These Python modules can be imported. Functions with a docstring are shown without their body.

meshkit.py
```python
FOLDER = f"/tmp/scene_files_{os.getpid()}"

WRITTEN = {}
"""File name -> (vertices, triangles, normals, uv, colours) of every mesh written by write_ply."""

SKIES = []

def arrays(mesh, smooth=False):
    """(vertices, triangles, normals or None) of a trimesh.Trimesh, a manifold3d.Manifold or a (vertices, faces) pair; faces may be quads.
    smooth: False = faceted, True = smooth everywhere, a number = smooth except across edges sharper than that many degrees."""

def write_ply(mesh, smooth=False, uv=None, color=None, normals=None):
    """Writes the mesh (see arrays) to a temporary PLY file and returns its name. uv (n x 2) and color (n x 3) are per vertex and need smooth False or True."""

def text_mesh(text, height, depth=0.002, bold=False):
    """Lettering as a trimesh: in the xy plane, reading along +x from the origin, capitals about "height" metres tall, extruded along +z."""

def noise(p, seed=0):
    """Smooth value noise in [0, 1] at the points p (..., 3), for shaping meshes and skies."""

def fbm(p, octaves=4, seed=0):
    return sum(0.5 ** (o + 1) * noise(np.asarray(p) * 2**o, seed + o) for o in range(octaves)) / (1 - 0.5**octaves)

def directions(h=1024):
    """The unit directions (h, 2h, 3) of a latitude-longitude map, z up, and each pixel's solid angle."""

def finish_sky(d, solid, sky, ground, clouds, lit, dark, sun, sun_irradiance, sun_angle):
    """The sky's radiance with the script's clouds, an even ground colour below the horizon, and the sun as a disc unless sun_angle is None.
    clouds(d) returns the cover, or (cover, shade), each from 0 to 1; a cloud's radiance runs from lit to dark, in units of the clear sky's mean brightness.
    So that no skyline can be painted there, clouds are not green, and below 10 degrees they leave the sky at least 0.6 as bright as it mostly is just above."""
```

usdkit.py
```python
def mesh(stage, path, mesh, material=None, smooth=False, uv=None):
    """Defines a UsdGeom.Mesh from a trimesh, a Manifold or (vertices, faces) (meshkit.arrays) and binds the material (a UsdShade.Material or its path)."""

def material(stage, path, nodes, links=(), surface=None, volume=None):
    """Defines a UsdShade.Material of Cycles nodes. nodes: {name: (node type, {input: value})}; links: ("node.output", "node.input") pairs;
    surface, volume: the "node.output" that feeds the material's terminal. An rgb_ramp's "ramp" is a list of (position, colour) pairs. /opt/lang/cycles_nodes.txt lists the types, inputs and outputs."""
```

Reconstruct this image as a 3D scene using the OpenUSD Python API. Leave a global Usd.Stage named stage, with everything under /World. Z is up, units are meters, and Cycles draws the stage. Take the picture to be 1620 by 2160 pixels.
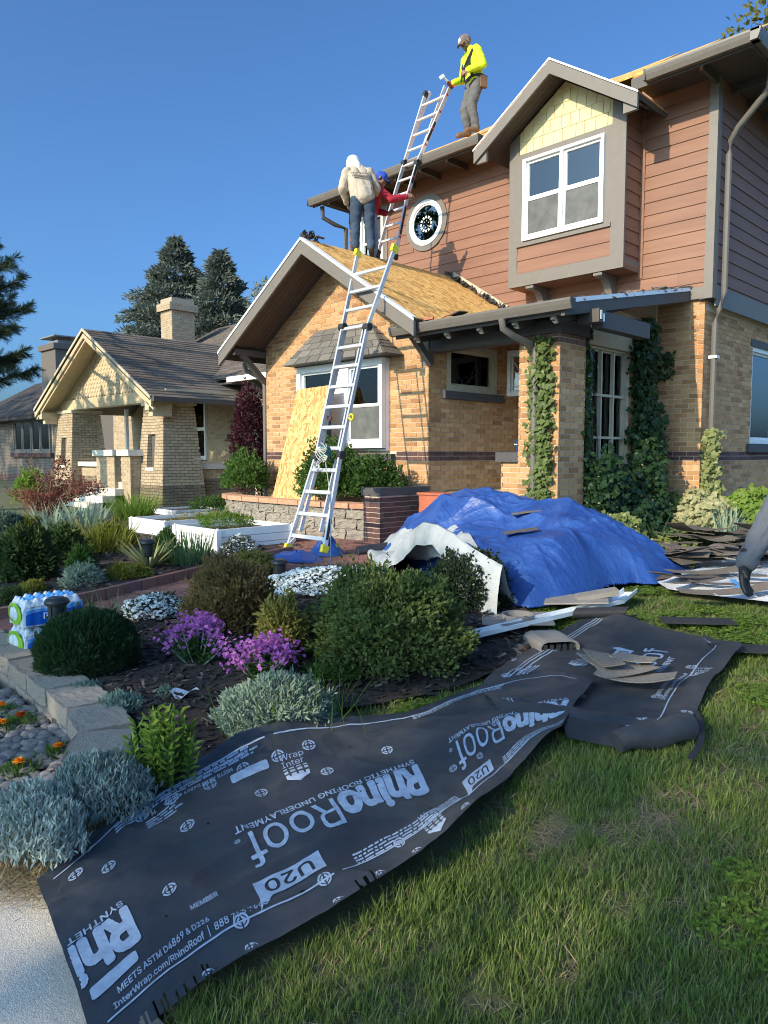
import math, random
import numpy as np, trimesh, manifold3d, shapely
import shapely.affinity
from shapely.geometry import Polygon, box as sbox
import usdkit, meshkit
from pxr import Usd, UsdGeom, UsdLux, UsdShade, Sdf, Gf, Vt

stage = Usd.Stage.CreateInMemory()
UsdGeom.SetStageUpAxis(stage, 'Z'); UsdGeom.SetStageMetersPerUnit(stage, 1.0)
UsdGeom.Xform.Define(stage, '/World')
K = 1.0714          # the drawing units used below, in metres
rng = np.random.default_rng(7)

# ------------------------------------------------------------------ camera
F, HZ = 1560.0, 958.0                      # focal length and horizon, in the photo's pixels
PITCH = math.atan((1080 - HZ) / F)
_s = math.sqrt(.5)
FH, RT, UP = np.array([-_s, _s, 0]), np.array([_s, _s, 0]), np.array([0, 0, 1.0])
FW = FH * math.cos(PITCH) - UP * math.sin(PITCH)
U2 = FH * math.sin(PITCH) + UP * math.cos(PITCH)
EYE = np.array([0, 0, 1.4])
cam = UsdGeom.Camera.Define(stage, '/World/camera')
cam.CreateHorizontalApertureAttr(36.0); cam.CreateVerticalApertureAttr(48.0)
cam.CreateFocalLengthAttr(F / 1620 * 36)
cam.CreateClippingRangeAttr(Gf.Vec2f(.05, 2000))
m = np.eye(4); m[0, :3], m[1, :3], m[2, :3], m[3, :3] = RT, U2, -FW, EYE * K
cam.AddTransformOp().Set(Gf.Matrix4d(m.tolist()))
cam.CreateExposureAttr(0.3)

# ------------------------------------------------------------------ sky and sun
SUN = np.array([-.045, -1, .49]); SUN /= np.linalg.norm(SUN)
sky_m = usdkit.material(stage, '/World/Looks/sky', {
    'n': ('sky_texture', {'sky_type': 'single_scattering', 'sun_disc': False, 'sun_elevation': math.asin(SUN[2]), 'sun_rotation': math.atan2(SUN[0], SUN[1]),
                          'altitude': 1600.0, 'air_density': 1.0, 'aerosol_density': 13.0, 'ozone_density': 3.0}),
    'mu': ('mix_color', {'blend_type': 'multiply', 'fac': 1.0, 'b': (.78, 1.24, 1.64), 'use_clamp': False}),
    'b': ('background_shader', {'strength': .12})}, [('n.color', 'mu.a'), ('mu.result', 'b.color')], surface='b.background')
sky = UsdLux.DomeLight.Define(stage, '/World/sky')
UsdShade.MaterialBindingAPI.Apply(sky.GetPrim()).Bind(sky_m)
sky.GetPrim().SetCustomDataByKey('kind', 'structure')
sun = UsdLux.DistantLight.Define(stage, '/World/sun')
sun.CreateNormalizeAttr(True); sun.CreateIntensityAttr(1.2); sun.CreateAngleAttr(.53); sun.CreateColorAttr(Gf.Vec3f(1, .84, .60))
zx = SUN; xx = np.cross([0, 0, 1.0], zx); xx /= np.linalg.norm(xx); yx = np.cross(zx, xx)
m = np.eye(4); m[0, :3], m[1, :3], m[2, :3] = xx, yx, zx
sun.AddTransformOp().Set(Gf.Matrix4d(m.tolist()))


def at(u, v, axis, val):                    # the point of the plane axis = val that the photo shows at pixel u, v
    r = FW + RT * (u - 810) / F + U2 * (1080 - v) / F
    i = 'xyz'.index(axis)
    return EYE + r * (val - EYE[i]) / r[i]


def on_ground(u, v, dz=0.0):
    z = .1
    for _ in range(12):
        p = at(u, v, 'z', z + dz); z = .5 * z + .5 * float(gz(p[0], p[1]))
    return np.array([p[0], p[1], z])


def gz(x, y):                               # the terrain's height
    x, y = np.asarray(x, float), np.asarray(y, float)
    t = np.clip((y - 2.2) / 4.6, 0, 1); z = .22 * t * t * (3 - 2 * t)
    t2 = np.clip((y - 8.2) / 2.5, 0, 1); z = z + .12 * t2 * t2 * (3 - 2 * t2) * (x > -13)
    bed = np.clip((-2.95 - x) / .5, 0, 1) * np.clip((y - 1.55) / .25, 0, 1) * np.clip((6.2 - y) / 3, 0, 1)   # the garden bed is mounded behind its edging
    strip = np.clip((-2.75 - x) / .4, 0, 1) * np.clip((1.75 - y) / .15, 0, 1)
    return z + .07 * bed - .07 * strip


# ------------------------------------------------------------------ helpers
names = {}
def free(parent, name):
    n = names.get((parent, name), 0); names[parent, name] = n + 1
    return f'{parent}/{name}' if n == 0 else f'{parent}/{name}_{n:03d}'

def tag(path, label=None, cat=None, group=None, kind=None):
    p = stage.GetPrimAtPath(path)
    for k, v in (('label', label), ('category', cat), ('group', group), ('kind', kind)):
        if v: p.SetCustomDataByKey(k, v)
    return path

def thing(name, label, cat, loc=(0, 0, 0), rot=0, group=None):
    path = free('/World', name)
    x = UsdGeom.Xform.Define(stage, path)
    x.AddTranslateOp().Set(Gf.Vec3d(*[float(c) * K for c in loc]))
    if rot: x.AddRotateZOp().Set(float(rot))
    return tag(path, label, cat, group)

def copy_of(src, name, label, loc, rot=0, group=None, cat=None, scale=None):
    path = free('/World', name)
    x = UsdGeom.Xform.Define(stage, path)
    x.AddTranslateOp().Set(Gf.Vec3d(*[float(c) * K for c in loc])); x.AddRotateZOp().Set(float(rot))
    if scale: x.AddScaleOp().Set(Gf.Vec3f(*scale))
    d = stage.GetPrimAtPath(src).GetCustomData()
    x.GetPrim().GetReferences().AddInternalReference(src); x.GetPrim().SetInstanceable(True)
    return tag(path, label, cat or d['category'], group or d.get('group'))

class MB:                                   # collects faces that become one mesh
    def __init__(s): s.v, s.f, s.n, s.r = [], [], 0, []
    def add(s, v, f, r=None):
        v, f = np.asarray(v, float).reshape(-1, 3), np.asarray(f, int)
        if f.ndim == 2 and f.shape[1] == 4: f = np.vstack([f[:, [0, 1, 2]], f[:, [0, 2, 3]]])
        s.v.append(v); s.f.append(f + s.n); s.n += len(v); s.r.append(np.full(len(v), rng.random()) if r is None else np.asarray(r, float)); return s
    BF = np.array([[0, 2, 3, 1], [4, 5, 7, 6], [0, 1, 5, 4], [2, 6, 7, 3], [0, 4, 6, 2], [1, 3, 7, 5]])
    def obox(s, c, a, b, d):                # centre and three half edges
        c, a, b, d = (np.asarray(q, float) for q in (c, a, b, d))
        if np.dot(np.cross(a, b), d) < 0: a = -a
        v = [c + i * a + j * b + k * d for k in (-1, 1) for j in (-1, 1) for i in (-1, 1)]
        return s.add(v, s.BF)
    def box(s, x0, x1, y0, y1, z0, z1):
        return s.obox(((x0 + x1) / 2, (y0 + y1) / 2, (z0 + z1) / 2), (abs(x1 - x0) / 2, 0, 0), (0, abs(y1 - y0) / 2, 0), (0, 0, abs(z1 - z0) / 2))
    def bar(s, p, q, w, h, up=(0, 0, 1)):   # a beam from p to q
        p, q = np.asarray(p, float), np.asarray(q, float); d = q - p; L = np.linalg.norm(d); t = d / L
        a = np.cross(t, up); a /= np.linalg.norm(a); b = np.cross(a, t)
        return s.obox((p + q) / 2, a * w / 2, b * h / 2, d / 2)
    def tube(s, pts, r, n=8, cap=True):
        p = np.asarray(pts, float); t = np.gradient(p, axis=0); t /= np.linalg.norm(t, axis=1, keepdims=True) + 1e-12
        a = np.cross(t, [0, 0, 1.0]); bad = np.linalg.norm(a, axis=1) < .05
        a[bad] = np.cross(t[bad], [1.0, 0, 0]); a /= np.linalg.norm(a, axis=1, keepdims=True)
        b = np.cross(t, a); ang = np.arange(n) * 2 * np.pi / n; r = np.broadcast_to(r, len(p))
        v = p[:, None] + r[:, None, None] * (np.cos(ang)[None, :, None] * a[:, None] + np.sin(ang)[None, :, None] * b[:, None])
        i, j = np.meshgrid(np.arange(len(p) - 1), np.arange(n), indexing='ij')
        q = np.stack([i * n + j, (i + 1) * n + j, (i + 1) * n + (j + 1) % n, i * n + (j + 1) % n], -1).reshape(-1, 4)
        s.add(v.reshape(-1, 3), q)
        if cap:
            k = np.arange(n)
            for e, row in ((0, 0), (1, len(p) - 1)):
                f = np.stack([np.full(n, n), k, (k + 1) % n], 1)
                s.add(np.vstack([v[row], p[row]]), f if e == 0 else f[:, ::-1])
        return s
    def ext(s, poly, o, U, V, N, d):        # a flat outline (with holes) in the plane o, U, V, thickened along N by d
        poly = poly if hasattr(poly, 'geom_type') else Polygon(poly)
        for g in getattr(poly, 'geoms', [poly]):
            if g.geom_type != 'Polygon' or g.area < 1e-9: continue
            t = trimesh.creation.extrude_polygon(g, abs(d), engine='earcut'); v = t.vertices
            U, V, N = (np.asarray(q, float) for q in (U, V, N))
            w = np.asarray(o, float) + v[:, :1] * U + v[:, 1:2] * V + v[:, 2:] * N * np.sign(d)
            f = t.faces if np.dot(np.cross(U, V), N * np.sign(d)) > 0 else t.faces[:, ::-1]
            s.add(w, f)
        return s
    def grid(s, P, flip=False):             # P: rows x columns x 3
        P = np.asarray(P, float); r, c = P.shape[:2]; i, j = np.meshgrid(np.arange(r - 1), np.arange(c - 1), indexing='ij')
        q = np.stack([i * c + j, i * c + j + 1, (i + 1) * c + j + 1, (i + 1) * c + j], -1).reshape(-1, 4)
        return s.add(P.reshape(-1, 3), q[:, ::-1] if flip else q)
    def lathe(s, prof, c=(0, 0, 0), n=20):
        prof = np.asarray(prof, float); ang = np.arange(n) * 2 * np.pi / n
        v = np.stack([prof[:, :1] * np.cos(ang), prof[:, :1] * np.sin(ang), np.repeat(prof[:, 1:], n, 1)], -1) + np.asarray(c, float)
        i, j = np.meshgrid(np.arange(len(prof) - 1), np.arange(n), indexing='ij')
        q = np.stack([i * n + j, i * n + (j + 1) % n, (i + 1) * n + (j + 1) % n, (i + 1) * n + j], -1).reshape(-1, 4)
        return s.add(v.reshape(-1, 3), q)
    def mani(s, mm):
        q = mm.to_mesh(); return s.add(q.vert_properties[:, :3], q.tri_verts)
    def tm(s, t): return s.add(t.vertices, t.faces)
    def arrays(s): return np.vstack(s.v), np.vstack(s.f)

def emit(path, v, f, mat, smooth=False, uv=None, r=None):
    n = None
    if smooth:
        if smooth is not True: r = None
        v, f, n = meshkit.arrays((v, f), smooth)
    me = UsdGeom.Mesh.Define(stage, path)
    me.CreatePointsAttr(Vt.Vec3fArray.FromNumpy((np.asarray(v) * K).astype(np.float32)))
    me.CreateFaceVertexCountsAttr(Vt.IntArray.FromNumpy(np.full(len(f), 3, np.int32)))
    me.CreateFaceVertexIndicesAttr(Vt.IntArray.FromNumpy(np.ascontiguousarray(f, dtype=np.int32).ravel()))
    me.CreateSubdivisionSchemeAttr('none')
    if n is not None:
        me.CreateNormalsAttr(Vt.Vec3fArray.FromNumpy(n.astype(np.float32))); me.SetNormalsInterpolation('vertex')
    if r is not None and len(r) == len(v):
        UsdGeom.PrimvarsAPI(me).CreatePrimvar('rnd', Sdf.ValueTypeNames.FloatArray, 'vertex').Set(Vt.FloatArray.FromNumpy(np.asarray(r, np.float32)))
    if uv is not None:
        UsdGeom.PrimvarsAPI(me).CreatePrimvar('st', Sdf.ValueTypeNames.TexCoord2fArray, 'vertex').Set(Vt.Vec2fArray.FromNumpy(np.asarray(uv, np.float32)))
    UsdShade.MaterialBindingAPI.Apply(me.GetPrim()).Bind(M[mat])
    return path

def put(name, mb, mat, parent='/World', smooth=False, label=None, cat=None, group=None, kind=None):
    path = free(parent, name); v, f = mb.arrays()
    emit(path, v, f, mat, smooth, r=np.concatenate(mb.r) if len(mb.r) > 1 else None)
    return tag(path, label, cat, group, kind)

def hull(pts_r, n=10):                      # the hull of spheres
    return manifold3d.Manifold.batch_hull([manifold3d.Manifold.sphere(r, n).translate([float(c) for c in p]) for p, r in pts_r])

# ------------------------------------------------------------------ materials
M = {}
def mat(name, nodes, links, surface): M[name] = usdkit.material(stage, '/World/Looks/' + name, nodes, links, surface=surface)

def pbr(name, ramp, scale=6, rough=.8, bump=.0, bscale=None, stretch=(1, 1, 1), rnd=0.0, rnd_ramp=None, detail=6, metal=0.0, coord='position', translucent=0.0, tcol=None, spec=None, dist=0.0, extra=None, sheen=0.0, bdist=.01):
    """A colour ramp over noise, brightness varied per loose piece (rnd) or a second ramp per piece, bump, optional translucency for leaves."""
    n = {'g': ('geometry', {}), 'map': ('mapping', {'scale': stretch}), 'no': ('noise_texture', {'scale': scale, 'detail': detail, 'roughness': .6, 'distortion': dist}),
         'r': ('rgb_ramp', {'ramp': ramp}), 'p': ('principled_bsdf', {'roughness': rough, 'metallic': metal})}
    l = [('map.vector', 'no.vector'), ('no.fac', 'r.fac')]
    if coord == 'position': l.append(('g.position', 'map.vector'))
    else: n['tc'] = ('texture_coordinate', {}); l.append(('tc.object', 'map.vector'))
    col = 'r.color'
    if rnd or rnd_ramp:
        n['oi'] = ('object_info', {}); n['at'] = ('attribute', {'attribute': 'rnd'}); n['ad'] = ('math', {'math_type': 'add'}); n['fr'] = ('math', {'math_type': 'fraction'})
        l += [('at.fac', 'ad.value1'), ('oi.random', 'ad.value2'), ('ad.value', 'fr.value1')]
        if rnd_ramp:
            n['rr'] = ('rgb_ramp', {'ramp': rnd_ramp}); n['mu'] = ('mix_color', {'blend_type': 'multiply', 'fac': 1.0})
            l += [('fr.value', 'rr.fac'), (col, 'mu.a'), ('rr.color', 'mu.b')]
        else:
            n['mr'] = ('map_range', {'to_min': 1 - rnd, 'to_max': 1 + rnd}); n['mu'] = ('mix_color', {'blend_type': 'multiply', 'fac': 1.0, 'use_clamp': False})
            n['cc'] = ('combine_xyz', {})
            l += [('fr.value', 'mr.value'), ('mr.result', 'cc.x'), ('mr.result', 'cc.y'), ('mr.result', 'cc.z'), (col, 'mu.a'), ('cc.vector', 'mu.b')]
        col = 'mu.result'
    l.append((col, 'p.base_color'))
    if spec is not None: n['p'][1]['specular_ior_level'] = spec
    if sheen: n['p'][1]['sheen_weight'] = sheen
    if bump:
        n['bn'] = ('noise_texture', {'scale': bscale or scale * 4, 'detail': 4}); n['bu'] = ('bump', {'strength': bump, 'distance': bdist})
        l += [('map.vector', 'bn.vector'), ('bn.fac', 'bu.height'), ('bu.normal', 'p.normal')]
    out = 'p.BSDF'
    if translucent:
        n['t'] = ('translucent_bsdf', {}); n['mx'] = ('mix_closure', {'fac': translucent})
        if tcol: n['t'][1]['color'] = tcol
        else: l.append((col, 't.color'))
        l += [('p.BSDF', 'mx.closure1'), ('t.BSDF', 'mx.closure2')]; out = 'mx.closure'
    mat(name, n, l, out)

def flat(name, c, rough=.6, metal=0.0, var=.12, scale=9, bump=0.0, **kw):
    c = np.array(c, float)
    pbr(name, [(.3, tuple(c * (1 - var))), (.7, tuple(np.minimum(c * (1 + var), 1)))], scale, rough, bump, metal=metal, **kw)
# bricks: each piece takes its own tone
TAN = [(0, (0.3, 0.144, 0.06)), (0.12, (0.36, 0.186, 0.082)), (0.3, (0.47, 0.265, 0.12)), (0.55, (0.54, 0.316, 0.15)), (0.8, (0.43, 0.237, 0.103)), (0.92, (0.5, 0.233, 0.095)), (1, (0.6, 0.372, 0.189))]
one = (1, 1, 1)
def brick_mat(name, rr):
    pbr(name, [(.25, (.78, .78, .78)), (.6, (1, 1, 1))], 22, .88, .35, 90, rnd_ramp=rr, bdist=.004)
brick_mat('tan_brick', TAN)
brick_mat('brown_brick', [(0, (.075, .038, .033)), (.5, (.10, .05, .045)), (1, (.145, .07, .058))])
brick_mat('umber_brick', [(0, (.16, .085, .07)), (.5, (.2, .11, .09)), (1, (.13, .07, .06))])
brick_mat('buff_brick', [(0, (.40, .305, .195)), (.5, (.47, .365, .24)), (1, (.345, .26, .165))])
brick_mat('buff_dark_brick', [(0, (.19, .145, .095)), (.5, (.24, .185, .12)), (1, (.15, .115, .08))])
brick_mat('grey_brick', [(0, (.10, .085, .075)), (.5, (.135, .115, .10)), (1, (.085, .07, .06))])  # dark brick; its tone also takes in the tree shade on the far house
brick_mat('paver_red', [(0, (.21, .085, .06)), (.5, (.26, .115, .085)), (.8, (.17, .085, .075)), (1, (.3, .14, .10))])
flat('mortar', (.60, .51, .41), .95, scale=30, bump=.3)
flat('mortar_buff', (.38, .31, .22), .95, scale=30)
pbr('siding_brown', [(.3, (.185, .082, .048)), (.7, (.25, .118, .070))], 3, .62, .12, 60, stretch=(.25, .25, 3), rnd=.06)
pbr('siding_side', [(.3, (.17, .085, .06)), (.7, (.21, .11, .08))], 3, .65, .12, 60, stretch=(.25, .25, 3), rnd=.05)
flat('taupe_trim', (.155, .135, .115), .55, var=.07, bump=.1)
flat('taupe_dark', (.07, .062, .056), .6, var=.1)
flat('gutter_brown', (.135, .118, .10), .35, var=.06)
flat('soffit', (.075, .055, .045), .7, var=.15, rnd=.12)
flat('white_vinyl', (.78, .78, .76), .35, var=.03)
flat('white_metal', (.74, .76, .78), .4, var=.06, scale=4)
flat('cream_paint', (.50, .405, .26), .7, var=.09, scale=7, bump=.15)
flat('cream_shingle', (.66, .56, .30), .7, var=.07, rnd=.05)
flat('old_cream', (.50, .44, .32), .7, var=.1)
flat('room', (.035, .038, .042), .9, var=.4, scale=2)
flat('screen_mesh', (.105, .108, .105), .75, var=.3, scale=5)
flat('blind', (.62, .64, .64), .7)
def strand(name, scale, sx, sy, sz, cols):
    n = {'g': ('geometry', {}), 'no': ('noise_texture', {'scale': 3.0, 'detail': 2}), 'ws': ('mix_color', {'blend_type': 'linear_light', 'fac': .18}), 'p': ('principled_bsdf', {'roughness': .75}), 'bu': ('bump', {'strength': .4, 'distance': .004})}
    l = [('g.position', 'no.vector'), ('g.position', 'ws.a'), ('no.color', 'ws.b')]; prev = None
    for k, rot in enumerate((.35, -.5, 1.2)):
        n.update({f'm{k}': ('mapping', {'scale': (sx, sy, sz), 'rotation': (rot * .6, rot * .35, rot), 'location': (k * 3.1, k * 1.7, k)}), f'v{k}': ('voronoi_texture', {'scale': scale * (1 + .25 * k), 'randomness': 1.0}), f's{k}': ('separate_color', {}), f'r{k}': ('rgb_ramp', {'ramp': cols})})
        l += [('ws.result', f'm{k}.vector'), (f'm{k}.vector', f'v{k}.vector'), (f'v{k}.color', f's{k}.color'), (f's{k}.r', f'r{k}.fac')]
        if prev is None: prev = f'r{k}.color'
        else:
            n[f'x{k}'] = ('mix_color', {'blend_type': 'mix'}); n[f't{k}'] = ('math', {'math_type': 'greater_than', 'value2': .55}); l += [(f's{k}.g', f't{k}.value1'), (f't{k}.value', f'x{k}.fac'), (prev, f'x{k}.a'), (f'r{k}.color', f'x{k}.b')]; prev = f'x{k}.result'
    l += [(prev, 'p.base_color'), ('s1.b', 'bu.height'), ('bu.normal', 'p.normal')]; mat(name, n, l, 'p.BSDF')
STR = [(0, (.36, .17, .05)), (.18, (.50, .27, .085)), (.42, (.64, .38, .14)), (.7, (.74, .48, .20)), (.88, (.58, .32, .105)), (1, (.32, .145, .045))]
strand('osb', 21, 1, 1, .30, STR); strand('osb_roof', 12, .36, 1.1, 1, [(a, (1.12 * c[0], 1.06 * c[1], .85 * c[2])) for a, c in STR])
pbr('shingle', [(.3, (.105, .085, .07)), (.7, (.165, .135, .112))], 40, .95, .5, 160, rnd=.28)
pbr('shingle_grey', [(.3, (.12, .11, .098)), (.7, (.18, .165, .145))], 40, .95, .5, 160, rnd=.25)
pbr('shingle_dark', [(.3, (.035, .03, .03)), (.7, (.06, .05, .05))], 20, .95, rnd=.35)
pbr('granite_slab', [(.3, (.055, .052, .055)), (.7, (.085, .08, .08))], 60, .75, .2, 150)
pbr('sandstone', [(.3, (.42, .20, .12)), (.6, (.52, .28, .17)), (.8, (.36, .17, .10))], 9, .9, .4, 40, rnd=.12)
pbr('concrete_block', [(.3, (.20, .175, .145)), (.7, (.33, .29, .24))], 14, .95, .8, 60, rnd=.1)
pbr('edging_block', [(.25, (.22, .18, .14)), (.5, (.31, .26, .21)), (.75, (.38, .315, .255))], 55, .95, .7, 140, rnd=.12)
pbr('concrete', [(.3, (.42, .38, .335)), (.7, (.58, .53, .47))], 60, .92, .4, 200)
pbr('concrete_step', [(.3, (.55, .52, .44)), (.7, (.68, .64, .55))], 12, .9, .2, 60)
pbr('asphalt', [(.3, (.045, .045, .047)), (.7, (.07, .068, .066))], 50, .95, .4, 120)
pbr('soil', [(.3, (.035, .026, .018)), (.7, (.075, .055, .035))], 20, .95, .8, 60)
pbr('turf', [(.3, (.06, .07, .025)), (.55, (.10, .10, .04)), (.8, (.16, .13, .07))], 5, .95, .8, 60)
pbr('mulch_ground', [(.3, (.018, .012, .010)), (.65, (.05, .033, .026))], 30, .95, 1.0, 60)
pbr('mulch_chip', [(.3, (.7, .7, .7)), (.7, (1, 1, 1))], 40, .95, rnd_ramp=[(0, (.02, .014, .012)), (.55, (.045, .03, .024)), (.85, (.09, .065, .05)), (1, (.24, .19, .15))])
pbr('pebble', [(.3, (.75, .75, .75)), (.7, (1, 1, 1))], 25, .8, .2, 80, rnd_ramp=[(0, (.11, .105, .105)), (.4, (.17, .16, .155)), (.75, (.23, .21, .2)), (1, (.33, .28, .25))], coord='object')
pbr('bark', [(.3, (.06, .045, .032)), (.7, (.13, .10, .075))], 14, .95, .8, 40, stretch=(1, 1, .3))
pbr('stem', [(.3, (.09, .07, .04)), (.7, (.16, .12, .07))], 14, .9)
flat('reflected_orange', (.36, .17, .06), .5)  # colour of the reflection in the bungalow window
flat('red_box', (.42, .115, .06), .6, var=.15, scale=5)
flat('black_plastic', (.018, .02, .022), .45, var=.2)
flat('lead', (.2, .2, .2), .4)

def glass(name, tint=(.03, .035, .04), f=1.5):
    mat(name, {'fr': ('fresnel', {'IOR': f}), 't': ('transparent_bsdf', {'color': (.86, .9, .9)}), 'g': ('glossy_bsdf', {'color': (.95, .97, 1), 'roughness': .01}), 'm': ('mix_closure', {})},
        [('fr.fac', 'm.fac'), ('t.BSDF', 'm.closure1'), ('g.BSDF', 'm.closure2')], 'm.closure')
glass('pane'); glass('pane_coated', f=2.05); glass('pane_blue', f=3.0)
for nm, c in (('stained_blue', (.06, .1, .42)), ('stained_clear', (.62, .66, .68)), ('stained_amber', (.45, .30, .12))): flat(nm, c, .15)

# ================================================================== the ground
MB_ = MB()
xs = np.unique(np.concatenate([np.linspace(-120, -16, 40), np.linspace(-16, 3, 120), np.linspace(3, 120, 40)]))
ys = np.unique(np.concatenate([np.linspace(-120, -1, 40), [.86], np.linspace(.88, 12, 110), np.linspace(12, 140, 40)]))
X, Y = np.meshgrid(xs, ys)
Z = gz(X, Y) - .03 + np.where(Y < .87, -.03, 0)
put('ground', MB_.grid(np.stack([X, Y, Z], -1)), 'turf', smooth=True, kind='structure')

def sheet(name, poly, mat_, dz, step=.12, noise=0.0, **kw):     # a sheet laid on the terrain over a plan outline
    poly = Polygon(poly); x0, y0, x1, y1 = poly.bounds
    t = trimesh.creation.extrude_polygon(poly, .01, engine='earcut')
    top = np.abs(t.triangles[:, :, 2] - .01).max(1) < 1e-6
    v, f = trimesh.remesh.subdivide_to_size(t.vertices, t.faces[top], step)
    z = gz(v[:, 0], v[:, 1]) + dz
    if noise: z = z + noise * (meshkit.fbm(np.c_[v[:, :2] * 7, np.zeros(len(v))]) - .5)
    return put(name, MB().add(np.c_[v[:, :2], z], f), mat_, smooth=True, **kw)

BED = [(-2.72, 1.56), (-2.95, 2.6), (-2.75, 3.1), (-2.62, 3.9), (-2.9, 4.6), (-3.3, 4.9), (-4.2, 5.6), (-5.5, 6.6), (-5.75, 6.2), (-5.55, 4.2), (-5.45, 3.0), (-5.25, 1.72), (-5.2, 1.56)]
sheet('garden_bed_soil', BED, 'mulch_ground', .012, noise=.05, kind='structure')
BED2 = [(-7.05, 4.9), (-6.95, 4.2), (-6.55, 2.6), (-6.35, 1.4), (-14, 1.4), (-14, 8.0), (-9.5, 8.0), (-8.6, 6.4), (-7.3, 5.9)]
sheet('side_garden_soil', BED2, 'mulch_ground', .012, .25, noise=.05, kind='structure')
sheet('rock_strip_soil', [(-2.85, .90), (-2.85, 1.5), (-9, 1.5), (-9, .90)], 'soil', .006, .3, kind='structure')

# pavement along the street with its joints
pv = free('/World', 'pavement'); UsdGeom.Xform.Define(stage, pv); tag(pv, kind='structure')
x = -30.0
while x < 16:
    w = 1.42
    put('slab', MB().ext(sbox(x + .006, -.75, x + w - .006, .85).buffer(-.012).buffer(.012), (0, 0, -.2), (1, 0, 0), (0, 1, 0), (0, 0, 1), .17), 'concrete', pv); x += w
put('joint_fill', MB().box(-30, 16, -.74, .84, -.2, -.045), 'soil', pv)
put('road', MB().box(-120, 120, -13.4, -4.2, -.4, -.20), 'asphalt', kind='structure')
put('kerb', MB().box(-120, 120, -4.2, -4.03, -.4, -.05), 'concrete', kind='structure')

# red brick walk to the stoop: pavers in herringbone
wk = free('/World', 'brick_path'); UsdGeom.Xform.Define(stage, wk); tag(wk, kind='structure')
PATH = Polygon([(-5.5, .9), (-5.5, 2.8), (-5.62, 4.2), (-5.85, 6.2), (-5.85, 7.72), (-7.9, 7.72), (-8.2, 7.0), (-8.0, 5.9), (-7.1, 5.7), (-6.95, 4.9), (-6.8, 4.2), (-6.4, 2.6), (-6.15, .9)])
bx = []
bw = .0985
for i in range(-60, 60):
    for j in range(-60, 60):
        k = (i - j) % 4
        if k == 0: q = (i, j, i + 2, j + 1)
        elif k == 3: q = (i, j, i + 1, j + 2)
        else: continue
        q = sbox(q[0] * bw + .003, q[1] * bw + .003, q[2] * bw - .003, q[3] * bw - .003)
        q = shapely.affinity.translate(shapely.affinity.rotate(q, 45, origin=(0, 0)), -6.5, 4.0)
        if PATH.contains(q.centroid) and q.centroid.y > .8: bx.append(q)
bx = sorted(bx, key=lambda q: math.hypot(q.centroid.x, q.centroid.y))
rest = MB()
for k, q in enumerate(bx):
    mb = MB() if k < 300 else rest
    z = float(gz(q.centroid.x, q.centroid.y)) + .004 * rng.random()
    mb.ext(q, (0, 0, z - .04), (1, 0, 0), (0, 1, 0), (0, 0, 1), .055)
    if k < 300: put('paver', mb, 'paver_red', wk)
if rest.v: tag(put('paver_field', rest, 'paver_red', wk), kind='stuff')
def path_edge(pts, name, lab):
    t = thing(name, lab, 'brick edging')
    pts = np.array(pts); L = np.r_[0, np.cumsum(np.linalg.norm(np.diff(pts, axis=0), axis=1))]
    d = 0
    while d + .2 < L[-1]:
        p, q = (np.array([np.interp(e, L, pts[:, 0]), np.interp(e, L, pts[:, 1])]) for e in (d, d + .195))
        z = float(gz(*p)); put('brick', MB().bar((*p, z + .035), (*q, float(gz(*q)) + .035), .06, .13), 'paver_red', t); d += .203
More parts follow.
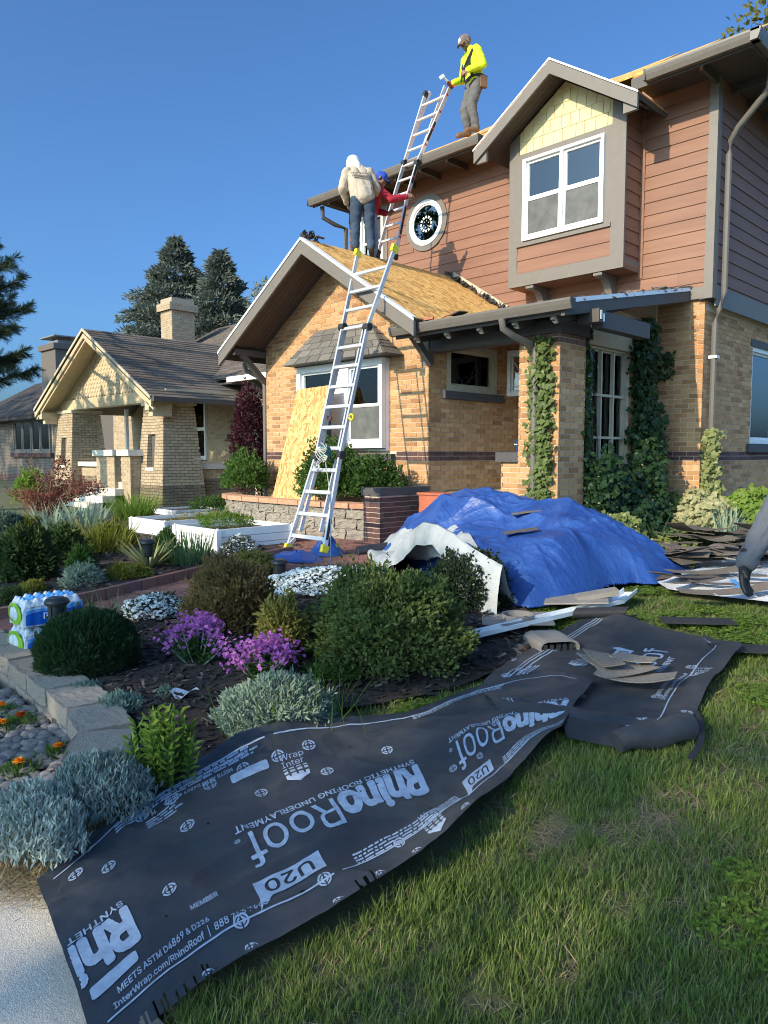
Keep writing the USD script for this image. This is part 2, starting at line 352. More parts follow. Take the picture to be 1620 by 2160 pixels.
path_edge([(-6.16, .9), (-6.42, 2.6), (-6.83, 4.2), (-6.98, 4.9), (-7.05, 5.5)], 'path_edging', 'row of upright red bricks edging the left side of the brick path')

# stacked block edging along the rock strip
eb = thing('block_edging', 'low wall of tan concrete blocks holding up the mulch bed', 'retaining wall')
ex = [(-6.1, 1.62), (-5.2, 1.66), (-4.3, 1.60), (-3.6, 1.52), (-3.3, 1.42), (-3.02, 1.22)]
L = np.r_[0, np.cumsum([math.dist(a, b) for a, b in zip(ex, ex[1:])])]; exa = np.array(ex)
pt = lambda d: np.array([np.interp(d, L, exa[:, 0]), np.interp(d, L, exa[:, 1])])
for row, (z0, z1, o, back) in enumerate(((-.16, .0, .18, .0), (.004, .105, 0, .012))):
    d = o
    while d + .36 < L[-1] + .1:
        p, q = pt(d + .006), pt(d + .385); t = (q - p) / np.linalg.norm(q - p); n = np.array([-t[1], t[0]])
        w = .26; dx = rng.normal(0, .006)
        c = (p + q) / 2 + n * (w / 2 + back + dx - .1)
        h = np.linalg.norm(q - p) / 2
        poly = [(-h + .005, -w / 2 + .012), (-h * .5, -w / 2), (h * .5, -w / 2), (h - .005, -w / 2 + .012), (h * .96, w / 2), (-h * .96, w / 2)]
        mb = MB().ext(Polygon(poly).buffer(-.006).buffer(.006), (*c, z0 + rng.normal(0, .003)), (*t, 0), (*n, 0), (0, 0, 1), z1 - z0)
        v, f = mb.arrays(); v, f = trimesh.remesh.subdivide_to_size(v, f, .05); v = v + (meshkit.noise(v * 40)[:, None] - .5) * .008
        put('edging_block', MB().add(v, f), 'edging_block', eb); d += .395
# ================================================================== brick laying
CZ, BL, JT = .0675, .196, .009                # course height, brick length, joint
def courses(u0, u1, z0, z1, openings=(), zref=1.44, inside=None, bl=BL, cz=CZ, skip=()):
    out = []
    k0 = int(math.floor((z0 - zref) / cz)); k1 = int(math.ceil((z1 - zref) / cz))
    for k in range(k0, k1):
        za, zb = zref + k * cz, zref + (k + 1) * cz
        if zb > z1 + .03 or za < z0 - .06: continue
        off = (.5 if k % 2 else 0) * (bl + JT)
        n0 = int(math.floor((u0 - off) / (bl + JT)))
        u = n0 * (bl + JT) + off
        while u < u1:
            segs = [(max(u, u0), min(u + bl, u1))]
            for (a, b, c, d) in openings:
                if c < (za + zb) / 2 < d:
                    segs = [s for (p, q) in segs for s in ((p, min(q, a)), (max(p, b), q)) if s[1] - s[0] > .015]
            for p, q in segs:
                if q - p > .015 and (inside is None or inside((p + q) / 2, zb)): out.append((p, q, za + JT / 2, zb - JT / 2, k))
            u += bl + JT
    return out

class Bricks:                                # lays all bricks of one building: the nearest ones as pieces of their own
    def __init__(s, limit): s.items, s.limit = [], limit
    def wall(s, wall, o, U, N, rects, m, name='brick', depth=.03, proud=.007, mband=None, band=()):
        o, U, N = (np.asarray(q, float) for q in (o, U, N)); o2 = EYE
        for (a, b, za, zb, k) in rects:
            c = o + U * (a + b) / 2 + np.array([0, 0, (za + zb) / 2]) + N * (proud - depth / 2 + rng.normal(0, .0012))
            mm, nn = (mband, 'band_brick') if k in band else (m, name)
            s.items.append((np.linalg.norm(c - o2), wall, c, U * (b - a) / 2, (zb - za) / 2, N * depth / 2, mm, nn))
    def build(s):
        s.items.sort(key=lambda q: q[0]); rest = {}
        n = 0
        for d, wall, c, hu, hz, hn, mm, nn in s.items:
            if n < s.limit: put(nn, MB().obox(c, hu, (0, 0, hz), hn), mm, wall); n += 1
            else: rest.setdefault((wall, mm), MB()).obox(c, hu, (0, 0, hz), hn)
        for (wall, mm), mb in rest.items(): tag(put('brickwork' if 'brown' not in mm else 'band_brickwork', mb, mm, wall), kind='stuff')

def rect(a, b, c, d): return sbox(min(a, b), min(c, d), max(a, b), max(c, d))

def window(parent, o, U, N, sashes, w, h, fr=.05, m='white_vinyl', pane='pane', casing=0, back=True, depth=.07, backmat='room', screens=(), shades=()):
    """A window: frame w x h at o (lower left corner) with sashes (u0, u1, z0, z1); panes and bars are pieces of the window."""
    o, U, N = (np.asarray(q, float) for q in (o, U, N)); Zv = np.array([0, 0, 1.0])
    out = rect(0, w, 0, h)
    for s_ in sashes: out = out.difference(rect(*s_))
    wn = put('window', MB().ext(out, o - N * depth * .4, U, Zv, N, depth), m, parent)
    for k, (a, b, c, d) in enumerate(sashes):
        sh = rect(a + .002, b - .002, c + .002, d - .002); inn = rect(a + fr * .62, b - fr * .62, c + fr * .7, d - fr * .62)
        put('sash', MB().ext(sh.difference(inn), o - N * (.02 if k % 2 else .035), U, Zv, N, .035), m, wn)
        cc = o + U * (a + b) / 2 + Zv * (c + d) / 2 - N * (.0125 if k % 2 else .027)
        put('pane', MB().obox(cc, U * (b - a - fr) / 2, Zv * (d - c - fr) / 2, N * .002), pane, wn)
        if k in screens: put('insect_screen', MB().obox(cc + N * .016, U * (b - a - fr * .8) / 2, Zv * (d - c - fr * .8) / 2, N * .001), 'screen_mesh', wn)
        if k in shades: put('roller_shade', MB().obox(cc - N * .012 + Zv * (d - c) * .20, U * (b - a - fr * 1.3) / 2, Zv * .022, N * .004), 'blind', wn)
    if back: put('interior', MB().obox(o + U * w / 2 + Zv * h / 2 - N * .28, U * (w / 2 + .1), Zv * (h / 2 + .1), N * .01), backmat, wn)
    return wn

def bands(U0, zs): return set(int(round((z - 1.44) / CZ)) for z in zs)
# ================================================================== the brick house
house = thing('brick_house', 'two storey tan brick house with brown lap siding above and bare sheathed roofs', 'house')
hb = Bricks(300)
GX0, GX1, GY = -10.63, -6.87, 7.74           # the gabled front room
RZ, SL, RX = 4.58, .64, -8.75                # its ridge height, slope and ridge line
roofz = lambda x: RZ - SL * abs(x - RX)
UY, UX0, UX1, UZ0, UZ1 = 10.45, -11.45, -4.13, 3.56, 6.52    # the upper storey
X_, Y_, Z_ = np.eye(3)
def wall_slab(o, U, N, poly, d=.16, m='mortar', name='wall'): return put(name, MB().ext(poly, np.asarray(o, float), U, Z_, -np.asarray(N, float), d), m, house)
BANDK = {-1, -2}
# gable front wall
op = (-9.62, -7.72, 1.50, 2.86)
gp = Polygon([(GX0, .0), (GX1, .0), (GX1, roofz(GX1) - .10), (RX, RZ - .10), (GX0, roofz(GX0) - .10)]).difference(rect(*op))
gw = wall_slab((0, GY, 0), X_, -Y_, gp)
hb.wall(gw, (0, GY, 0), X_, -Y_, courses(GX0, GX1 + .007, .2, 4.4, [op, (-9.6, -7.5, 1.27, 1.42)], inside=lambda u, z: z < roofz(u) - .07), 'tan_brick', mband='brown_brick', band=BANDK)
# its side wall along the porch
so = (8.12, 9.3, 2.30, 2.97)
sw = wall_slab((GX1, 0, 0), Y_, X_, rect(GY + .16, UY, .0, 3.3).difference(rect(*so)))
hb.wall(sw, (GX1, 0, 0), Y_, X_, courses(GY, UY, .2, 3.25, [so, (8.02, 9.42, 2.18, 2.30)]), 'tan_brick', mband='brown_brick', band=BANDK)
wall_slab((GX0, 0, 0), Y_, -X_, rect(GY + .16, UY, .0, 3.3))
put('window_sill', MB().box(GX1 - .02, GX1 + .07, 8.02, 9.42, 2.185, 2.295), 'granite_slab', house)
wn = window(house, (GX1 - .03, 8.12, 2.30), Y_, X_, [(.09, 1.09, .08, .59)], 1.18, .67, m='old_cream')
for i in range(3):                            # leaded panels
    y = 8.30 + i * .36
    for (dy, w, c) in ((-.06, .05, 'stained_clear'), (.0, .05, 'stained_amber'), (.06, .05, 'stained_clear')):
        put('leaded_piece', MB().box(GX1 - .066, GX1 - .06, y + dy, y + dy + w, 2.44, 2.66), c, wn)
    put('leaded_piece', MB().ext(Polygon([(y - .06, .25), (y + .025, .18), (y + .11, .25), (y + .11, .36), (y + .025, .27), (y - .06, .36)]), (GX1 - .066, 0, 2.46), Y_, Z_, X_, .006), 'stained_blue', wn)
# soldier headers, sill stone under the bay window
put('window_sill', MB().box(-9.55, -7.5, GY - .10, GY + .02, 1.285, 1.405), 'granite_slab', house)
# projecting window
bwf, bx0, bx1 = 7.62, at(628, 772, 'y', 7.60)[0], at(808, 760, 'y', 7.60)[0]
wb = window(house, (bx0, bwf, 1.49), X_, -Y_, [(.09, .85, .12, 1.2), (1.24, bx1 - bx0 - .08, .62, 1.2), (1.21, bx1 - bx0 - .05, .10, .64)], bx1 - bx0, 1.30, pane='pane', screens=(2,), depth=.08)
put('window_box', MB().box(bx0, bx0 + .04, bwf + .04, GY, 1.49, 2.79).box(bx1 - .04, bx1, bwf + .04, GY, 1.49, 2.79).box(bx0, bx1, bwf + .04, GY, 1.45, 1.49), 'white_vinyl', house)
put('window_head', MB().box(bx0 - .03, bx1 + .03, bwf - .06, GY, 2.79, 2.83), 'taupe_dark', house)
put('roller_shade', MB().box(bx0 + .16, bx0 + .84, bwf + .07, bwf + .08, 2.50, 2.62), 'blind', house)
# shingled hood over it
e0, e1, et, ez, tz = (-9.62, 7.34), (-7.34, 7.34), 7.735, 2.80, 3.36
hood = MB(); P = lambda x, y, z: (x, y, z)
tl, tr_ = P(-9.26, et, tz), P(-8.02, et, tz)
bl_, br_ = P(e0[0], e0[1], ez), P(e1[0], e1[1], ez); wl, wr = P(e0[0] - .0, et, ez), P(e1[0], et, ez)
hood.add([bl_, br_, tr_, tl], [[0, 1, 2, 3]]).add([br_, wr, tr_], [[0, 1, 2]]).add([wl, bl_, tl], [[0, 1, 2]]).add([bl_, br_, wr, wl], [[3, 2, 1, 0]])
hd = put('window_hood', hood, 'taupe_dark', house)
def face_shingles(A, B, C, D, parent, rows, cols, mname, th=.012, jit=.0):   # shingle tabs over the quad A B (eave) C D (top)
    A, B, C, D = (np.array(q, float) for q in (A, B, C, D)); N = np.cross(B - A, D - A); N /= np.linalg.norm(N)
    for r in range(rows):
        t0, t1 = r / rows, (r + 1.12) / rows
        t1 = min(t1, 1)
        L0, R0, L1, R1 = A + (D - A) * t0, B + (C - B) * t0, A + (D - A) * t1, B + (C - B) * t1
        n = max(2, int(round(cols * np.linalg.norm(R0 - L0) / np.linalg.norm(B - A)))); sh = .5 * (r % 2)
        cuts = sorted({0.0, 1.0} | {min(1, max(0, (i + sh + rng.normal(0, jit)) / n)) for i in range(n + 1)})
        for a, b in zip(cuts, cuts[1:]):
            if b - a < .01: continue
            a_, b_ = a + .004, b - .004
            q = [L0 + (R0 - L0) * a_, L0 + (R0 - L0) * b_, L1 + (R1 - L1) * b_, L1 + (R1 - L1) * a_]
            hi, lo = N * (th * 2.0), N * .002
            v = [q[0] + hi, q[1] + hi, q[2] + lo * 2, q[3] + lo * 2, q[0], q[1]]
            put('shingle', MB().add(v, [[0, 1, 2], [0, 2, 3], [4, 5, 1], [4, 1, 0], [0, 3, 4], [1, 5, 2]]), mname, parent)
face_shingles(bl_, br_, tr_, tl, hd, 5, 8, 'shingle_grey', .008)
face_shingles(br_, wr, tr_, tr_, hd, 5, 2, 'shingle_grey', .008)

# gable roof: sheathing panels over a deck
RY0, RY1 = 7.04, UY
EH = 2.24
for sgn in (-1, 1):
    d = np.array([sgn, 0, -SL]) / math.hypot(1, SL); n = np.array([sgn * SL, 0, 1]) / math.hypot(1, SL); run = EH * math.hypot(1, SL)
    A = np.array([RX, RY0 + .02, RZ - .014])
    rf = put('roof', MB().obox(A + d * run / 2 + Y_ * (RY1 - RY0 - .04) / 2 - n * .045, d * run / 2, Y_ * (RY1 - RY0 - .04) / 2, n * .035), 'soffit', house)
    W, H = 2.28, 1.14
    for r in range(3):
        y = RY0 + .03 - (W / 2 if r % 2 else 0)
        while y < RY1 - .02:
            ya, yb = max(y, RY0 + .03), min(y + W - .004, RY1 - .02); da, db = r * H + .002, min((r + 1) * H - .004, run)
            if yb > ya and db > da: put('osb_panel', MB().obox(A + d * (da + db) / 2 + Y_ * ((ya + yb) / 2 - A[1]) , d * (db - da) / 2, Y_ * (yb - ya) / 2, n * .008), 'osb_roof', rf)
            y += W
    # rake board, drip edge, soffit boards
    B0 = np.array([RX, RY0, RZ - .02])
    put('rake_board', MB().ext(Polygon([(0, 0), (0, -.215), (EH + .02, -.215 - SL * (EH + .02)), (EH + .02, -.02 - SL * (EH + .02))]), B0 - Y_ * .02, (sgn, 0, 0), Z_, Y_, .04), 'taupe_trim', house)
    put('drip_edge', MB().ext(Polygon([(0, .016), (0, -.016), (EH + .03, -.016 - SL * (EH + .03)), (EH + .03, .016 - SL * (EH + .03))]), B0 - Y_ * .034, (sgn, 0, 0), Z_, Y_, .012).obox(A + d * run / 2 + n * .012 - Y_ * .01 , d * run / 2, Y_ * .045, n * .003), 'white_metal', house)
    for k in range(8):
        y0 = RY0 + .022 + k * .085
        put('soffit_board', MB().obox(A + d * run / 2 - n * .095 + Y_ * (y0 + .04 - A[1]), d * run / 2, Y_ * .040, n * .01), 'soffit', house)
    for xx in (2.02,):
        x = RX + sgn * (xx - .1); zt = roofz(x) - .19
        put('roof_bracket', MB().box(x - .045, x + .045, RY0 + .06, GY, zt - .10, zt).bar((x, GY, zt - .52), (x, RY0 + .2, zt - .06), .08, .09), 'taupe_dark', house)
put('eave_board', MB().box(GX0 - .3, GX0 - .27, RY0, RY1, roofz(GX0 - .28) - .2, roofz(GX0 - .28) - .05), 'taupe_dark', house)
put('downspout', MB().tube([(GX0 - .3, GY - .25, 2.98), (GX0 - .28, GY - .22, 2.85), (GX0 - .1, GY - .05, 2.72), (GX0 - .05, GY - .0, 2.6), (GX0 - .05, GY, .3)], .04, 8), 'gutter_brown', house, smooth=50)
# torn felt left along the ridge and where the roof meets the wall
tm = MB()
for k in range(70):
    t = rng.random(); x = RX + .0 + t * 2.1; z = roofz(x) + .02
    c = np.array([x, UY - .05 - rng.random() * .1, z + rng.random() * .05]); a, b = rng.normal(0, 1, 3), rng.normal(0, 1, 3)
    tm.obox(c, a / np.linalg.norm(a) * .05, b / np.linalg.norm(b) * .03, np.cross(a, b) / np.linalg.norm(np.cross(a, b)) * .006)
for k in range(14):
    c = np.array([RX + rng.normal(0, .07), RY0 + .05 + rng.random() * .25, RZ + .02 + rng.random() * .04]); a, b = rng.normal(0, 1, 3), rng.normal(0, 1, 3)
    tm.obox(c, a / np.linalg.norm(a) * .06, b / np.linalg.norm(b) * .03, np.cross(a, b) / np.linalg.norm(np.cross(a, b)) * .006)
tag(put('torn_felt', tm, 'shingle_dark', house), kind='stuff')
put('step_flashing', MB().ext(Polygon([(0, 0), (2.12, -SL * 2.12), (2.12, .09 - SL * 2.12), (0, .09)]), (RX + .05, UY - .04, RZ), X_, Z_, Y_, .02), 'old_cream', house)

# ------------------------------------------------------------------ porch
PX0, PX1, PY0 = -5.36, -4.8, 7.74
PD = {-1, -2}
def pillar():
    w = put('wall', MB().box(PX0, PX1, PY0, PY0 + .58, .1, 2.83), 'mortar', house)
    top = {int(round((2.83 - 1.44) / CZ)) - 1, int(round((2.83 - 1.44) / CZ)) - 2}
    for (o, U, N, a, b) in (((0, PY0, 0), X_, -Y_, PX0, PX1), ((PX1, 0, 0), Y_, X_, PY0, PY0 + .58), ((PX0, 0, 0), Y_, -X_, PY0, PY0 + .58)):
        hb.wall(w, o, U, N, courses(a - .007, b + .007, .15, 2.83), 'tan_brick', mband='umber_brick', band=top)
    put('pillar_cap', MB().box(PX0 - .04, PX1 + .04, PY0 - .04, PY0 + .62, 2.835, 2.99), 'granite_slab', house)
pillar()
# pedestal with its slab beside the pillar
pw = put('wall', MB().box(-5.66, PX0, PY0 + .06, PY0 + .5, .1, 1.30), 'mortar', house)
hb.wall(pw, (0, PY0 + .06, 0), X_, -Y_, courses(-5.667, PX0, .15, 1.3), 'tan_brick'); hb.wall(pw, (-5.66, 0, 0), Y_, -X_, courses(PY0 + .06, PY0 + .5, .15, 1.3), 'tan_brick')
put('pedestal_slab', MB().box(-5.72, PX0 - .008, PY0 - .0, PY0 + .55, 1.302, 1.425), 'granite_slab', house)
put('porch_floor', MB().box(GX1, -4.98, PY0 + .02, UY, .72, .86), 'concrete', house)
put('wall', MB().box(GX1 + .003, -5.67, PY0 + .1, PY0 + .2, .1, .72), 'mortar', house)
for k in range(4): put('step', MB().box(-6.52, -5.68, PY0 - .02 - .28 * (k + 1), PY0 + .08 - .28 * k, .05, .70 - k * .165), 'concrete', house)
# back wall of the porch, with the door and the white window sash that stands open
bw_ = wall_slab((0, UY, 0), X_, -Y_, rect(GX1 + .003, -4.9, .8, 3.55).difference(rect(-6.25, -5.35, .86, 2.9)), .12)
hb.wall(bw_, (0, UY, 0), X_, -Y_, courses(GX1, -4.95, .86, 3.4, [(-6.3, -5.3, .86, 2.95)]), 'tan_brick', mband='brown_brick', band=BANDK)
put('door', MB().box(-6.25, -5.35, UY + .05, UY + .09, .86, 2.9), 'taupe_dark', house)
ow = window(house, at(1071, 836, 'y', 9.3), np.array([.97, .24, 0]), np.array([.24, -.97, 0]), [(.05, .62, .05, .62)], .67, .67, m='white_vinyl', pane='pane', back=False)
o = at(1071, 836, 'y', 9.3); Uo = np.array([.97, .24, 0]); No = np.array([.24, -.97, 0])
br = MB()
for a, b in (((.1, .14), (.6, .14)), ((.1, .5), (.34, .14)), ((.1, .36), (.6, .14)), ((.34, .14), (.6, .5))): br.bar(o + Uo * a[0] + Z_ * a[1] + No * .01, o + Uo * b[0] + Z_ * b[1] + No * .01, .012, .012, No)
br.tube([o + No * .01 + Uo * (.34 + .12 * math.cos(t)) + Z_ * (.24 + .12 * math.sin(t)) for t in np.linspace(0, 2 * np.pi, 20)], .006, 5)
put('window_grille', br, 'white_vinyl', ow)
# big window on the porch's right side, cream lintel above
WX = -4.93
hbw = wall_slab((WX, 0, 0), Y_, X_, rect(PY0 + .58, 10.5, .1, 3.3).difference(rect(8.36, 9.72, 1.05, 2.80)))
hb.wall(hbw, (WX, 0, 0), Y_, X_, courses(PY0 + .58, 10.5, .3, 3.0, [(8.3, 9.74, 1.05, 2.98)]), 'tan_brick')
put('lintel', MB().box(WX - .02, WX + .05, 8.30, 9.74, 2.80, 2.98), 'cream_paint', house)
put('frieze', MB().box(WX - .02, WX + .03, 8.30, 9.74, 2.98, 3.3), 'cream_paint', house)
wq = window(house, (WX - .06, 8.36, 1.05), Y_, X_, [(.03, 1.33, .03, 1.72)], 1.36, 1.75, fr=.03, m='old_cream', pane='pane', back=False)
mu = MB()
for y in (.33, .66, .99): mu.box(WX - .07, WX - .02, 8.36 + y - .016, 8.36 + y + .016, 1.09, 2.76)
for z in (2.18, 1.62): mu.box(WX - .068, WX - .022, 8.40, 9.66, z - .016, z + .016)
put('muntin', mu, 'old_cream', wq)

# right end of the front and the side wall
MX = -4.23
fw_ = wall_slab((0, 10.5, 0), X_, -Y_, rect(WX, MX, .1, 3.6), .1)
hb.wall(fw_, (0, 10.5, 0), X_, -Y_, courses(WX, MX + .007, .25, 3.57), 'tan_brick', mband='brown_brick', band=BANDK)
ro = (12.40, 13.75, 1.57, 3.08)
rw = wall_slab((MX, 0, 0), Y_, X_, rect(10.6, 17, .1, 3.6).difference(rect(*ro)))
hb.wall(rw, (MX, 0, 0), Y_, X_, courses(10.5, 17, .25, 3.42, [ro, (12.25, 13.9, 1.42, 1.57), (12.3, 13.85, 3.08, 3.2)]), 'tan_brick', mband='brown_brick', band=BANDK)
window(house, (MX - .05, 12.40, 1.57), Y_, X_, [(.06, 1.3, .06, 1.45)], 1.35, 1.51, fr=.06, pane='pane_coated')
put('window_sill', MB().box(MX - .02, MX + .06, 12.25, 13.9, 1.43, 1.565), 'granite_slab', house)
put('window_head', MB().box(MX - .02, MX + .02, 12.3, 13.85, 3.085, 3.19), 'taupe_dark', house)

# porch roof: shed with gutter, rafters, beam and the bare rake on the right
py0, pz0, py1, pz1, px0, px1 = 7.22, 3.06, 10.45, 3.68, -7.0, -4.42
ps = (pz1 - pz0) / (py1 - py0); nP = np.array([0, -ps, 1]) / math.hypot(1, ps); dP = np.array([0, 1, ps]) / math.hypot(1, ps); LP = (py1 - py0) * math.hypot(1, ps)
put('porch_roof', MB().obox(np.array([(px0 + px1) / 2, (py0 + py1) / 2, (pz0 + pz1) / 2]) - nP * .03, X_ * (px1 - px0 - .06) / 2, dP * LP / 2, nP * .03), 'taupe_dark', house)
deb = MB()
for k in range(170):
    t = rng.random() ** .6; y = py0 + .1 + t * (py1 - py0 - .12); x = px1 - rng.random() ** 1.7 * 1.0; c = np.array([x, y, pz0 + (y - py0) * ps + .015 + rng.random() * .05 * t])
    a, b = rng.normal(0, 1, 3) * [1, 1, .3], rng.normal(0, 1, 3) * [1, 1, .3]; n = np.cross(a, b)
    deb.obox(c, a / np.linalg.norm(a) * (.02 + .06 * rng.random()), b / np.linalg.norm(b) * .03, n / np.linalg.norm(n) * .005)
tag(put('shingle_debris', deb, 'shingle', house), kind='stuff')
put('rake_board', MB().ext(Polygon([(py0 - .02, pz0 + .015), (py1, pz1 + .015), (py1, pz1 - .15), (py0 - .02, pz0 - .15)]), (px1 - .04, 0, 0), Y_, Z_, X_, .05), 'taupe_dark', house)
put('rake_flashing', MB().ext(Polygon([(py0 - .02, pz0 + .035), (py1, pz1 + .035), (py1, pz1 - .015), (py0 - .02, pz0 - .015)]), (px1 + .012, 0, 0), Y_, Z_, X_, .006), 'white_metal', house)
def gutter(x0, x1, y, z, h=.115, d=.11, name='gutter', par=None):
    prof = Polygon([(0, 0), (-.7 * d, 0), (-.78 * d, .18 * h), (-.9 * d, .45 * h), (-d, .8 * h), (-d, h), (-d + .012, h), (-d + .012, .82 * h), (-.82 * d, .4 * h), (-.66 * d, .09 * h), (-.01, .09 * h), (-.01, h), (0, h)])
    return put(name, MB().ext(prof, (x0, y, z), Y_, Z_, X_, x1 - x0), 'gutter_brown', par or house)
gutter(-7.04, -4.30, 7.22, 2.965)
put('gutter_end', MB().ext(Polygon([(0, 0), (-.08, 0), (-.11, .09), (-.11, .118), (0, .118)]), (-4.30, 7.222, 2.963), Y_, Z_, X_, .008), 'taupe_dark', house)
put('fascia', MB().box(-7.0, px1 - .05, 7.222, 7.25, 2.93, 3.05), 'taupe_dark', house)
for k in range(6):
    x = -6.72 + k * .52
    if x < -4.5:
        put('rafter_tail', MB().ext(Polygon([(7.28, 2.90), (7.28, 3.01), (9.0, 3.35), (9.0, 3.24), (7.36, 2.87)]), (x, 0, 0), Y_, Z_, X_, .045), 'taupe_dark', house)
        put('rafter_end', MB().ext(Polygon([(7.275, 2.905), (7.275, 3.0), (7.285, 3.0), (7.365, 2.872), (7.355, 2.868)]), (x - .001, 0, 0), Y_, Z_, X_, .047), 'old_cream', house)  # sunlight on the porch rafter ends, put in as cream colour
put('porch_beam', MB().box(GX1 - .12, -4.56, GY + .02, GY + .2, 2.83 + .16, 3.06).box(GX1, PX0 - .05, GY + .01, GY + .21, 2.80, 2.985), 'taupe_dark', house)
put('beam_end', MB().box(-4.56, -4.30, GY + .0, GY + .14, 2.90, 3.05).box(-4.50, -4.36, GY + .2, GY + 1.4, 2.86, 3.05), 'taupe_dark', house)
put('beam_strap', MB().box(-4.298, -4.292, GY + .03, GY + .06, 2.93, 3.03).box(-4.298, -4.292, GY + .09, GY + .12, 2.91, 3.0), 'white_metal', house)
put('corner_post', MB().box(GX1 - .12, GX1 + .006, GY - .012, GY + .1, 2.62, 2.97), 'taupe_trim', house)
put('downspout', MB().tube([(-5.22, 7.16, 2.97), (-5.21, 7.17, 2.86), (-5.16, 7.32, 2.78), (-5.12, 7.6, 2.72), (-5.10, 7.675, 2.62), (-5.10, 7.68, .4)], .042, 8), 'gutter_brown', house, smooth=50)
put('roof_patch', MB().bar((-6.02, 7.26, 3.12), (-5.82, 7.2, 3.14), .14, .012), 'granite_slab', house)
put('roof_scrap', MB().bar((-6.62, 7.2, 3.12), (-6.4, 7.3, 3.15), .05, .03).bar((-6.2, 7.25, 3.12), (-6.1, 7.4, 3.2), .1, .01), 'red_box', house)

# dark brick wing wall with its slab
ww = put('wall', MB().box(-7.165, GX1 + .004, 6.79, GY - .002, .0, .85), 'mortar', house)
for (o, U, N, a, b) in (((0, 6.79, 0), X_, -Y_, -7.172, GX1 + .011), ((GX1 + .004, 0, 0), Y_, X_, 6.783, GY)):
    hb.wall(ww, o, U, N, courses(a, b, .08, .84), 'brown_brick')
put('wing_wall_slab', MB().box(-7.19, GX1 + .03, 6.765, GY - .003, .852, .955), 'granite_slab', house)
hb.build()

# ------------------------------------------------------------------ upper storey
us = wall_slab((0, UY, 0), X_, -Y_, rect(UX0, UX1, UZ0, UZ1), .2, 'siding_brown')
put('wall', MB().box(UX1 - .2, UX1 - .001, UY + .201, 17, UZ0, UZ1), 'siding_side', house)
put('wall', MB().box(UX0, UX0 + .2, UY + .201, 17, UZ0 - 1.5, UZ1), 'siding_side', house)
us2 = put('siding_backing', MB().box(UX1 - .0005, UX1 + .002, UY + .1, 17, UZ0, UZ1), 'siding_side', house)
SB = .178
BX0, BX1, BY = -7.14, -5.19, 9.95            # the bay
OC, OR = (-9.33, 5.64), .50
LW = (-11.05, -10.42, 5.05, 6.1)
z = UZ0 + .02
def board(parent, o, U, N, a, b, z, m, h=SB, name='siding_board'):
    o, U, N = (np.asarray(q, float) for q in (o, U, N)); b_ = o + U * a + Z_ * z; c_ = o + U * b + Z_ * z
    v = [b_ + N * .018, c_ + N * .018, c_ + N * .003 + Z_ * (h + .01), b_ + N * .003 + Z_ * (h + .01), b_, c_]
    put(name, MB().add(v, [[0, 1, 2, 3], [4, 5, 1, 0], [0, 3, 4, 4], [1, 5, 2, 2]]), m, parent)
while z < UZ1 - .05:
    ops = [(BX0 + .01, BX1 - .01, 4.05, 7)]
    zc = z + SB / 2
    if abs(zc - OC[1]) < OR: w = math.sqrt(OR ** 2 - (zc - OC[1]) ** 2) * .96; ops.append((OC[0] - w, OC[0] + w, 0, 9))
    if LW[2] - .05 < zc < LW[3] + .1: ops.append((LW[0] - .08, LW[1] + .08, 0, 9))
    segs = [(UX0, UX1 - .07)]
    for a, b, c, d in ops:
        if c < zc < d: segs = [s for p, q in segs for s in ((p, min(q, a)), (max(p, b), q)) if s[1] - s[0] > .02]
    for a, b in segs:
        while b - a > .02:                    # boards come in lengths
            e = min(b, a + 2.9 + rng.random() * .7)
            if b - e < .3: e = b
            board(us, (0, UY, 0), X_, -Y_, a + .001, e - .001, z, 'siding_brown'); a = e
    a = UY + .1
    while a < 17:
        e = min(17, a + 3.0 + rng.random()); board(us2, (UX1 + .002, 0, 0), Y_, X_, a + .001, e - .001, z, 'siding_side'); a = e
    z += SB
put('corner_board', MB().box(UX1 - .09, UX1 + .03, UY - .03, UY - .001, UZ0 - .03, UZ1), 'taupe_trim', house)
put('corner_board', MB().box(UX1 + .002, UX1 + .032, UY, UY + .11, UZ0 - .03, UZ1), 'taupe_trim', house)
put('band_board', MB().box(UX1 + .004, UX1 + .028, UY + .11, 17, UZ0 - .12, UZ0 + .16), 'taupe_trim', house)
put('band_board', MB().box(-4.75, UX1 - .09, UY - .022, UY - .002, UZ0 - .02, UZ0 + .14), 'taupe_trim', house)
put('wall_plate', MB().box(MX - .05, UX1 + .02, UY - .02, 17, UZ0 - .035, UZ0 - .002), 'taupe_dark', house)

# bay with twin windows, shingled gable and corbels
BZ0 = 4.04; bry = 9.52; bridge = -6.165; bsl = .66; brz = 7.06
bz = lambda x: brz - bsl * abs(x - bridge)
bayp = Polygon([(BX0, BZ0), (BX1, BZ0), (BX1, bz(BX1) - .16), (bridge, brz - .16), (BX0, bz(BX0) - .16)])
bay = put('bay', MB().ext(bayp.difference(rect(-6.86, -5.50, 4.73, 5.945)), (0, BY + .02, 0), X_, Z_, Y_, UY - BY - .021), 'siding_brown', house)
put('bay_trim', MB().ext(bayp.difference(rect(-6.98, -5.385, 4.235, 4.64)).difference(Polygon([(-6.96, 6.05), (-5.385, 6.05), (-5.385, bz(-5.385) - .14), (bridge, brz - .14), (-6.96, bz(-6.96) - .14)])).difference(rect(-6.87, -5.49, 4.72, 5.955)), (0, BY, 0), X_, Z_, Y_, .035), 'taupe_trim', bay)
put('bay_sill', MB().box(-6.99, -5.375, BY - .02, BY - .001, 4.645, 4.70), 'taupe_trim', bay)
for k in range(2): board(bay, (0, BY + .018, 0), X_, -Y_, -6.978, -5.387, 4.237 + k * .2, 'siding_brown', .195)
z = 4.06
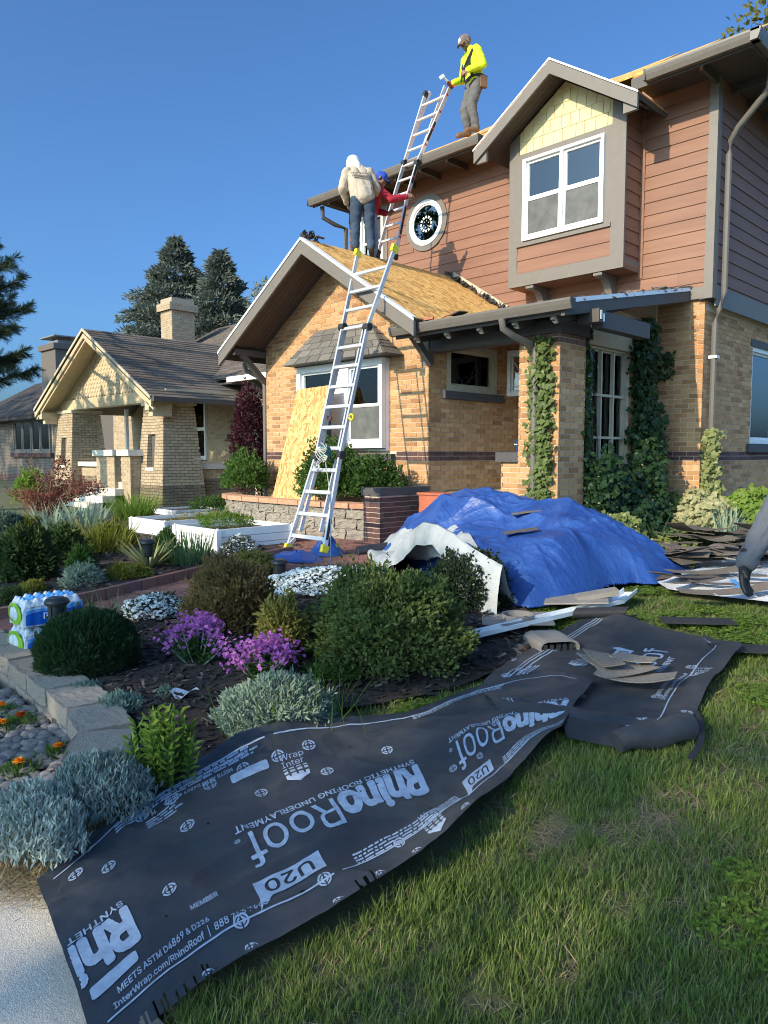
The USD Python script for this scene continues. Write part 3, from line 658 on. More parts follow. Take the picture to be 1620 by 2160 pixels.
while z < 6.2: board(bay, (BX1, 0, 0), Y_, X_, BY + .04, UY - .02, z, 'siding_brown'); z += SB
put('corner_board', MB().box(BX1 - .03, BX1 + .02, BY - .004, BY + .035, BZ0 - .002, bz(BX1) - .16), 'taupe_trim', bay)
put('trim_strip', MB().box(BX1 + .012, BX1 + .075, UY - .03, UY - .002, 3.95, 6.3), 'siding_brown', bay)
put('bay_skirt', MB().box(BX1 + .0, BX1 + .014, BY + .035, UY - .02, BZ0 - .004, BZ0 + .15), 'taupe_trim', bay)
# cream shingles
r = 0; z = 6.055
while z < brz - .2:
    hh = .185; x = -6.955 - rng.random() * .15
    while x < -5.387:
        w = .11 + rng.random() * .12; a, b = max(x, -6.958), min(x + w, -5.387); x += w
        if b - a < .02: continue
        top = z + hh + .02
        q = Polygon([(a + .004, z), (b - .004, z), (b - .004, top), (a + .004, top)]).intersection(Polygon([(-7, 6), (-5.3, 6), (-5.3, bz(-5.3) - .16), (bridge, brz - .16), (-7, bz(-7) - .16)]))
        if q.is_empty or q.area < 2e-4: continue
        mb = MB().ext(q, (0, BY + .018, 0), X_, Z_, -Y_, .012)
        v, f = mb.arrays(); v = v.copy(); v[:, 1] += (v[:, 2] - z) * .05
        put('wall_shingle', MB().add(v, f), 'cream_shingle', bay)
    z += hh
window(house, (-6.87, BY + .005, 4.72), X_, -Y_, [(.05, .665, .62, 1.195), (.05, .665, .05, .63), (.715, 1.33, .62, 1.195), (.715, 1.33, .05, .63)], 1.38, 1.235, fr=.06, pane='pane_coated', screens=(1, 3), shades=(0, 2), back=True)
for x in (-6.75, -5.58):                      # corbels
    prof = Polygon([(0, 0), (-.44, 0), (-.44, -.05), (-.38, -.07), (-.34, -.055), (-.27, -.075), (-.19, -.13), (-.14, -.22), (-.12, -.27), (-.07, -.3), (0, -.31)])
    put('corbel', MB().ext(prof, (x - .055, UY - .02, BZ0 - .004), Y_, Z_, X_, .11).box(x - .07, x + .07, UY - .48, UY - .02, BZ0 - .045, BZ0 - .005), 'taupe_trim', bay)
BE = 1.36
for sgn in (-1, 1):
    B0 = np.array([bridge, bry, brz])
    put('rake_board', MB().ext(Polygon([(0, -.02), (0, -.2), (BE, -.2 - bsl * BE), (BE, -.02 - bsl * BE)]), B0, (sgn, 0, 0), Z_, Y_, .035), 'taupe_trim', bay)
    put('drip_edge', MB().ext(Polygon([(0, .016), (0, -.012), (BE + .01, -.012 - bsl * (BE + .01)), (BE + .01, .016 - bsl * (BE + .01))]), B0 - Y_ * .014, (sgn, 0, 0), Z_, Y_, .012), 'white_metal', bay)
    d = np.array([sgn, 0, -bsl]) / math.hypot(1, bsl); n = np.array([sgn * bsl, 0, 1]) / math.hypot(1, bsl); run = BE * math.hypot(1, bsl)
    put('roof', MB().obox(B0 + d * run / 2 + Y_ * 1.6 - n * .03, d * run / 2, Y_ * 1.58, n * .03), 'taupe_dark', bay); put('osb_panel', MB().obox(B0 + d * run / 2 + Y_ * 1.6 + n * .008, d * (run / 2 - .01), Y_ * 1.57, n * .007), 'osb_roof', bay)
    for k in range(5): put('soffit_board', MB().obox(B0 + d * (run / 2 - .01) - n * .085 + Y_ * (.08 + k * .085), d * (run / 2 - .02), Y_ * .04, n * .01), 'soffit', bay)
    xe = bridge + sgn * (BE - .02)
    put('rake_return', MB().box(min(xe, xe - sgn * .2), max(xe, xe - sgn * .2), bry + .04, bry + .09, bz(xe) - .22, bz(xe) - .05), 'taupe_trim', bay)

# round window
cx, cz_ = OC; circ = lambda r: shapely.Point(cx, cz_).buffer(r, 24)
rwn = put('round_window', MB().ext(circ(.50).difference(circ(.405)), (0, UY - .035, 0), X_, Z_, Y_, .05), 'taupe_trim', house)
put('frame', MB().ext(circ(.405).difference(circ(.335)), (0, UY - .05, 0), X_, Z_, Y_, .065), 'white_vinyl', rwn)
put('frame_inner', MB().ext(circ(.337).difference(circ(.31)), (0, UY - .03, 0), X_, Z_, Y_, .04), 'white_vinyl', rwn)
put('pane', MB().ext(circ(.311), (0, UY - .02, 0), X_, Z_, Y_, .004), 'pane_blue', rwn)
put('interior', MB().ext(circ(.33), (0, UY - .004, 0), X_, Z_, Y_, .003), 'room', rwn)
et_ = MB()
for k in range(12):
    a = k * np.pi / 6; c = np.array([cx + .125 * math.cos(a), UY - .024, cz_ - .02 + .125 * math.sin(a)]); t = np.array([math.cos(a), 0, math.sin(a)])
    et_.obox(c, t * .022, np.cross(t, Y_) * .019, Y_ * .001)
for k in range(6):
    a = k * np.pi / 3 + .3; c = np.array([cx + .06 * math.cos(a), UY - .024, cz_ - .02 + .06 * math.sin(a)]); t = np.array([math.cos(a), 0, math.sin(a)])
    et_.obox(c, t * .012, np.cross(t, Y_) * .006, Y_ * .001)
put('etched_ornament', et_, 'blind', rwn)
window(house, (LW[0], UY - .03, LW[2]), X_, -Y_, [(.05, .58, .5, 1.0), (.05, .58, .05, .52)], .63, 1.05, fr=.05, pane='pane_coated', back=False)
put('window_trim', MB().ext(rect(LW[0] - .09, LW[1] + .09, LW[2] - .09, LW[3] + .09).difference(rect(LW[0], LW[1], LW[2], LW[3])), (0, UY - .03, 0), X_, Z_, Y_, .028), 'taupe_trim', house)
put('interior', MB().box(LW[0], LW[1], UY - .012, UY - .008, LW[2], LW[3]), 'room', house)

# main roof: hipped, gutter all along the eave, rafter tails
EX0, EX1, EY, EZ, MS = -11.80, -3.48, 9.80, 6.48, .56
ridge_y = EY + 4.1; rz_ = EZ + MS * 4.1
R0, R1 = (EX0 + 4.1, ridge_y, rz_), (EX1 - 4.1, ridge_y, rz_)
c0, c1, c2, c3 = (EX0, EY, EZ), (EX1, EY, EZ), (EX1, 2 * ridge_y - EY, EZ), (EX0, 2 * ridge_y - EY, EZ)
plan = Polygon([c0[:2], c1[:2], R1[:2], R0[:2]]).difference(rect(BX0 - .2, BX1 + .16, EY - 1, UY + .3))
tt = MB().ext(plan, (0, 0, 0), X_, Y_, Z_, .01); vv, ff = tt.arrays(); vv = vv.copy(); vv[:, 2] += EZ + MS * (vv[:, 1] - EY) - .01
mr = put('roof', MB().add(vv, ff).add([c1, c2, R1], [[0, 1, 2]]).add([c3, c0, R0], [[0, 1, 2]]).add([c2, c3, R0, R1], [[0, 1, 2, 3]]), 'osb_roof', house)
dn = np.array([0, 1, MS]) / math.hypot(1, MS); nn = np.array([0, -MS, 1]) / math.hypot(1, MS)
for r in range(3):
    x = EX0 + .1 + r * 1.1 - (1.1 if r % 2 else 0)
    while x < EX1 - .1 - r * 1.1:
        a, b = max(x, EX0 + .05 + r * 1.08), min(x + 2.27, EX1 - .05 - r * 1.08)
        segs = [(a, b)] if r else [q for q in ((a, min(b, BX0 - .21)), (max(a, BX1 + .17), b)) if q[1] - q[0] > .1]
        for a, b in segs:
            if b - a > .1: put('osb_panel', MB().obox(np.array([(a + b) / 2, EY, EZ + .01]) + dn * (r * 1.14 + .57), X_ * (b - a) / 2, dn * .565, nn * .008), 'osb_roof', mr)
        x += 2.28
sof = MB()
sof.box(EX0, BX0 - .2, EY, UY - .03, EZ - .05, EZ - .03).box(BX1 + .16, EX1, EY, UY - .03, EZ - .05, EZ - .03).box(UX1 + .035, EX1, UY - .03, 17, EZ - .05, EZ - .03).box(EX0, UX0 - .01, UY - .03, 17, EZ - .05, EZ - .03)
put('soffit', sof, 'soffit', house)
put('fascia', MB().box(EX0, BX0 - .2, EY - .02, EY - .001, EZ - .16, EZ - .005), 'taupe_dark', house); put('fascia', MB().box(BX1 + .16, EX1, EY - .02, EY - .001, EZ - .16, EZ - .005), 'taupe_dark', house)
put('fascia', MB().box(EX1 - .001, EX1 + .02, EY - .02, 17.2, EZ - .16, EZ - .005), 'taupe_dark', house)
gutter(EX0 - .02, -7.56, EY - .02, EZ - .135, .13, .12); gutter(-4.78, EX1 + .12, EY - .02, EZ - .135, .13, .12)
prof = Polygon([(0, 0), (.084, 0), (.094, .024), (.108, .06), (.12, .104), (.12, .13), (0, .13)])
put('gutter', MB().ext(prof, (EX1 + .02, EY - .14, EZ - .135), X_, Z_, Y_, 7.3), 'gutter_brown', house)
put('gutter_end', MB().box(-4.80, -4.775, EY - .145, EY - .02, EZ - .14, EZ + .0), 'taupe_dark', house)
put('gutter_end', MB().box(-7.57, -7.545, EY - .145, EY - .02, EZ - .14, EZ + .0), 'taupe_dark', house)
put('gutter_end', MB().box(EX0 - .028, EX0 - .02, EY - .145, EY - .02, EZ - .14, EZ - .0), 'taupe_dark', house)
x = EX0 + .35
while x < EX1 - .1:
    if not (BX0 - .45 < x < BX1 + .45):
        put('rafter_tail', MB().box(x - .022, x + .022, EY + .10, UY - .02, EZ - .15, EZ - .052), 'taupe_dark', house)
        put('rafter_end', MB().ext(Polygon([(EY + .099, EZ - .052), (EY + .09, EZ - .06), (EY + .09, EZ - .15), (EY + .099, EZ - .15)]), (x - .023, 0, 0), Y_, Z_, X_, .046), 'old_cream', house)  # pale end piece imitates sun catching the dark rafter tail
    x += .61
y = UY + .4
while y < 16: put('rafter_tail', MB().box(UX1 + .04, EX1 - .06, y - .022, y + .022, EZ - .15, EZ - .052), 'taupe_dark', house); y += .61
put('drip_edge', MB().bar((EX0, EY - .04, EZ + .004), (-7.6, EY - .04, EZ + .004), .09, .006).bar((-4.8, EY - .04, EZ + .004), (EX1, EY - .04, EZ + .004), .09, .006), 'white_metal', house)
# downspouts
dsx = UX1 + .10
dp = [(EX1 + .06, EY + .5, EZ - .14), (EX1 + .05, EY + .55, EZ - .3), (EX1 - .0, EY + .62, EZ - .44), (dsx + .14, UY + .13, 5.75), (dsx + .02, UY + .2, 5.62), (dsx, UY + .2, 5.45), (dsx, UY + .2, 3.62), (dsx - .06, UY + .2, 3.4), (dsx - .11, UY + .2, 3.2), (dsx - .11, UY + .2, .5)]
put('downspout', MB().tube(dp, .042, 8), 'gutter_brown', house, smooth=40)
put('downspout_strap', MB().box(dsx - .17, dsx - .05, UY + .15, UY + .25, 2.73, 2.77), 'white_metal', house)
put('downspout', MB().tube([(UX0 - .2, EY + .1, EZ - .14), (UX0 - .2, EY + .12, EZ - .35), (UX0 - .1, EY + .35, EZ - .46), (UX0 - .05, UY - .05, EZ - .5), (UX0 - .05, UY - .04, 4.4)], .045, 8), 'taupe_dark', house, smooth=40)

tag(put('red_porch_box', MB().box(-6.66, -6.2, 7.32, 7.6, .28, .86).box(-6.68, -6.18, 7.30, 7.62, .862, .89), 'red_box'), 'orange red wooden box by the porch steps beside the dark brick wing wall', 'box')
# ================================================================== the neighbour's bungalow
nb = thing('bungalow', 'pale buff brick bungalow with a front gable porch and brown shingle roof', 'bungalow')
nbk = Bricks(0)
def nwall(o, U, N, poly, a, b, z0, z1, ops=(), m='buff_brick', d=.2, dark=1.0, inside=None):
    w = put('wall', MB().ext(poly, np.asarray(o, float), U, Z_, -np.asarray(N, float), d), 'mortar_buff', nb)
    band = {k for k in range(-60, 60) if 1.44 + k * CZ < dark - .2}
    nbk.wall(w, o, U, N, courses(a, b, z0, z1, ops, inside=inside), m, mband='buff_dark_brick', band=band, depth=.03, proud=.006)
    return w
# battered porch columns with arched niches
def column(x0, x1, y0, y1):
    w = put('wall', MB().box(x0 + .03, x1 - .03, y0 + .03, y1 - .03, .0, 2.5), 'mortar_buff', nb)
    def col_face(o, U, N, a, b, niche=None):
        rr = []
        for (p, q, za, zb, k) in courses(a - .22, b + .22, .05, 2.52, [niche] if niche else ()):
            tap = .2 * (1 - max(0, min(1, (za - .0) / 2.5))); lo, hi = a - tap, b + tap
            p2, q2 = max(p, lo), min(q, hi)
            if q2 - p2 > .02: rr.append((p2, q2, za, zb, k))
        o = np.asarray(o, float); N = np.asarray(N, float)
        for (p, q, za, zb, k) in rr:
            tap = .2 * (1 - max(0, min(1, za / 2.5)))
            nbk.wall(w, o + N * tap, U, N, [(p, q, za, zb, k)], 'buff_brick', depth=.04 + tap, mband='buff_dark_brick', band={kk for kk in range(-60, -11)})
    xm = (x0 + x1) / 2
    col_face((0, y0, 0), X_, -Y_, x0, x1, (xm - .17, xm + .17, 1.1, 1.86))
    col_face((x1, 0, 0), Y_, X_, y0, y1)
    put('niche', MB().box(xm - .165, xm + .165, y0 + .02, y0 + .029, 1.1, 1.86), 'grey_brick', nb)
    put('niche_sill', MB().box(xm - .2, xm + .2, y0 - .15, y0 + .02, 1.03, 1.10), 'concrete_step', nb)
    put('column_cap', MB().box(x0 - .05, x1 + .05, y0 - .05, y1 + .05, 2.5, 2.58), 'old_cream', nb)
column(-20.9, -19.98, 8.2, 8.95); column(-15.98, -15.08, 8.2, 8.95)
# porch walls, pedestals, steps
nwall((0, 8.35, 0), X_, -Y_, rect(-19.9, -17.6, 0, 1.08), -19.9, -17.6, .05, 1.08)
put('wall_cap', MB().box(-19.95, -17.7, 8.25, 8.75, 1.085, 1.2), 'concrete_step', nb)
for x0, x1 in ((-17.72, -16.75), (-16.42, -15.95)):
    w = put('wall', MB().box(x0 + .02, x1 - .02, 7.82, 8.4, 0, 1.36), 'mortar_buff', nb)
    nbk.wall(w, (0, 7.82, 0), X_, -Y_, courses(x0, x1, .05, 1.36), 'buff_brick'); nbk.wall(w, (x1 - .02, 0, 0), Y_, X_, courses(7.81, 8.4, .05, 1.36), 'buff_brick')
    put('wall_cap', MB().box(x0 - .06, x1 + .06, 7.74, 8.46, 1.362, 1.50), 'concrete_step', nb)
for k in range(4): put('step', MB().box(-17.9 + .0, -16.3, 7.0 + k * .3, 8.35, .0, .30 + .15 * k), 'concrete_step', nb)
put('porch_floor', MB().box(-20.5, -15.1, 8.36, 10.5, .5, .80), 'concrete', nb)
nwall((-15.1, 0, 0), Y_, X_, rect(8.95, 10.5, 0, 1.05), 8.95, 10.5, .05, 1.05)
put('wall_cap', MB().box(-15.3, -15.02, 8.95, 10.5, 1.055, 1.19), 'concrete', nb)
# back wall and main body
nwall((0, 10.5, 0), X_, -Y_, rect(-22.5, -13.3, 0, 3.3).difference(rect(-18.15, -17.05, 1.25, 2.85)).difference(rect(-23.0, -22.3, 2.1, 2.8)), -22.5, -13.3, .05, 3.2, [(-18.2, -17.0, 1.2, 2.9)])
nwall((-13.3, 0, 0), Y_, X_, rect(10.7, 19, 0, 3.3), 10.5, 19, .05, 3.2)
window(nb, (-18.15, 10.48, 1.25), X_, -Y_, [(.06, 1.04, .05, .82), (.06, 1.04, .80, 1.54)], 1.1, 1.6, fr=.08, m='white_vinyl', backmat='room')
put('curtain', MB().box(-17.9, -17.2, 10.66, 10.67, 1.35, 2.05), 'reflected_orange', nb)  # flat orange panel stands in for a reflection in the window
put('window_frame', MB().box(-20.1, -19.0, 10.46, 10.48, 1.9, 2.75), 'room', nb); put('window_sill', MB().box(-20.2, -18.9, 10.40, 10.478, 1.8, 1.895), 'brown_brick', nb)
put('porch_post', MB().box(-19.05, -18.97, 9.2, 9.28, .8, 2.6), 'white_vinyl', nb)
put('mailbox', MB().box(-15.95, -15.75, 10.38, 10.47, 1.78, 1.9), 'black_plastic', nb)
nbk.build()
# porch roof and gable
NR, NZ, NS, NY = -18.0, 4.42, .545, 7.7
nz = lambda x: NZ - NS * abs(x - NR)
EHn = 3.3
for sgn in (-1, 1):
    d = np.array([sgn, 0, -NS]) / math.hypot(1, NS); n = np.array([sgn * NS, 0, 1]) / math.hypot(1, NS); run = EHn * math.hypot(1, NS)
    A = np.array([NR, NY, NZ])
    rf = put('roof', MB().obox(A + d * run / 2 + Y_ * 2.4 - n * .05, d * run / 2, Y_ * 2.4, n * .04), 'taupe_dark', nb)
    if sgn > 0:
        pts = [A + d * run + n * .0, A + d * run + Y_ * 4.8, A + Y_ * 4.8, A]
        rows, st = 26, MB()
        for r in range(rows):
            t0, t1 = r / rows, min(1, (r + 1.15) / rows); y = rng.random() * -.5
            while y < 4.8:
                w = .35 + rng.random() * .5; a, b = max(0, y), min(4.8, y + w - .004); y += w
                if b - a < .02: continue
                p0, p1 = A + d * run * (1 - t0), A + d * run * (1 - t1)
                v = [p0 + Y_ * a + n * .02, p0 + Y_ * b + n * .02, p1 + Y_ * b + n * .004, p1 + Y_ * a + n * .004, p0 + Y_ * a, p0 + Y_ * b]
                st.add(v, [[0, 1, 2], [0, 2, 3], [4, 5, 1], [4, 1, 0]])
        tag(put('shingles', st, 'shingle', rf), kind='stuff')
    else:
        put('shingles', MB().obox(A + d * run / 2 + Y_ * 2.4 - n * .004, d * run / 2, Y_ * 2.4, n * .008), 'shingle', rf)
    for (dy, h0, h1, th, mm, nm) in ((0, -.03, -.21, .04, 'cream_paint', 'rake_board'), (-.03, .02, -.05, .028, 'old_cream', 'drip_edge'), (.05, -.21, -.28, .05, 'cream_paint', 'rake_moulding')):
        put(nm, MB().ext(Polygon([(0, h0), (0, h1), (EHn, h1 - NS * EHn), (EHn, h0 - NS * EHn)]), A + Y_ * dy, (sgn, 0, 0), Z_, Y_, th), mm, nb)
    put('soffit', MB().obox(A + d * run / 2 - n * .11 + Y_ * .32, d * run / 2, Y_ * .27, n * .012), 'cream_paint', nb)
    xb = NR + sgn * 3.02; put('beam_end', MB().box(xb - .09, xb + .09, NY + .05, 8.3, nz(xb) - .42, nz(xb) - .24).box(xb - .08, xb + .08, NY + .14, 8.3, nz(xb) - .55, nz(xb) - .42), 'cream_paint', nb)
put('beam', MB().box(-21.0, -15.0, 8.22, 8.5, 2.585, 2.84).box(-15.25, -15.0, 8.5, 10.5, 2.585, 2.84), 'cream_paint', nb)
put('gutter', MB().box(NR + EHn - .0, NR + EHn + .1, NY + .02, 10.4, nz(NR + EHn) - .1, nz(NR + EHn) + .01), 'taupe_dark', nb)
put('downspout', MB().tube([(-14.62, 10.35, 2.6), (-14.65, 10.36, 2.4), (-14.66, 10.36, .3)], .05, 6), 'old_cream', nb)
put('gable_board', MB().ext(Polygon([(-20.9, 2.845), (-15.1, 2.845), (NR, NZ - .2)]), (0, 8.26, 0), X_, Z_, Y_, .1), 'cream_paint', nb)
fs = 0; r = 0; z = 2.86
half = [(math.cos(t) * .078, math.sin(t) * .06) for t in np.linspace(np.pi, 2 * np.pi, 7)]
rest = MB()
while z < NZ - .32:
    x = -20.9 + (.08 if r % 2 else 0)
    while x < -15.1:
        if z + .1 < nz(x) - .22:
            v = Polygon([(a, b) for a, b in half] + [(.078, .12), (-.078, .12)])
            mb = MB() if fs < 300 else rest
            mb2 = MB().ext(v, (x, 8.255, z + .06), X_, Z_, -Y_, .02); vv, ff = mb2.arrays(); vv = vv.copy(); vv[:, 1] += (vv[:, 2] - z) * .12
            mb.add(vv, ff)
            if fs < 300: put('fish_scale_shingle', mb, 'cream_paint', nb)
            fs += 1
        x += .162
    z += .105; r += 1
if rest.v: tag(put('fish_scales', rest, 'cream_paint', nb), kind='stuff')
# main roof
def shingled_slope(A, B, C, D, parent, rows, m='shingle', wmin=.4, name='shingles'):
    A, B, C, D = (np.array(q, float) for q in (A, B, C, D)); N = np.cross(B - A, D - A); N /= np.linalg.norm(N); st = MB()
    for r in range(rows):
        t0, t1 = r / rows, min(1, (r + 1.15) / rows)
        L0, R0, L1, R1 = A + (D - A) * t0, B + (C - B) * t0, A + (D - A) * t1, B + (C - B) * t1; W = np.linalg.norm(R0 - L0)
        u = -rng.random() * .5
        while u < W:
            w = wmin + rng.random() * .6; a, b = max(0, u) / W, min(W, u + w - .005) / W; u += w
            q = [L0 + (R0 - L0) * a + N * .025, L0 + (R0 - L0) * b + N * .025, L1 + (R1 - L1) * b + N * .004, L1 + (R1 - L1) * a + N * .004, L0 + (R0 - L0) * a, L0 + (R0 - L0) * b]
            st.add(q, [[0, 1, 2], [0, 2, 3], [4, 5, 1], [4, 1, 0]])
    tag(put(name, st, m, parent), kind='stuff')
mz = lambda y: 3.2 + .565 * (y - 9.9)
mrf = put('roof', MB().add([(-22.6, 9.9, 3.17), (-13.0, 9.9, 3.17), (-14.5, 14.5, 5.77), (-22.6, 14.5, 5.77)], [[0, 1, 2, 3]]).add([(-13.0, 9.9, 3.17), (-13.0, 19.1, 3.17), (-14.5, 14.5, 5.77)], [[0, 1, 2]]).add([(-22.6, 19.1, 3.17), (-22.6, 9.9, 3.17), (-22.6, 14.5, 5.77)], [[0, 1, 2]]), 'shingle', nb)
shingled_slope((-22.6, 9.9, 3.2), (-13.0, 9.9, 3.2), (-14.5, 14.5, 5.8), (-22.6, 14.5, 5.8), mrf, 32)
put('gutter', MB().box(-15.0, -12.9, 9.78, 9.9, 3.08, 3.2), 'white_vinyl', nb)
put('eave_brace', MB().bar((-14.2, 10.5, 2.7), (-14.2, 9.95, 3.08), .1, .1).box(-22, -13.0, 9.92, 10.5, 3.06, 3.1), 'taupe_dark', nb)
ch = put('chimney', MB().box(-22.3, -21.6, 12.1, 12.9, 3.5, 6.0).box(-22.38, -21.52, 12.0, 13.0, 6.0, 6.2).box(-22.3, -21.6, 12.1, 12.9, 6.2, 6.36), 'mortar_buff', nb)
cb = Bricks(0)
for (o, U, N, a, b) in (((0, 12.1, 0), X_, -Y_, -22.3, -21.6), ((-21.6, 0, 0), Y_, X_, 12.1, 12.9)): cb.wall(ch, o, U, N, courses(a, b, 4.4, 5.99), 'buff_brick')
for (o, U, N, a, b) in (((0, 12.0, 0), X_, -Y_, -22.38, -21.52), ((-21.52, 0, 0), Y_, X_, 12.0, 13.0)): cb.wall(ch, o, U, N, courses(a, b, 5.98, 6.2), 'buff_brick')
cb.build()
# covered boat-shaped bundle on the porch
th_ = np.linspace(0, 2 * np.pi, 25); prof = []
P = np.array([[(-18.15 + 1.05 * r * math.cos(t), 9.05 + .55 * r * math.sin(t), .8 + .62 * (1 - r ** 2.6) * (1 + .25 * math.cos(t)) + .02 * math.sin(5 * t) * r) for t in th_] for r in np.linspace(0, 1, 9)])
flat('cover_grey', (.30, .29, .27), .7, var=.15, scale=4)
tag(put('covered_furniture', MB().grid(P, True), 'cover_grey', smooth=True), 'grey fabric cover over furniture on the bungalow porch', 'furniture cover')

# ------------------------------------------------------------------ a darker house beyond
h2 = thing('dark_brick_house', 'dark brick house with near black shingle roof at the far left', 'house')
w = put('wall', MB().ext(rect(-40, -27.5, -.4, 3.2).difference(rect(-35.7, -31.4, 1.45, 2.9)), (0, 12, 0), X_, Z_, Y_, .2), 'mortar_buff', h2)
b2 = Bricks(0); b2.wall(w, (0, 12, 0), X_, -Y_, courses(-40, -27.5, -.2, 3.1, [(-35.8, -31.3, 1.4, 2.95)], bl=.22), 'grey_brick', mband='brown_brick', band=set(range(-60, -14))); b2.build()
wn = window(h2, (-35.7, 11.96, 1.45), X_, -Y_, [(.08 + k * 1.04, 1.06 + k * 1.04, .1, 1.38) for k in range(4)], 4.3, 1.46, fr=.1, m='taupe_trim')
put('window_sill', MB().box(-35.9, -31.2, 11.85, 12.0, 1.28, 1.45), 'brown_brick', h2)
rf = put('roof', MB().add([(-41, 11.3, 2.98), (-27, 11.3, 2.98), (-27, 15, 5.1), (-41, 15, 5.1)], [[0, 1, 2, 3]]).box(-41, -27, 11.3, 11.36, 2.85, 2.98).box(-41, -27, 11.36, 12, 2.84, 2.9), 'shingle_dark', h2)
shingled_slope((-41, 11.3, 3.0), (-27, 11.3, 3.0), (-27, 15, 5.12), (-41, 15, 5.12), rf, 20, 'shingle_dark')
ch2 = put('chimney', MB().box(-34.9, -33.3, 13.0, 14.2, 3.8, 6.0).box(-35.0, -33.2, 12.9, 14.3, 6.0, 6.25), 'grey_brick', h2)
put('chimney_cap', MB().box(-34.7, -33.5, 13.2, 14.0, 6.25, 6.42).box(-34.95, -33.25, 12.95, 14.25, 6.55, 6.60).bar((-34.5, 13.4, 6.4), (-34.5, 13.4, 6.56), .05, .05, (1, 0, 0)).bar((-33.7, 13.8, 6.4), (-33.7, 13.8, 6.56), .05, .05, (1, 0, 0)), 'lead', h2)
h3 = thing('grey_roof_house', 'house of which only the grey shingle roof shows above the dark roof', 'house')
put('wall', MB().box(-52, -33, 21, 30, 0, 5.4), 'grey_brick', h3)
rf = put('roof', MB().add([(-53, 20, 5.2), (-32, 20, 5.2), (-34, 25, 8.6), (-53, 25, 8.6)], [[0, 1, 2, 3]]).add([(-32, 20, 5.2), (-32, 30, 5.2), (-34, 25, 8.6)], [[0, 1, 2]]), 'shingle_grey', h3)
shingled_slope((-53, 20, 5.22), (-32, 20, 5.22), (-34, 25, 8.62), (-53, 25, 8.62), rf, 30, 'shingle_grey')

# ================================================================== leaves
def leaf_mat(name, cols, tr=.3, rough=.55, spec=.3):
    pbr(name, [(.3, (.82, .82, .82)), (.7, (1, 1, 1))], 4, rough, rnd_ramp=[(i / (len(cols) - 1), tuple(1.22 * q for q in c)) for i, c in enumerate(cols)], translucent=tr, spec=spec)
leaf_mat('needle_blue', [(.085, .105, .085), (.13, .15, .12), (.17, .18, .135), (.10, .12, .095)], .1)
leaf_mat('needle_dark', [(.012, .03, .014), (.02, .045, .02), (.03, .055, .02)], .1)
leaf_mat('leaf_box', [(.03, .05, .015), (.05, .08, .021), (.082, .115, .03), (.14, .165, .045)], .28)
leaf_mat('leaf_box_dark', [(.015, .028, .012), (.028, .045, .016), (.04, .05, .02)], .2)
leaf_mat('leaf_spirea', [(.14, .14, .035), (.20, .195, .045), (.17, .11, .045), (.25, .235, .065)], .35)
leaf_mat('leaf_thyme', [(.022, .055, .018), (.04, .085, .026), (.06, .11, .034)], .2)
leaf_mat('leaf_green', [(.03, .07, .015), (.06, .12, .02), (.09, .16, .028)], .35)
leaf_mat('leaf_bright', [(.07, .13, .015), (.12, .2, .025), (.17, .25, .04)], .4)
leaf_mat('leaf_yellow', [(.14, .15, .02), (.2, .2, .03), (.11, .13, .02)], .35)
leaf_mat('leaf_silver', [(.24, .30, .27), (.34, .40, .36), (.42, .47, .42), (.20, .26, .23)], .15, .8)
leaf_mat('leaf_artemisia', [(.13, .19, .15), (.19, .26, .20), (.25, .32, .25), (.15, .2, .13)], .2, .8)
leaf_mat('leaf_bluegreen', [(.09, .15, .11), (.14, .2, .15), (.18, .24, .17)], .25)
leaf_mat('leaf_iris', [(.05, .11, .045), (.08, .15, .06), (.06, .12, .05)], .3, .4)
leaf_mat('leaf_iris_pale', [(.2, .27, .2), (.27, .34, .24), (.15, .22, .15)], .3, .5)
leaf_mat('leaf_yucca', [(.30, .30, .13), (.16, .18, .07), (.36, .35, .17)], .2, .5)
leaf_mat('leaf_ivy_sunlit', [(.07, .10, .03), (.13, .17, .05), (.24, .26, .10), (.36, .34, .18)], .3, .4)  # paler than the leaf itself: sunlight is mixed into these tones
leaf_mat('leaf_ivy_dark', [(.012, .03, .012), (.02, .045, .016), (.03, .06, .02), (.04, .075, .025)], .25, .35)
leaf_mat('leaf_plum', [(.05, .012, .018), (.09, .02, .03), (.12, .03, .04)], .35)
leaf_mat('leaf_barberry', [(.10, .028, .022), (.16, .05, .04), (.2, .07, .05), (.12, .05, .03)], .35)
leaf_mat('petal_white', [(.62, .68, .70), (.74, .78, .78), (.66, .72, .74)], .25, .6)
leaf_mat('petal_purple', [(.42, .12, .40), (.50, .17, .50), (.36, .10, .36), (.55, .20, .48)], .35, .6)
leaf_mat('petal_orange', [(.75, .22, .01), (.8, .33, .01), (.7, .16, .01)], .3, .6)
leaf_mat('petal_red', [(.4, .05, .01), (.5, .08, .01)], .3, .6)
leaf_mat('dry_stem', [(.22, .17, .09), (.30, .24, .14), (.15, .11, .06)], .1, .9)
leaf_mat('tree_leaf', [(.03, .06, .015), (.05, .09, .02), (.07, .11, .03)], .3)
leaf_mat('rear_leaf', [(.09, .09, .025), (.14, .13, .04), (.07, .08, .03)], .3)

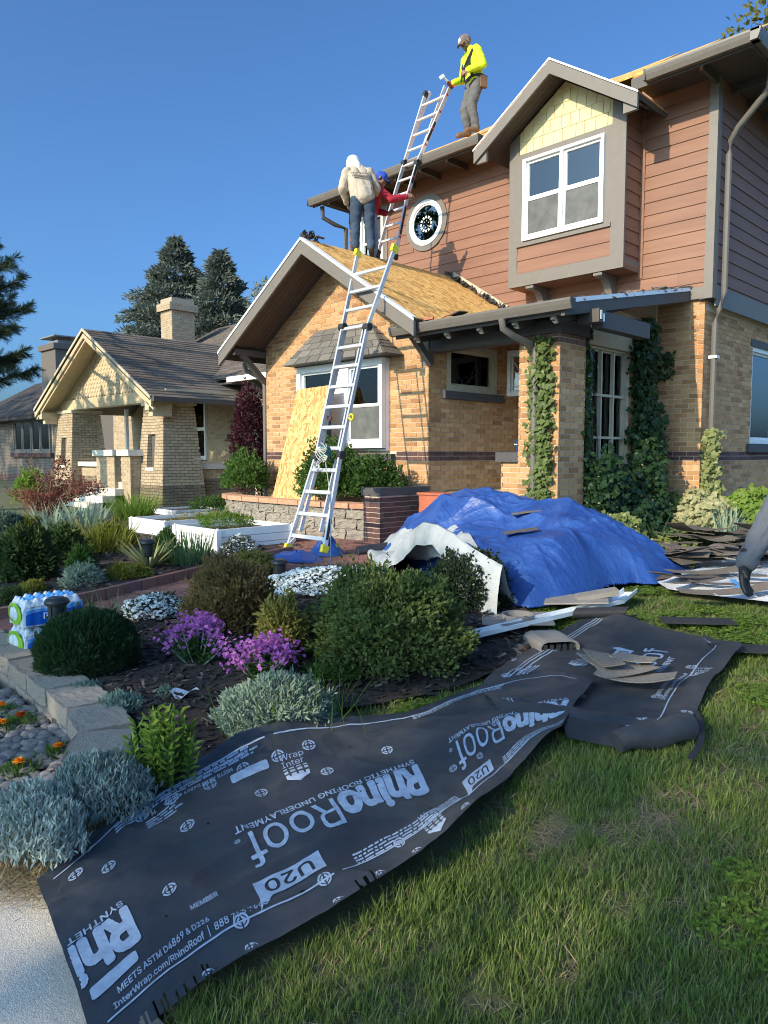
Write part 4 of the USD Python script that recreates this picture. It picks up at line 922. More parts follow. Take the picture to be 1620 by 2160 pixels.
def unit(v): return v / (np.linalg.norm(v, axis=-1, keepdims=True) + 1e-9)
def leaves(mb, C, D, L, W, bend=.18, up=None):      # folded leaf blades, four vertices each
    C, D = np.asarray(C, float), unit(np.asarray(D, float)); n = len(C)
    if n == 0: return mb
    L, W = np.broadcast_to(L, n)[:, None], np.broadcast_to(W, n)[:, None]
    r = rng.normal(0, 1, (n, 3)) if up is None else np.broadcast_to(up, (n, 3)) + rng.normal(0, .35, (n, 3))
    S = unit(np.cross(D, r)); N = np.cross(S, D)
    mid = C + D * L * .48 + N * L * bend * .4
    v = np.stack([C, mid + S * W / 2, C + D * L - N * L * bend * .5, mid - S * W / 2], 1).reshape(-1, 3)
    k = np.arange(n) * 4
    return mb.add(v, np.vstack([np.stack([k, k + 1, k + 2], 1), np.stack([k, k + 2, k + 3], 1)]), np.repeat(rng.random(n), 4))
def blades(mb, C, D, L, W, droop=.5, seg=4, twist=.0, vdir=None):  # strap leaves that arch over
    C, D = np.asarray(C, float), unit(np.asarray(D, float)); n = len(C)
    L, W, droop = (np.broadcast_to(q, n)[:, None] for q in (L, W, droop))
    h = D * [1, 1, 0] + rng.normal(0, .05, (n, 3)) * [1, 1, 0]; S = unit(np.cross(D, [0, 0, 1.0]) + rng.normal(0, .2, (n, 3)) * [1, 1, 0] + 1e-6)
    rows = []
    p = C.copy(); d = D.copy()
    for i in range(seg + 1):
        t = i / seg; w = W * (1 - t ** 2.2) * .5 * (0.75 + .5 * min(t * 3, .5)) + 1e-4
        rows += [p + S * w, p - S * w]
        d = unit(d + np.array([0, 0, -1.0]) * droop / seg * (.4 + 1.2 * t)); p = p + d * L / seg
    v = np.stack(rows, 1).reshape(-1, 3); m_ = 2 * (seg + 1); k = (np.arange(n) * m_)[:, None]
    f = [[2 * i, 2 * i + 1, 2 * i + 3] for i in range(seg)] + [[2 * i, 2 * i + 3, 2 * i + 2] for i in range(seg)]
    return mb.add(v, np.concatenate([k + np.array(q)[None] for q in f]), np.repeat(rng.random(n), m_))
def blob(c, R, n, lump=.35, freq=3.0, shell=.45, seed=0, zmin=-.3):
    """Points through the outer part of a lumpy crown, and the outward direction at each."""
    d = unit(rng.normal(0, 1, (int(n * 1.6) + 8, 3))); d = d[d[:, 2] > zmin][:n]
    k = 1 + lump * (meshkit.fbm(d * freq + seed * 7.3 + 50, 3) - .5) * 2
    r = k * (shell + (1 - shell) * rng.random(len(d)) ** .45)
    return np.asarray(c) + d * r[:, None] * np.asarray(R), d
def shrub(name, label, cat, c, R, n, L, W, m, lump=.35, freq=3, shell=.5, stems=8, group=None, zmin=-.25, up=.5, wild=.8, seed=0, extra=None, sm='stem', foliage='foliage'):
    c = np.array(c, float); base = np.array([c[0], c[1], float(gz(c[0], c[1])) - .02])
    t = thing(name, label, cat, base, group=group); o = c - base; o[2] = R[2] * .42 if len(np.atleast_1d(R)) == 3 and c[2] == 0 else o[2]
    C, d = blob(o, R, n, lump, freq, shell, seed, zmin)
    sp, sd_ = [], []
    for i in range(int(n / 160)):                # sprigs that break the outline
        q = rng.integers(0, len(C)); a = C[q]; dd_ = unit(d[q] + [0, 0, .35] + rng.normal(0, .35, 3)); ln = (.10 + .22 * rng.random()) * float(np.mean(R)) * (1 if np.linalg.norm((a - o) / np.array(R)) > .75 else .3)
        for h in np.linspace(.1, 1, 10): sp.append(a + dd_ * ln * h + rng.normal(0, .006, 3)); sd_.append(dd_ * .6 + rng.normal(0, .5, 3))
    C, d = np.vstack([C, np.array(sp)]), np.vstack([d, np.array(sd_)])
    keep = C[:, 2] > 0; C, d = C[keep], d[keep]
    put(foliage, leaves(MB(), C, d + np.array([0, 0, up]) + rng.normal(0, wild, C.shape), L * (.7 + .6 * rng.random(len(C))), W * (.7 + .6 * rng.random(len(C)))), m, t)
    if stems:
        mb = MB()
        for i in range(stems):
            a = rng.random() * 6.28; e = o + np.array([math.cos(a) * R[0] * .6, math.sin(a) * R[1] * .6, R[2] * (.1 + .4 * rng.random())])
            mb.tube([(math.cos(a) * .02, math.sin(a) * .02, 0), e * [.4, .4, .5], e], [.008, .006, .003], 4)
        put('stem', mb, sm, t)
    if extra: extra(t, o)
    return t

# ------------------------------------------------------------------ conifers behind
def spruce(label, x, y, top, h, Rb, n, seed, m='needle_blue'):
    t = thing('spruce_tree', label, 'spruce tree', (x, y, 0), group='blue spruces behind the bungalow')
    put('trunk', MB().tube([(0, 0, 0), (0, 0, top * .6), (0, 0, top - .3)], [.35, .2, .02], 8), 'bark', t)
    C, D = [], []
    r_ = np.random.default_rng(seed)
    for k in range(n):
        zz = top - h * r_.random() ** .62 if r_.random() < .9 else top - h * r_.random()
        f = (top - zz) / h; a = r_.random() * 6.283
        wig = .62 + .75 * meshkit.noise(np.array([math.cos(a) * 1.6 + 9, math.sin(a) * 1.6 + 9, zz * .8 + seed]))
        R = Rb * (f ** .85) * wig * (.9 + .25 * math.sin(zz * 5.2)) + .12
        q = R * (.35 + .65 * r_.random() ** .5)
        C.append((q * math.cos(a), q * math.sin(a), zz - .22 * q + .1 * (q / (R + .01)) ** 3)); D.append((math.cos(a), math.sin(a), -.1 + .5 * r_.random()))
    C, D = np.array(C), np.array(D)
    mb = MB(); leaves(mb, C, D + rng.normal(0, .45, C.shape), .42 * (.6 + .8 * rng.random(n)), .13); leaves(mb, C, D + rng.normal(0, .7, C.shape), .3, .1)
    put('crown', mb, m, t)
spruce('taller blue grey spruce rising behind the buff chimney', -45.7, 26, 15.75, 9.5, 5.2, 15000, 3)
spruce('shorter darker spruce right of the taller one, against the gable eave', -41.6, 26.8, 14.3, 9.0, 3.9, 11000, 8, 'needle_blue')

# pine whose boughs reach in from the left
pt_ = thing('pine_tree', 'dark pine with boughs reaching in at the left edge of the photo', 'pine tree', (-17.6, 4.0, .1))
put('trunk', MB().tube([(0, 0, 0), (.1, 0, 3), (0, .1, 7.5)], [.24, .18, .05], 9), 'bark', pt_)
mb, nb_ = MB(), MB(); Cs, Ds = [], []
boughs = [at(u, v, 'y', 4.9 + .3 * i) for i, (u, v) in enumerate([(22, 545), (36, 590), (15, 635), (52, 650), (30, 690), (48, 742), (28, 765), (-5, 520), (5, 700), (0, 640)])]
extra_b = [np.array([-17.6, 4.0, .1]) + np.array([2.3 * math.cos(a), 2.3 * math.sin(a), z]) for a, z in zip(np.linspace(1.5, 6.0, 12), np.linspace(3.2, 6.5, 12))]
for e in list(boughs) + extra_b:
    e = e - np.array([-17.6, 4.0, .1]); s_ = np.array([0, 0, e[2] - .5 - .2 * rng.random()]); mid = (s_ + e) / 2 + [0, 0, -.25]
    path = np.array([s_ * (1 - t) ** 2 + 2 * mid * t * (1 - t) + e * t * t for t in np.linspace(0, 1, 9)])
    mb.tube(path, np.linspace(.05, .012, 9), 5)
    for t in np.linspace(.35, 1, 16):
        p = s_ * (1 - t) ** 2 + 2 * mid * t * (1 - t) + e * t * t; dirb = unit(e - s_)
        for q in range(3):
            side = unit(dirb + rng.normal(0, .55, 3)); tip = p + side * (.32 * (1.25 - t) + .08)
            for w in np.linspace(0, 1, 5):
                Cs += [p + (tip - p) * w] * 9; Ds += [unit(side * 1.1 + rng.normal(0, .6, 3)) for _ in range(9)]
put('bough', mb, 'bark', pt_); put('needles', leaves(nb_, np.array(Cs), np.array(Ds), .15, .012, .05), 'needle_dark', pt_)

def round_tree(name, label, x, y, z0, cz, R, n, m, L=.12, W=.08, group=None, trunk=.16, lump=.4, seed=1, clumps=None, shell=.3, limbs=7):
    t = thing(name, label, 'tree', (x, y, z0), group=group)
    tb = MB().tube([(0, 0, 0), (.05, .03, (cz - z0) * .5), (0, 0, cz - z0)], [trunk, trunk * .75, trunk * .4], 9)
    for i in range(limbs):
        a = i * 2.4; e = np.array([R[0] * .7 * math.cos(a), R[1] * .7 * math.sin(a), (cz - z0) + R[2] * (.5 * rng.random() - .1)])
        tb.tube([(0, 0, (cz - z0) * (.45 + .05 * i / 7)), e * [.4, .4, .8], e], [trunk * .4, trunk * .25, .02], 5)
    put('trunk', tb, 'bark', t)
    mb = MB()
    if clumps is None: C, d = blob((0, 0, cz - z0), R, n, lump, 2.2, shell, seed, -1)
    else:
        C = np.vstack([blob(np.array(c) - [x, y, z0], r, int(k), .4, 2.5, .1, i, -1)[0] for i, (c, r, k) in enumerate(clumps)]); d = rng.normal(0, 1, C.shape)
    put('crown', leaves(mb, C, d + rng.normal(0, .9, C.shape), L * (.7 + .6 * rng.random(len(C))), W), m, t)
    return t
round_tree('rear_tree', 'olive leaved tree showing above the brown roof corner', -5.3, 19.5, .2, 9.3, (2.6, 2.4, 2.6), 9000, 'rear_leaf', .16, .1)
round_tree('rear_tree', 'sliver of tree crown beyond the gable eave of the brick house', -29.6, 22.0, .2, 8.3, (1.2, 1.2, 1.4), 1800, 'needle_blue', .2, .1)
# ================================================================== unseen street trees across the road, crowns shaped to shade chosen parts of the garden
clumps = []
lit = [(-1.1, 2.5, .52), (-.75, 2.35, .50), (-1.08, 1.95, .40), (-1.35, 1.45, .28), (-2.0, 1.55, .10), (-2.34, 2.2, .08), (-2.45, 1.5, .06), (-9.5, 4.6, .9), (-11.5, 4.0, 1.2), (-10.2, 3.2, .5), (-8.3, 4.9, .5), (-13.5, 3.0, 1.2), (-.2, 3.9, .1), (-1.5, 4.3, .1), (-5.0, 5.3, .22), (-7.6, 3.5, .25)]
TY = -15.6
def limit(x): return np.interp(x, [-15, -10, -7.6, -7, -4.6, -3.6, -3, 1.5], [2.0, 2.8, 3.8, 5.4, 5.6, 5.0, 4.8, 4.5])
for gx in np.arange(-14.5, 2.2, .42):
    for gy in np.arange(-2.2, 6.2, .42):
        x, y = gx + rng.normal(0, .1), gy + rng.normal(0, .1)
        if y > limit(x) + rng.normal(0, .12) or any(math.hypot(x - a, (y - b)) < r + .30 for a, b, r in lit): continue
        if rng.random() < (.38 if y < .9 and x < -1.2 else .08): continue
        t = y - TY
        clumps.append(((x - .045 * t, TY + rng.normal(0, .5), .1 + .49 * t), (.30, .18, .14), 38))
far_c = [((gx - 1.24 + rng.normal(0, .2), TY + rng.normal(0, .6), zz + 13.4 + rng.normal(0, .15)), (.62, .4, .42), 40) for gx in np.arange(-39, -25.6, .8) for zz in np.arange(-.2, 5.2, .6) if rng.random() < .85]  # clumps added to put the dark brick house in shade
round_tree('street_tree', 'tall street tree across the road, its crown shading the dark brick house', -33.5, TY, -.05, 15.5, (4, 1, 2.5), 0, 'tree_leaf', .30, .22, trunk=.3, clumps=far_c)
for k, (x0, x1) in enumerate(((-99, -9.6), (-9.6, -4.6), (-4.6, 99))):
    part = [c for c in clumps if x0 <= c[0][0] < x1]
    if part:
        cx = np.mean([c[0][0] for c in part])
        round_tree('street_tree', ['street tree across the road, its crown shading the side garden', 'street tree across the road, its crown shading the brick path', 'street tree across the road, its crown shading the lawn'][k], cx, TY, -.05, 9.4, (2.6, .8, 1.6), 0, 'tree_leaf', .17, .13, trunk=.2, clumps=[(c, r, n) for c, r, n in part])

# ================================================================== garden plants
def P(u, v): return on_ground(u, v)
def mound(name, label, cat, box, n, L, W, m, dz=0.0, flat_=1.0, deep=None, base=None, **kw):
    u0, u1, vt, vb = box; g = P((u0 + u1) / 2, vb) if base is None else np.array(base, float); away = (g - EYE) * [1, 1, 0]; away /= np.linalg.norm(away)
    d0 = (g - EYE) @ FW; w = (u1 - u0) / 2 / F * d0 * .93; dp = deep or min(w, .9); c = g + away * dp * .85; c[2] = float(gz(c[0], c[1])) if base is None else g[2]
    dc = (c - EYE) @ FW; w *= dc / d0; top = EYE[2] + ((1080 - vt) / F * U2 + FW)[2] * dc; h = max(.05, top - c[2]) ; R = (w, dp, h / 1.28)
    return shrub(name, label, cat, (c[0], c[1], c[2] + R[2] * .30 + dz), R, n, L, W, m, **kw)
def tuft(name, label, cat, u, v, n, L, W, m, spread=.08, lean=.5, droop=.6, pos=None, vary=.35, seg=4):
    g = P(u, v) if pos is None else np.array(pos, float); t = thing(name, label, cat, g)
    a = rng.random(n) * 6.283; r = spread * rng.random(n) ** .5; C = np.c_[np.cos(a) * r, np.sin(a) * r, np.zeros(n)]
    D = np.c_[np.cos(a) * lean, np.sin(a) * lean, np.ones(n)] + rng.normal(0, .18, (n, 3))
    put('leaf_blades', blades(MB(), C, D, L * (1 - vary + vary * 1.4 * rng.random(n)), W, droop * rng.random(n) * 1.6, seg), m, t)
    return t
def add_heads(t, base, R, n, m, r, name='flower_heads', petals=6, cover=1.0, zmin=0, sink=.0, seed=0, lump=.25):
    C, d = blob(base, R, n, lump, 3, .97, seed, zmin)
    mb = MB(); C = C[C[:, 2] > .02]
    for c in C:
        k = petals; a = rng.random() * 6.28 + np.arange(k) * 6.283 / k
        up_ = unit(np.array([*(d[0, :2] * 0), 1.0]) + rng.normal(0, .35, 3)); s1 = unit(np.cross(up_, [1, .2, 0])); s2 = np.cross(up_, s1)
        D = np.cos(a)[:, None] * s1 + np.sin(a)[:, None] * s2 + up_ * .25
        leaves(mb, np.repeat(c[None], k, 0), D, r, r * .95, .1, up=up_)
    put(name, mb, m, t); return t

big = mound('boxwood_shrub', 'biggest rounded green shrub, beside the lawn left of the white flashing', 'shrub', (628, 1008, 1205, 1445), 17000, .036, .021, 'leaf_box', lump=.42, freq=3.4, shell=.55, wild=.9, seed=2)
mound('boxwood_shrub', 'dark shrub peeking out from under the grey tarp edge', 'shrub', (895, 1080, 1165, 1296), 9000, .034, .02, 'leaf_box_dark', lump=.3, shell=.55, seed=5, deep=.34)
mound('spirea_shrub', 'tall olive bronze shrub between the white flower beds and path', 'shrub', (388, 590, 1180, 1345), 7000, .045, .018, 'leaf_spirea', lump=.5, freq=3.2, shell=.35, wild=.7, up=.7, seed=3)
mound('spirea_shrub', 'low bronze shrub between the purple flowers and the big green shrub', 'shrub', (540, 650, 1268, 1405), 4200, .04, .017, 'leaf_spirea', lump=.45, shell=.4, seed=4)
mound('spirea_shrub', 'small bronze shrub in front of the right white planter', 'shrub', (470, 590, 1168, 1222), 2800, .045, .018, 'leaf_spirea', lump=.5, shell=.35, seed=9)
th = mound('thyme_mound', 'dark green needle leaved mound beside the water bottle packs', 'shrub', (74, 298, 1290, 1432), 15000, .034, .0075, 'leaf_thyme', lump=.12, shell=.72, wild=.55, up=.9, seed=6, stems=3)
tuft('iris', 'thin iris leaves rising behind the dark green mound', 'iris', 235, 1310, 14, .30, .009, 'leaf_iris', .2, .18, .25)

# candytuft carpets
for lab, u, v, R, n, m in (('white flowering candytuft mound on the left, beside the purple flowers', 330, 1300, (.27, .26, .15), 1300, 1), ('large white flowering candytuft carpet right of the buried path light', 690, 1238, (.46, .66, .15), 4600, 2), ('small white candytuft poking out in front of the right planter', 505, 1172, (.22, .2, .22), 420, 3)):
    g = P(u, v); t = shrub('candytuft', lab, 'flowers', (g[0], g[1], g[2] + .03), R, 1800, .03, .01, 'leaf_box_dark', lump=.2, stems=0, seed=m)
    add_heads(t, np.array([0, 0, .045]), R, n, 'petal_white', .0165, petals=5, zmin=.02, lump=.25)
# purple stocks
for lab, u, v, R, k, sd in (('loose purple flowering plant, left one of the two', 415, 1400, (.30, .22, .30), 24, 1), ('denser purple flowering plant nearer the silver mound', 555, 1435, (.23, .18, .25), 26, 2)):
    g = P(u, v); t = thing('purple_flower_plant', lab, 'flowers', g)
    r_ = np.random.default_rng(sd); st, hd = MB(), MB(); Cs, Ds = [], []
    for i in range(k):
        a, q = r_.random() * 6.283, r_.random() ** .6; e = np.array([R[0] * q * math.cos(a), R[1] * q * math.sin(a), R[2] * (.75 + .35 * r_.random()) * (1 - .35 * q)])
        st.tube([(e[0] * .25, e[1] * .25, 0), e * [.7, .7, .55], e], [.006, .005, .003], 4)
        for w in range(16):
            h = r_.random() * .75; Cs.append(e * [.25 + .75 * h, .25 + .75 * h, h]); Ds.append((math.cos(w * 2.4), math.sin(w * 2.4), .6))
        for f_ in range(20 if sd == 1 else 24):
            c = e + r_.normal(0, 1, 3) * [.032, .032, .03]; up_ = unit(np.array([*r_.normal(0, .8, 2), .8])); s1 = unit(np.cross(up_, [1, .3, 0])); s2 = np.cross(up_, s1); aa = np.arange(4) * 1.5708 + r_.random()
            leaves(hd, np.repeat(c[None], 4, 0), np.cos(aa)[:, None] * s1 + np.sin(aa)[:, None] * s2 + .1 * up_, .0155, .0145, .1, up=up_)
    put('stem', st, 'leaf_artemisia', t); put('leaves', leaves(MB(), np.array(Cs), np.array(Ds), .07, .016), 'leaf_green', t); put('flower_heads', hd, 'petal_purple', t)
# silver mound with grass through it
sm = mound('artemisia', 'silver green feathery mound at the lawn edge below the purple flowers', 'plant', (450, 712, 1440, 1578), 9000, .036, .012, 'leaf_artemisia', lump=.35, freq=4, shell=.5, up=.6, seed=7, stems=12, sm='dry_stem')
mb = MB(); n = 90; C = np.c_[rng.normal(.12, .14, n), rng.normal(.12, .14, n), np.zeros(n)]
put('grass_blades', blades(mb, C, np.c_[rng.normal(0, .25, (n, 2)), np.ones(n)], .32, .006, .5), 'leaf_green', sm)
# silver snow-in-summer mat spilling on to the pavement
for lab, u, v, R, n, sd in (('silver leaved mat beside the end of the block edging', 215, 1722, (.22, .20, .17), 3600, 1), ('silver leaved mat spilling onto the pavement at the lower left', 75, 1790, (.26, .17, .15), 3600, 2)):
    g = P(u, v); C, d = blob((0, 0, R[2] * .35), R, n, .35, 3, .5, sd, -.1); C = C[C[:, 2] > 0]
    t = thing('silver_ground_cover', lab, 'plant', g); put('foliage', leaves(MB(), C, np.c_[rng.normal(0, .45, (len(C), 2)), np.ones(len(C))], .034, .0065, .3), 'leaf_silver', t)
    n = 950; C = np.c_[rng.normal(.06, R[0] * .5, n), rng.normal(-R[1] * .5, R[1] * .3, n), np.zeros(n)]
    put('dry_stems', blades(MB(), C, rng.normal(0, 1, (n, 3)) * [1, 1, .25] + [0, 0, .35], .09, .004, 1.0), 'dry_stem', t)
# leafy phlox
g = P(345, 1680); t = thing('leafy_plant', 'upright bright green leafy plant between the block edging and black sheet', 'plant', g); st = MB(); Cs, Ds = [], []
for i in range(26):
    a, q = rng.random() * 6.283, .10 * rng.random() ** .5; H = .32 * (1 - q * 1.2) * (.75 + .4 * rng.random()); p0 = np.array([math.cos(a) * q, math.sin(a) * q, 0]); p1 = p0 * [1.5, 1.5, 1] + [0, 0, H]
    st.tube([p0, (p0 + p1) / 2, p1], [.005, .004, .003], 4)
    for w in range(24): h = .15 + .85 * w / 24; Cs.append(p0 + (p1 - p0) * h); Ds.append((math.cos(w * 2.1 + i), math.sin(w * 2.1 + i), .45 + .5 * h))
put('stem', st, 'leaf_green', t); put('leaves', leaves(MB(), np.array(Cs), np.array(Ds), .055, .017, .35), 'leaf_bright', t)
# small weeds and grass fringe in the mulch
for lab, bx_, n, m in (('small grey green weed patch behind the block edging', (150, 215, 1443, 1490), 700, 'leaf_artemisia'), ('grey green weed patch at the corner of the block edging', (205, 305, 1468, 1530), 1000, 'leaf_artemisia'), ('tiny blue green weed beside the plastic scrap', (335, 365, 1453, 1477), 160, 'leaf_bluegreen'), ('leafy green sprig at the front of the big shrub', (640, 760, 1398, 1450), 900, 'leaf_green')):
    mound('weed_patch', lab, 'weed', bx_, n, .035, .012, m, lump=.5, stems=0)
# marigolds in the rock strip
for i, (u, v, m, lab) in enumerate(((4, 1505, 'petal_orange', 'orange flower at the photo edge, upper one in the rocks'), (5, 1545, 'petal_orange', 'orange flower at the photo edge, lower one in the rocks'), (45, 1528, 'petal_red', 'rust red flower in the rock strip'), (42, 1632, 'petal_orange', 'yellow orange flower standing nearest the pavement'), (124, 1598, 'petal_orange', 'orange flower beside the block edging'))):
    g = P(u, v + 14); t = thing('marigold', lab, 'flower', g); C, d = blob((0, 0, .025), (.10, .09, .035), 160, .4, 3, .3, i, 0)
    put('leaves', leaves(MB(), C, d + [0, 0, .5], .045, .012), 'leaf_green', t); put('stem', MB().tube([(0, 0, 0), (0, 0, .085)], .004, 5), 'leaf_green', t)
    mb = MB()
    for ring in range(3):
        k = 9; a = np.arange(k) * 6.283 / k + ring; leaves(mb, np.repeat([[0, 0, .085 + ring * .004]], k, 0), np.c_[np.cos(a), np.sin(a), np.full(k, .2 + .4 * ring)], .034 - ring * .007, .018, .1, up=(0, 0, 1))
    put('petals', mb, m, t)
for lab, u, v in (('dark purple weed in the rocks below the edging', 210, 1595), ('dark purple weed near the pavement', 120, 1650)): mound('purple_weed', lab, 'weed', (u - 28, u + 28, v - 22, v + 8), 200, .03, .014, 'leaf_plum', stems=0)

# side garden beyond the path
mound('border_perennial', 'dark green leafy clump at the far left of the side garden', 'plant', (0, 112, 1112, 1230), 5200, .075, .03, 'leaf_box', lump=.5, shell=.25, up=.3, seed=11)
mound('border_perennial', 'pale grey green clump at the photo edge in the side garden', 'plant', (-40, 55, 1085, 1132), 4200, .09, .02, 'leaf_bluegreen', lump=.4, shell=.3, seed=12)
mound('border_perennial', 'dark leafy clump in the middle of the side garden', 'plant', (95, 180, 1112, 1192), 3600, .07, .028, 'leaf_box', lump=.4, shell=.4, seed=13)
mound('border_perennial', 'light green feathery seedlings before the yucca', 'plant', (145, 198, 1150, 1230), 1300, .06, .02, 'leaf_green', lump=.5, shell=.2, seed=14)
mound('border_perennial', 'bright yellow green clump behind the dark leafy clump', 'plant', (38, 90, 1092, 1126), 2600, .06, .02, 'leaf_yellow', lump=.4, seed=15)
mound('border_perennial', 'yellow green bush left of the left planter', 'plant', (186, 282, 1112, 1162), 3600, .06, .02, 'leaf_yellow', lump=.4, seed=16)
mound('border_perennial', 'green clump between the iris and the planter corner', 'plant', (328, 372, 1122, 1188), 2200, .06, .02, 'leaf_green', lump=.4, seed=17)
mound('ground_cover', 'low yellow green ground cover below the yucca', 'plant', (215, 322, 1192, 1226), 2400, .03, .014, 'leaf_yellow', lump=.5, stems=0, seed=18)
mound('ground_cover', 'low yellow green tuft behind the path edging', 'plant', (45, 98, 1224, 1252), 800, .03, .014, 'leaf_yellow', lump=.5, stems=0, seed=19)
mound('ground_cover', 'dull green ground cover at the left end of the path edging', 'plant', (-5, 52, 1242, 1278), 900, .035, .014, 'leaf_box', lump=.5, stems=0, seed=20)
mound('ground_cover', 'grey green sprigs in front of the light green seedlings', 'plant', (130, 216, 1195, 1242), 1100, .05, .014, 'leaf_artemisia', lump=.5, stems=0, seed=21)
tuft('yucca', 'striped yucca with stiff radiating leaves behind the path light', 'yucca', 315, 1200, 70, .50, .026, 'leaf_yucca', .04, 1.1, .25)
tuft('iris', 'upright blue green iris clump in front of the planters', 'iris', 400, 1190, 90, .42, .020, 'leaf_iris', .22, .16, .25)
tuft('iris', 'pale iris clump left of the bungalow steps', 'iris', 108, 1118, 60, .50, .04, 'leaf_iris_pale', .3, .5, .5)
tuft('iris', 'pale iris clump right of the pale one by the barberry', 'iris', 185, 1112, 70, .52, .04, 'leaf_iris_pale', .34, .5, .5)
tuft('grass_clump', 'fountain of bright green grass behind the left planter', 'ornamental grass', 285, 1098, 420, .62, .016, 'leaf_bright', .3, .55, .8)
tuft('grass_clump', 'yellowing grass clump between the two path plants', 'ornamental grass', 215, 1165, 260, .5, .016, 'leaf_yellow', .35, .5, .7)
# barberry and its neighbours before the bungalow
g = P(105, 1085); bb = thing('barberry', 'red leaved barberry with one tall arching branch before the bungalow', 'shrub', g)
bs = MB(); Cs = []
for (dx, dy, h, k) in ((-.75, -.3, .42, 9), (-.45, .2, .40, 8), (.1, .15, 1.12, 5), (.2, .2, .8, 4), (.6, .5, .62, 8), (.8, .7, .5, 6), (.0, 0, .36, 8), (-.2, .4, .40, 8)):
    for i in range(k):
        e = np.array([dx, dy, h]) + rng.normal(0, 1, 3) * [.17, .17, .08]; b0 = rng.normal(0, .15, 3) * [1, 1, 0]
        path = [b0, b0 + (e - b0) * [.3, .3, .6], e + [0, 0, -.02]]; bs.tube(path, [.014, .01, .004], 4)
        pp = np.array([b0 * (1 - q) ** 2 + 2 * (b0 + (e - b0) * [.3, .3, .75]) * q * (1 - q) + e * q * q for q in rng.random(75) ** .6]); Cs.append(pp + rng.normal(0, .05, pp.shape))
C = np.vstack(Cs); put('stem', bs, 'stem', bb); put('foliage', leaves(MB(), C, rng.normal(0, 1, C.shape), .06, .032), 'leaf_barberry', bb)
mound('young_shrub', 'light green young shrub behind the barberry', 'shrub', (32, 92, 992, 1062), 1500, .09, .05, 'leaf_bright', lump=.5, shell=.2, seed=23)
mound('purple_leaf_shrub', 'tall purple leaved shrub at the corner of the brick house', 'shrub', (494, 562, 868, 1035), 5200, .075, .035, 'leaf_plum', dz=.55, deep=.4, base=at(530, 1035, 'y', 8.5), lump=.35, freq=2.5, shell=.3, wild=.9, seed=24, zmin=-.9)
mound('weed_patch', 'leafy weeds along the bungalow side wall', 'weed', (398, 502, 1048, 1086), 1800, .06, .02, 'leaf_green', lump=.6, seed=25)

# raised bed under the projecting window
rb = thing('raised_bed', 'curved raised bed of grey split blocks with red sandstone caps under the window', 'planter bed')
cxr, cyr = -8.75, 7.9
arcp = [(-10.9, 7.35), (-10.75, 7.05), (-10.4, 6.86), (-9.9, 6.80), (-9.4, 6.78), (-8.9, 6.78), (-8.4, 6.78), (-7.9, 6.80), (-7.5, 6.86), (-7.2, 6.95)]
A = np.array(arcp); L = np.r_[0, np.cumsum(np.linalg.norm(np.diff(A, axis=0), axis=1))]; ptr = lambda d: np.array([np.interp(d, L, A[:, 0]), np.interp(d, L, A[:, 1])])
for row in range(3):
    d = 0 if row % 2 else -.18
    while d < L[-1] - .02:
        p, q = ptr(max(0, d + .004)), ptr(min(L[-1], d + .376)); d += .38
        if np.linalg.norm(q - p) < .06: continue
        mb = MB().bar((*p, .30 + row * .145), (*q, .30 + row * .145), .2, .138); v, f = mb.arrays(); v, f = trimesh.remesh.subdivide_to_size(v, f, .09); v = v + rng.normal(0, .007, v.shape)
        put('wall_block', MB().add(v, f), 'concrete_block', rb)
d = -.1
while d < L[-1] - .02:
    p, q = ptr(max(0, d + .004)), ptr(min(L[-1], d + .47)); d += .475
    if np.linalg.norm(q - p) > .06: put('cap_stone', MB().bar((*p, .70), (*q, .70), .3, .07), 'sandstone', rb)
put('soil', MB().ext(Polygon(arcp + [(-7.2, 7.72), (-10.9, 7.72)]).buffer(-.02), (0, 0, .55), X_, Y_, Z_, .08), 'soil', rb)
for lab, x, y, R, n, sd in (('leafy green shrub under the window, right of the ladder', -8.15, 7.05, (.5, .42, .62), 4200, 1), ('green shrub stretching right to the wall corner behind the dark wing wall', -7.5, 7.25, (.55, .3, .42), 2600, 2), ('green shrub at the left end of the raised bed beside the sheathing board', -10.55, 7.2, (.45, .35, .5), 2400, 3)):
    shrub('rose_shrub', lab, 'shrub', (x, y, .95), R, n, .06, .038, 'leaf_green', lump=.5, freq=3, shell=.25, seed=sd + 30)
mound('weed_patch', 'small bushy green plant at the foot of the raised bed', 'weed', (518, 556, 1056, 1108), 900, .05, .02, 'leaf_bright', lump=.3, seed=26)

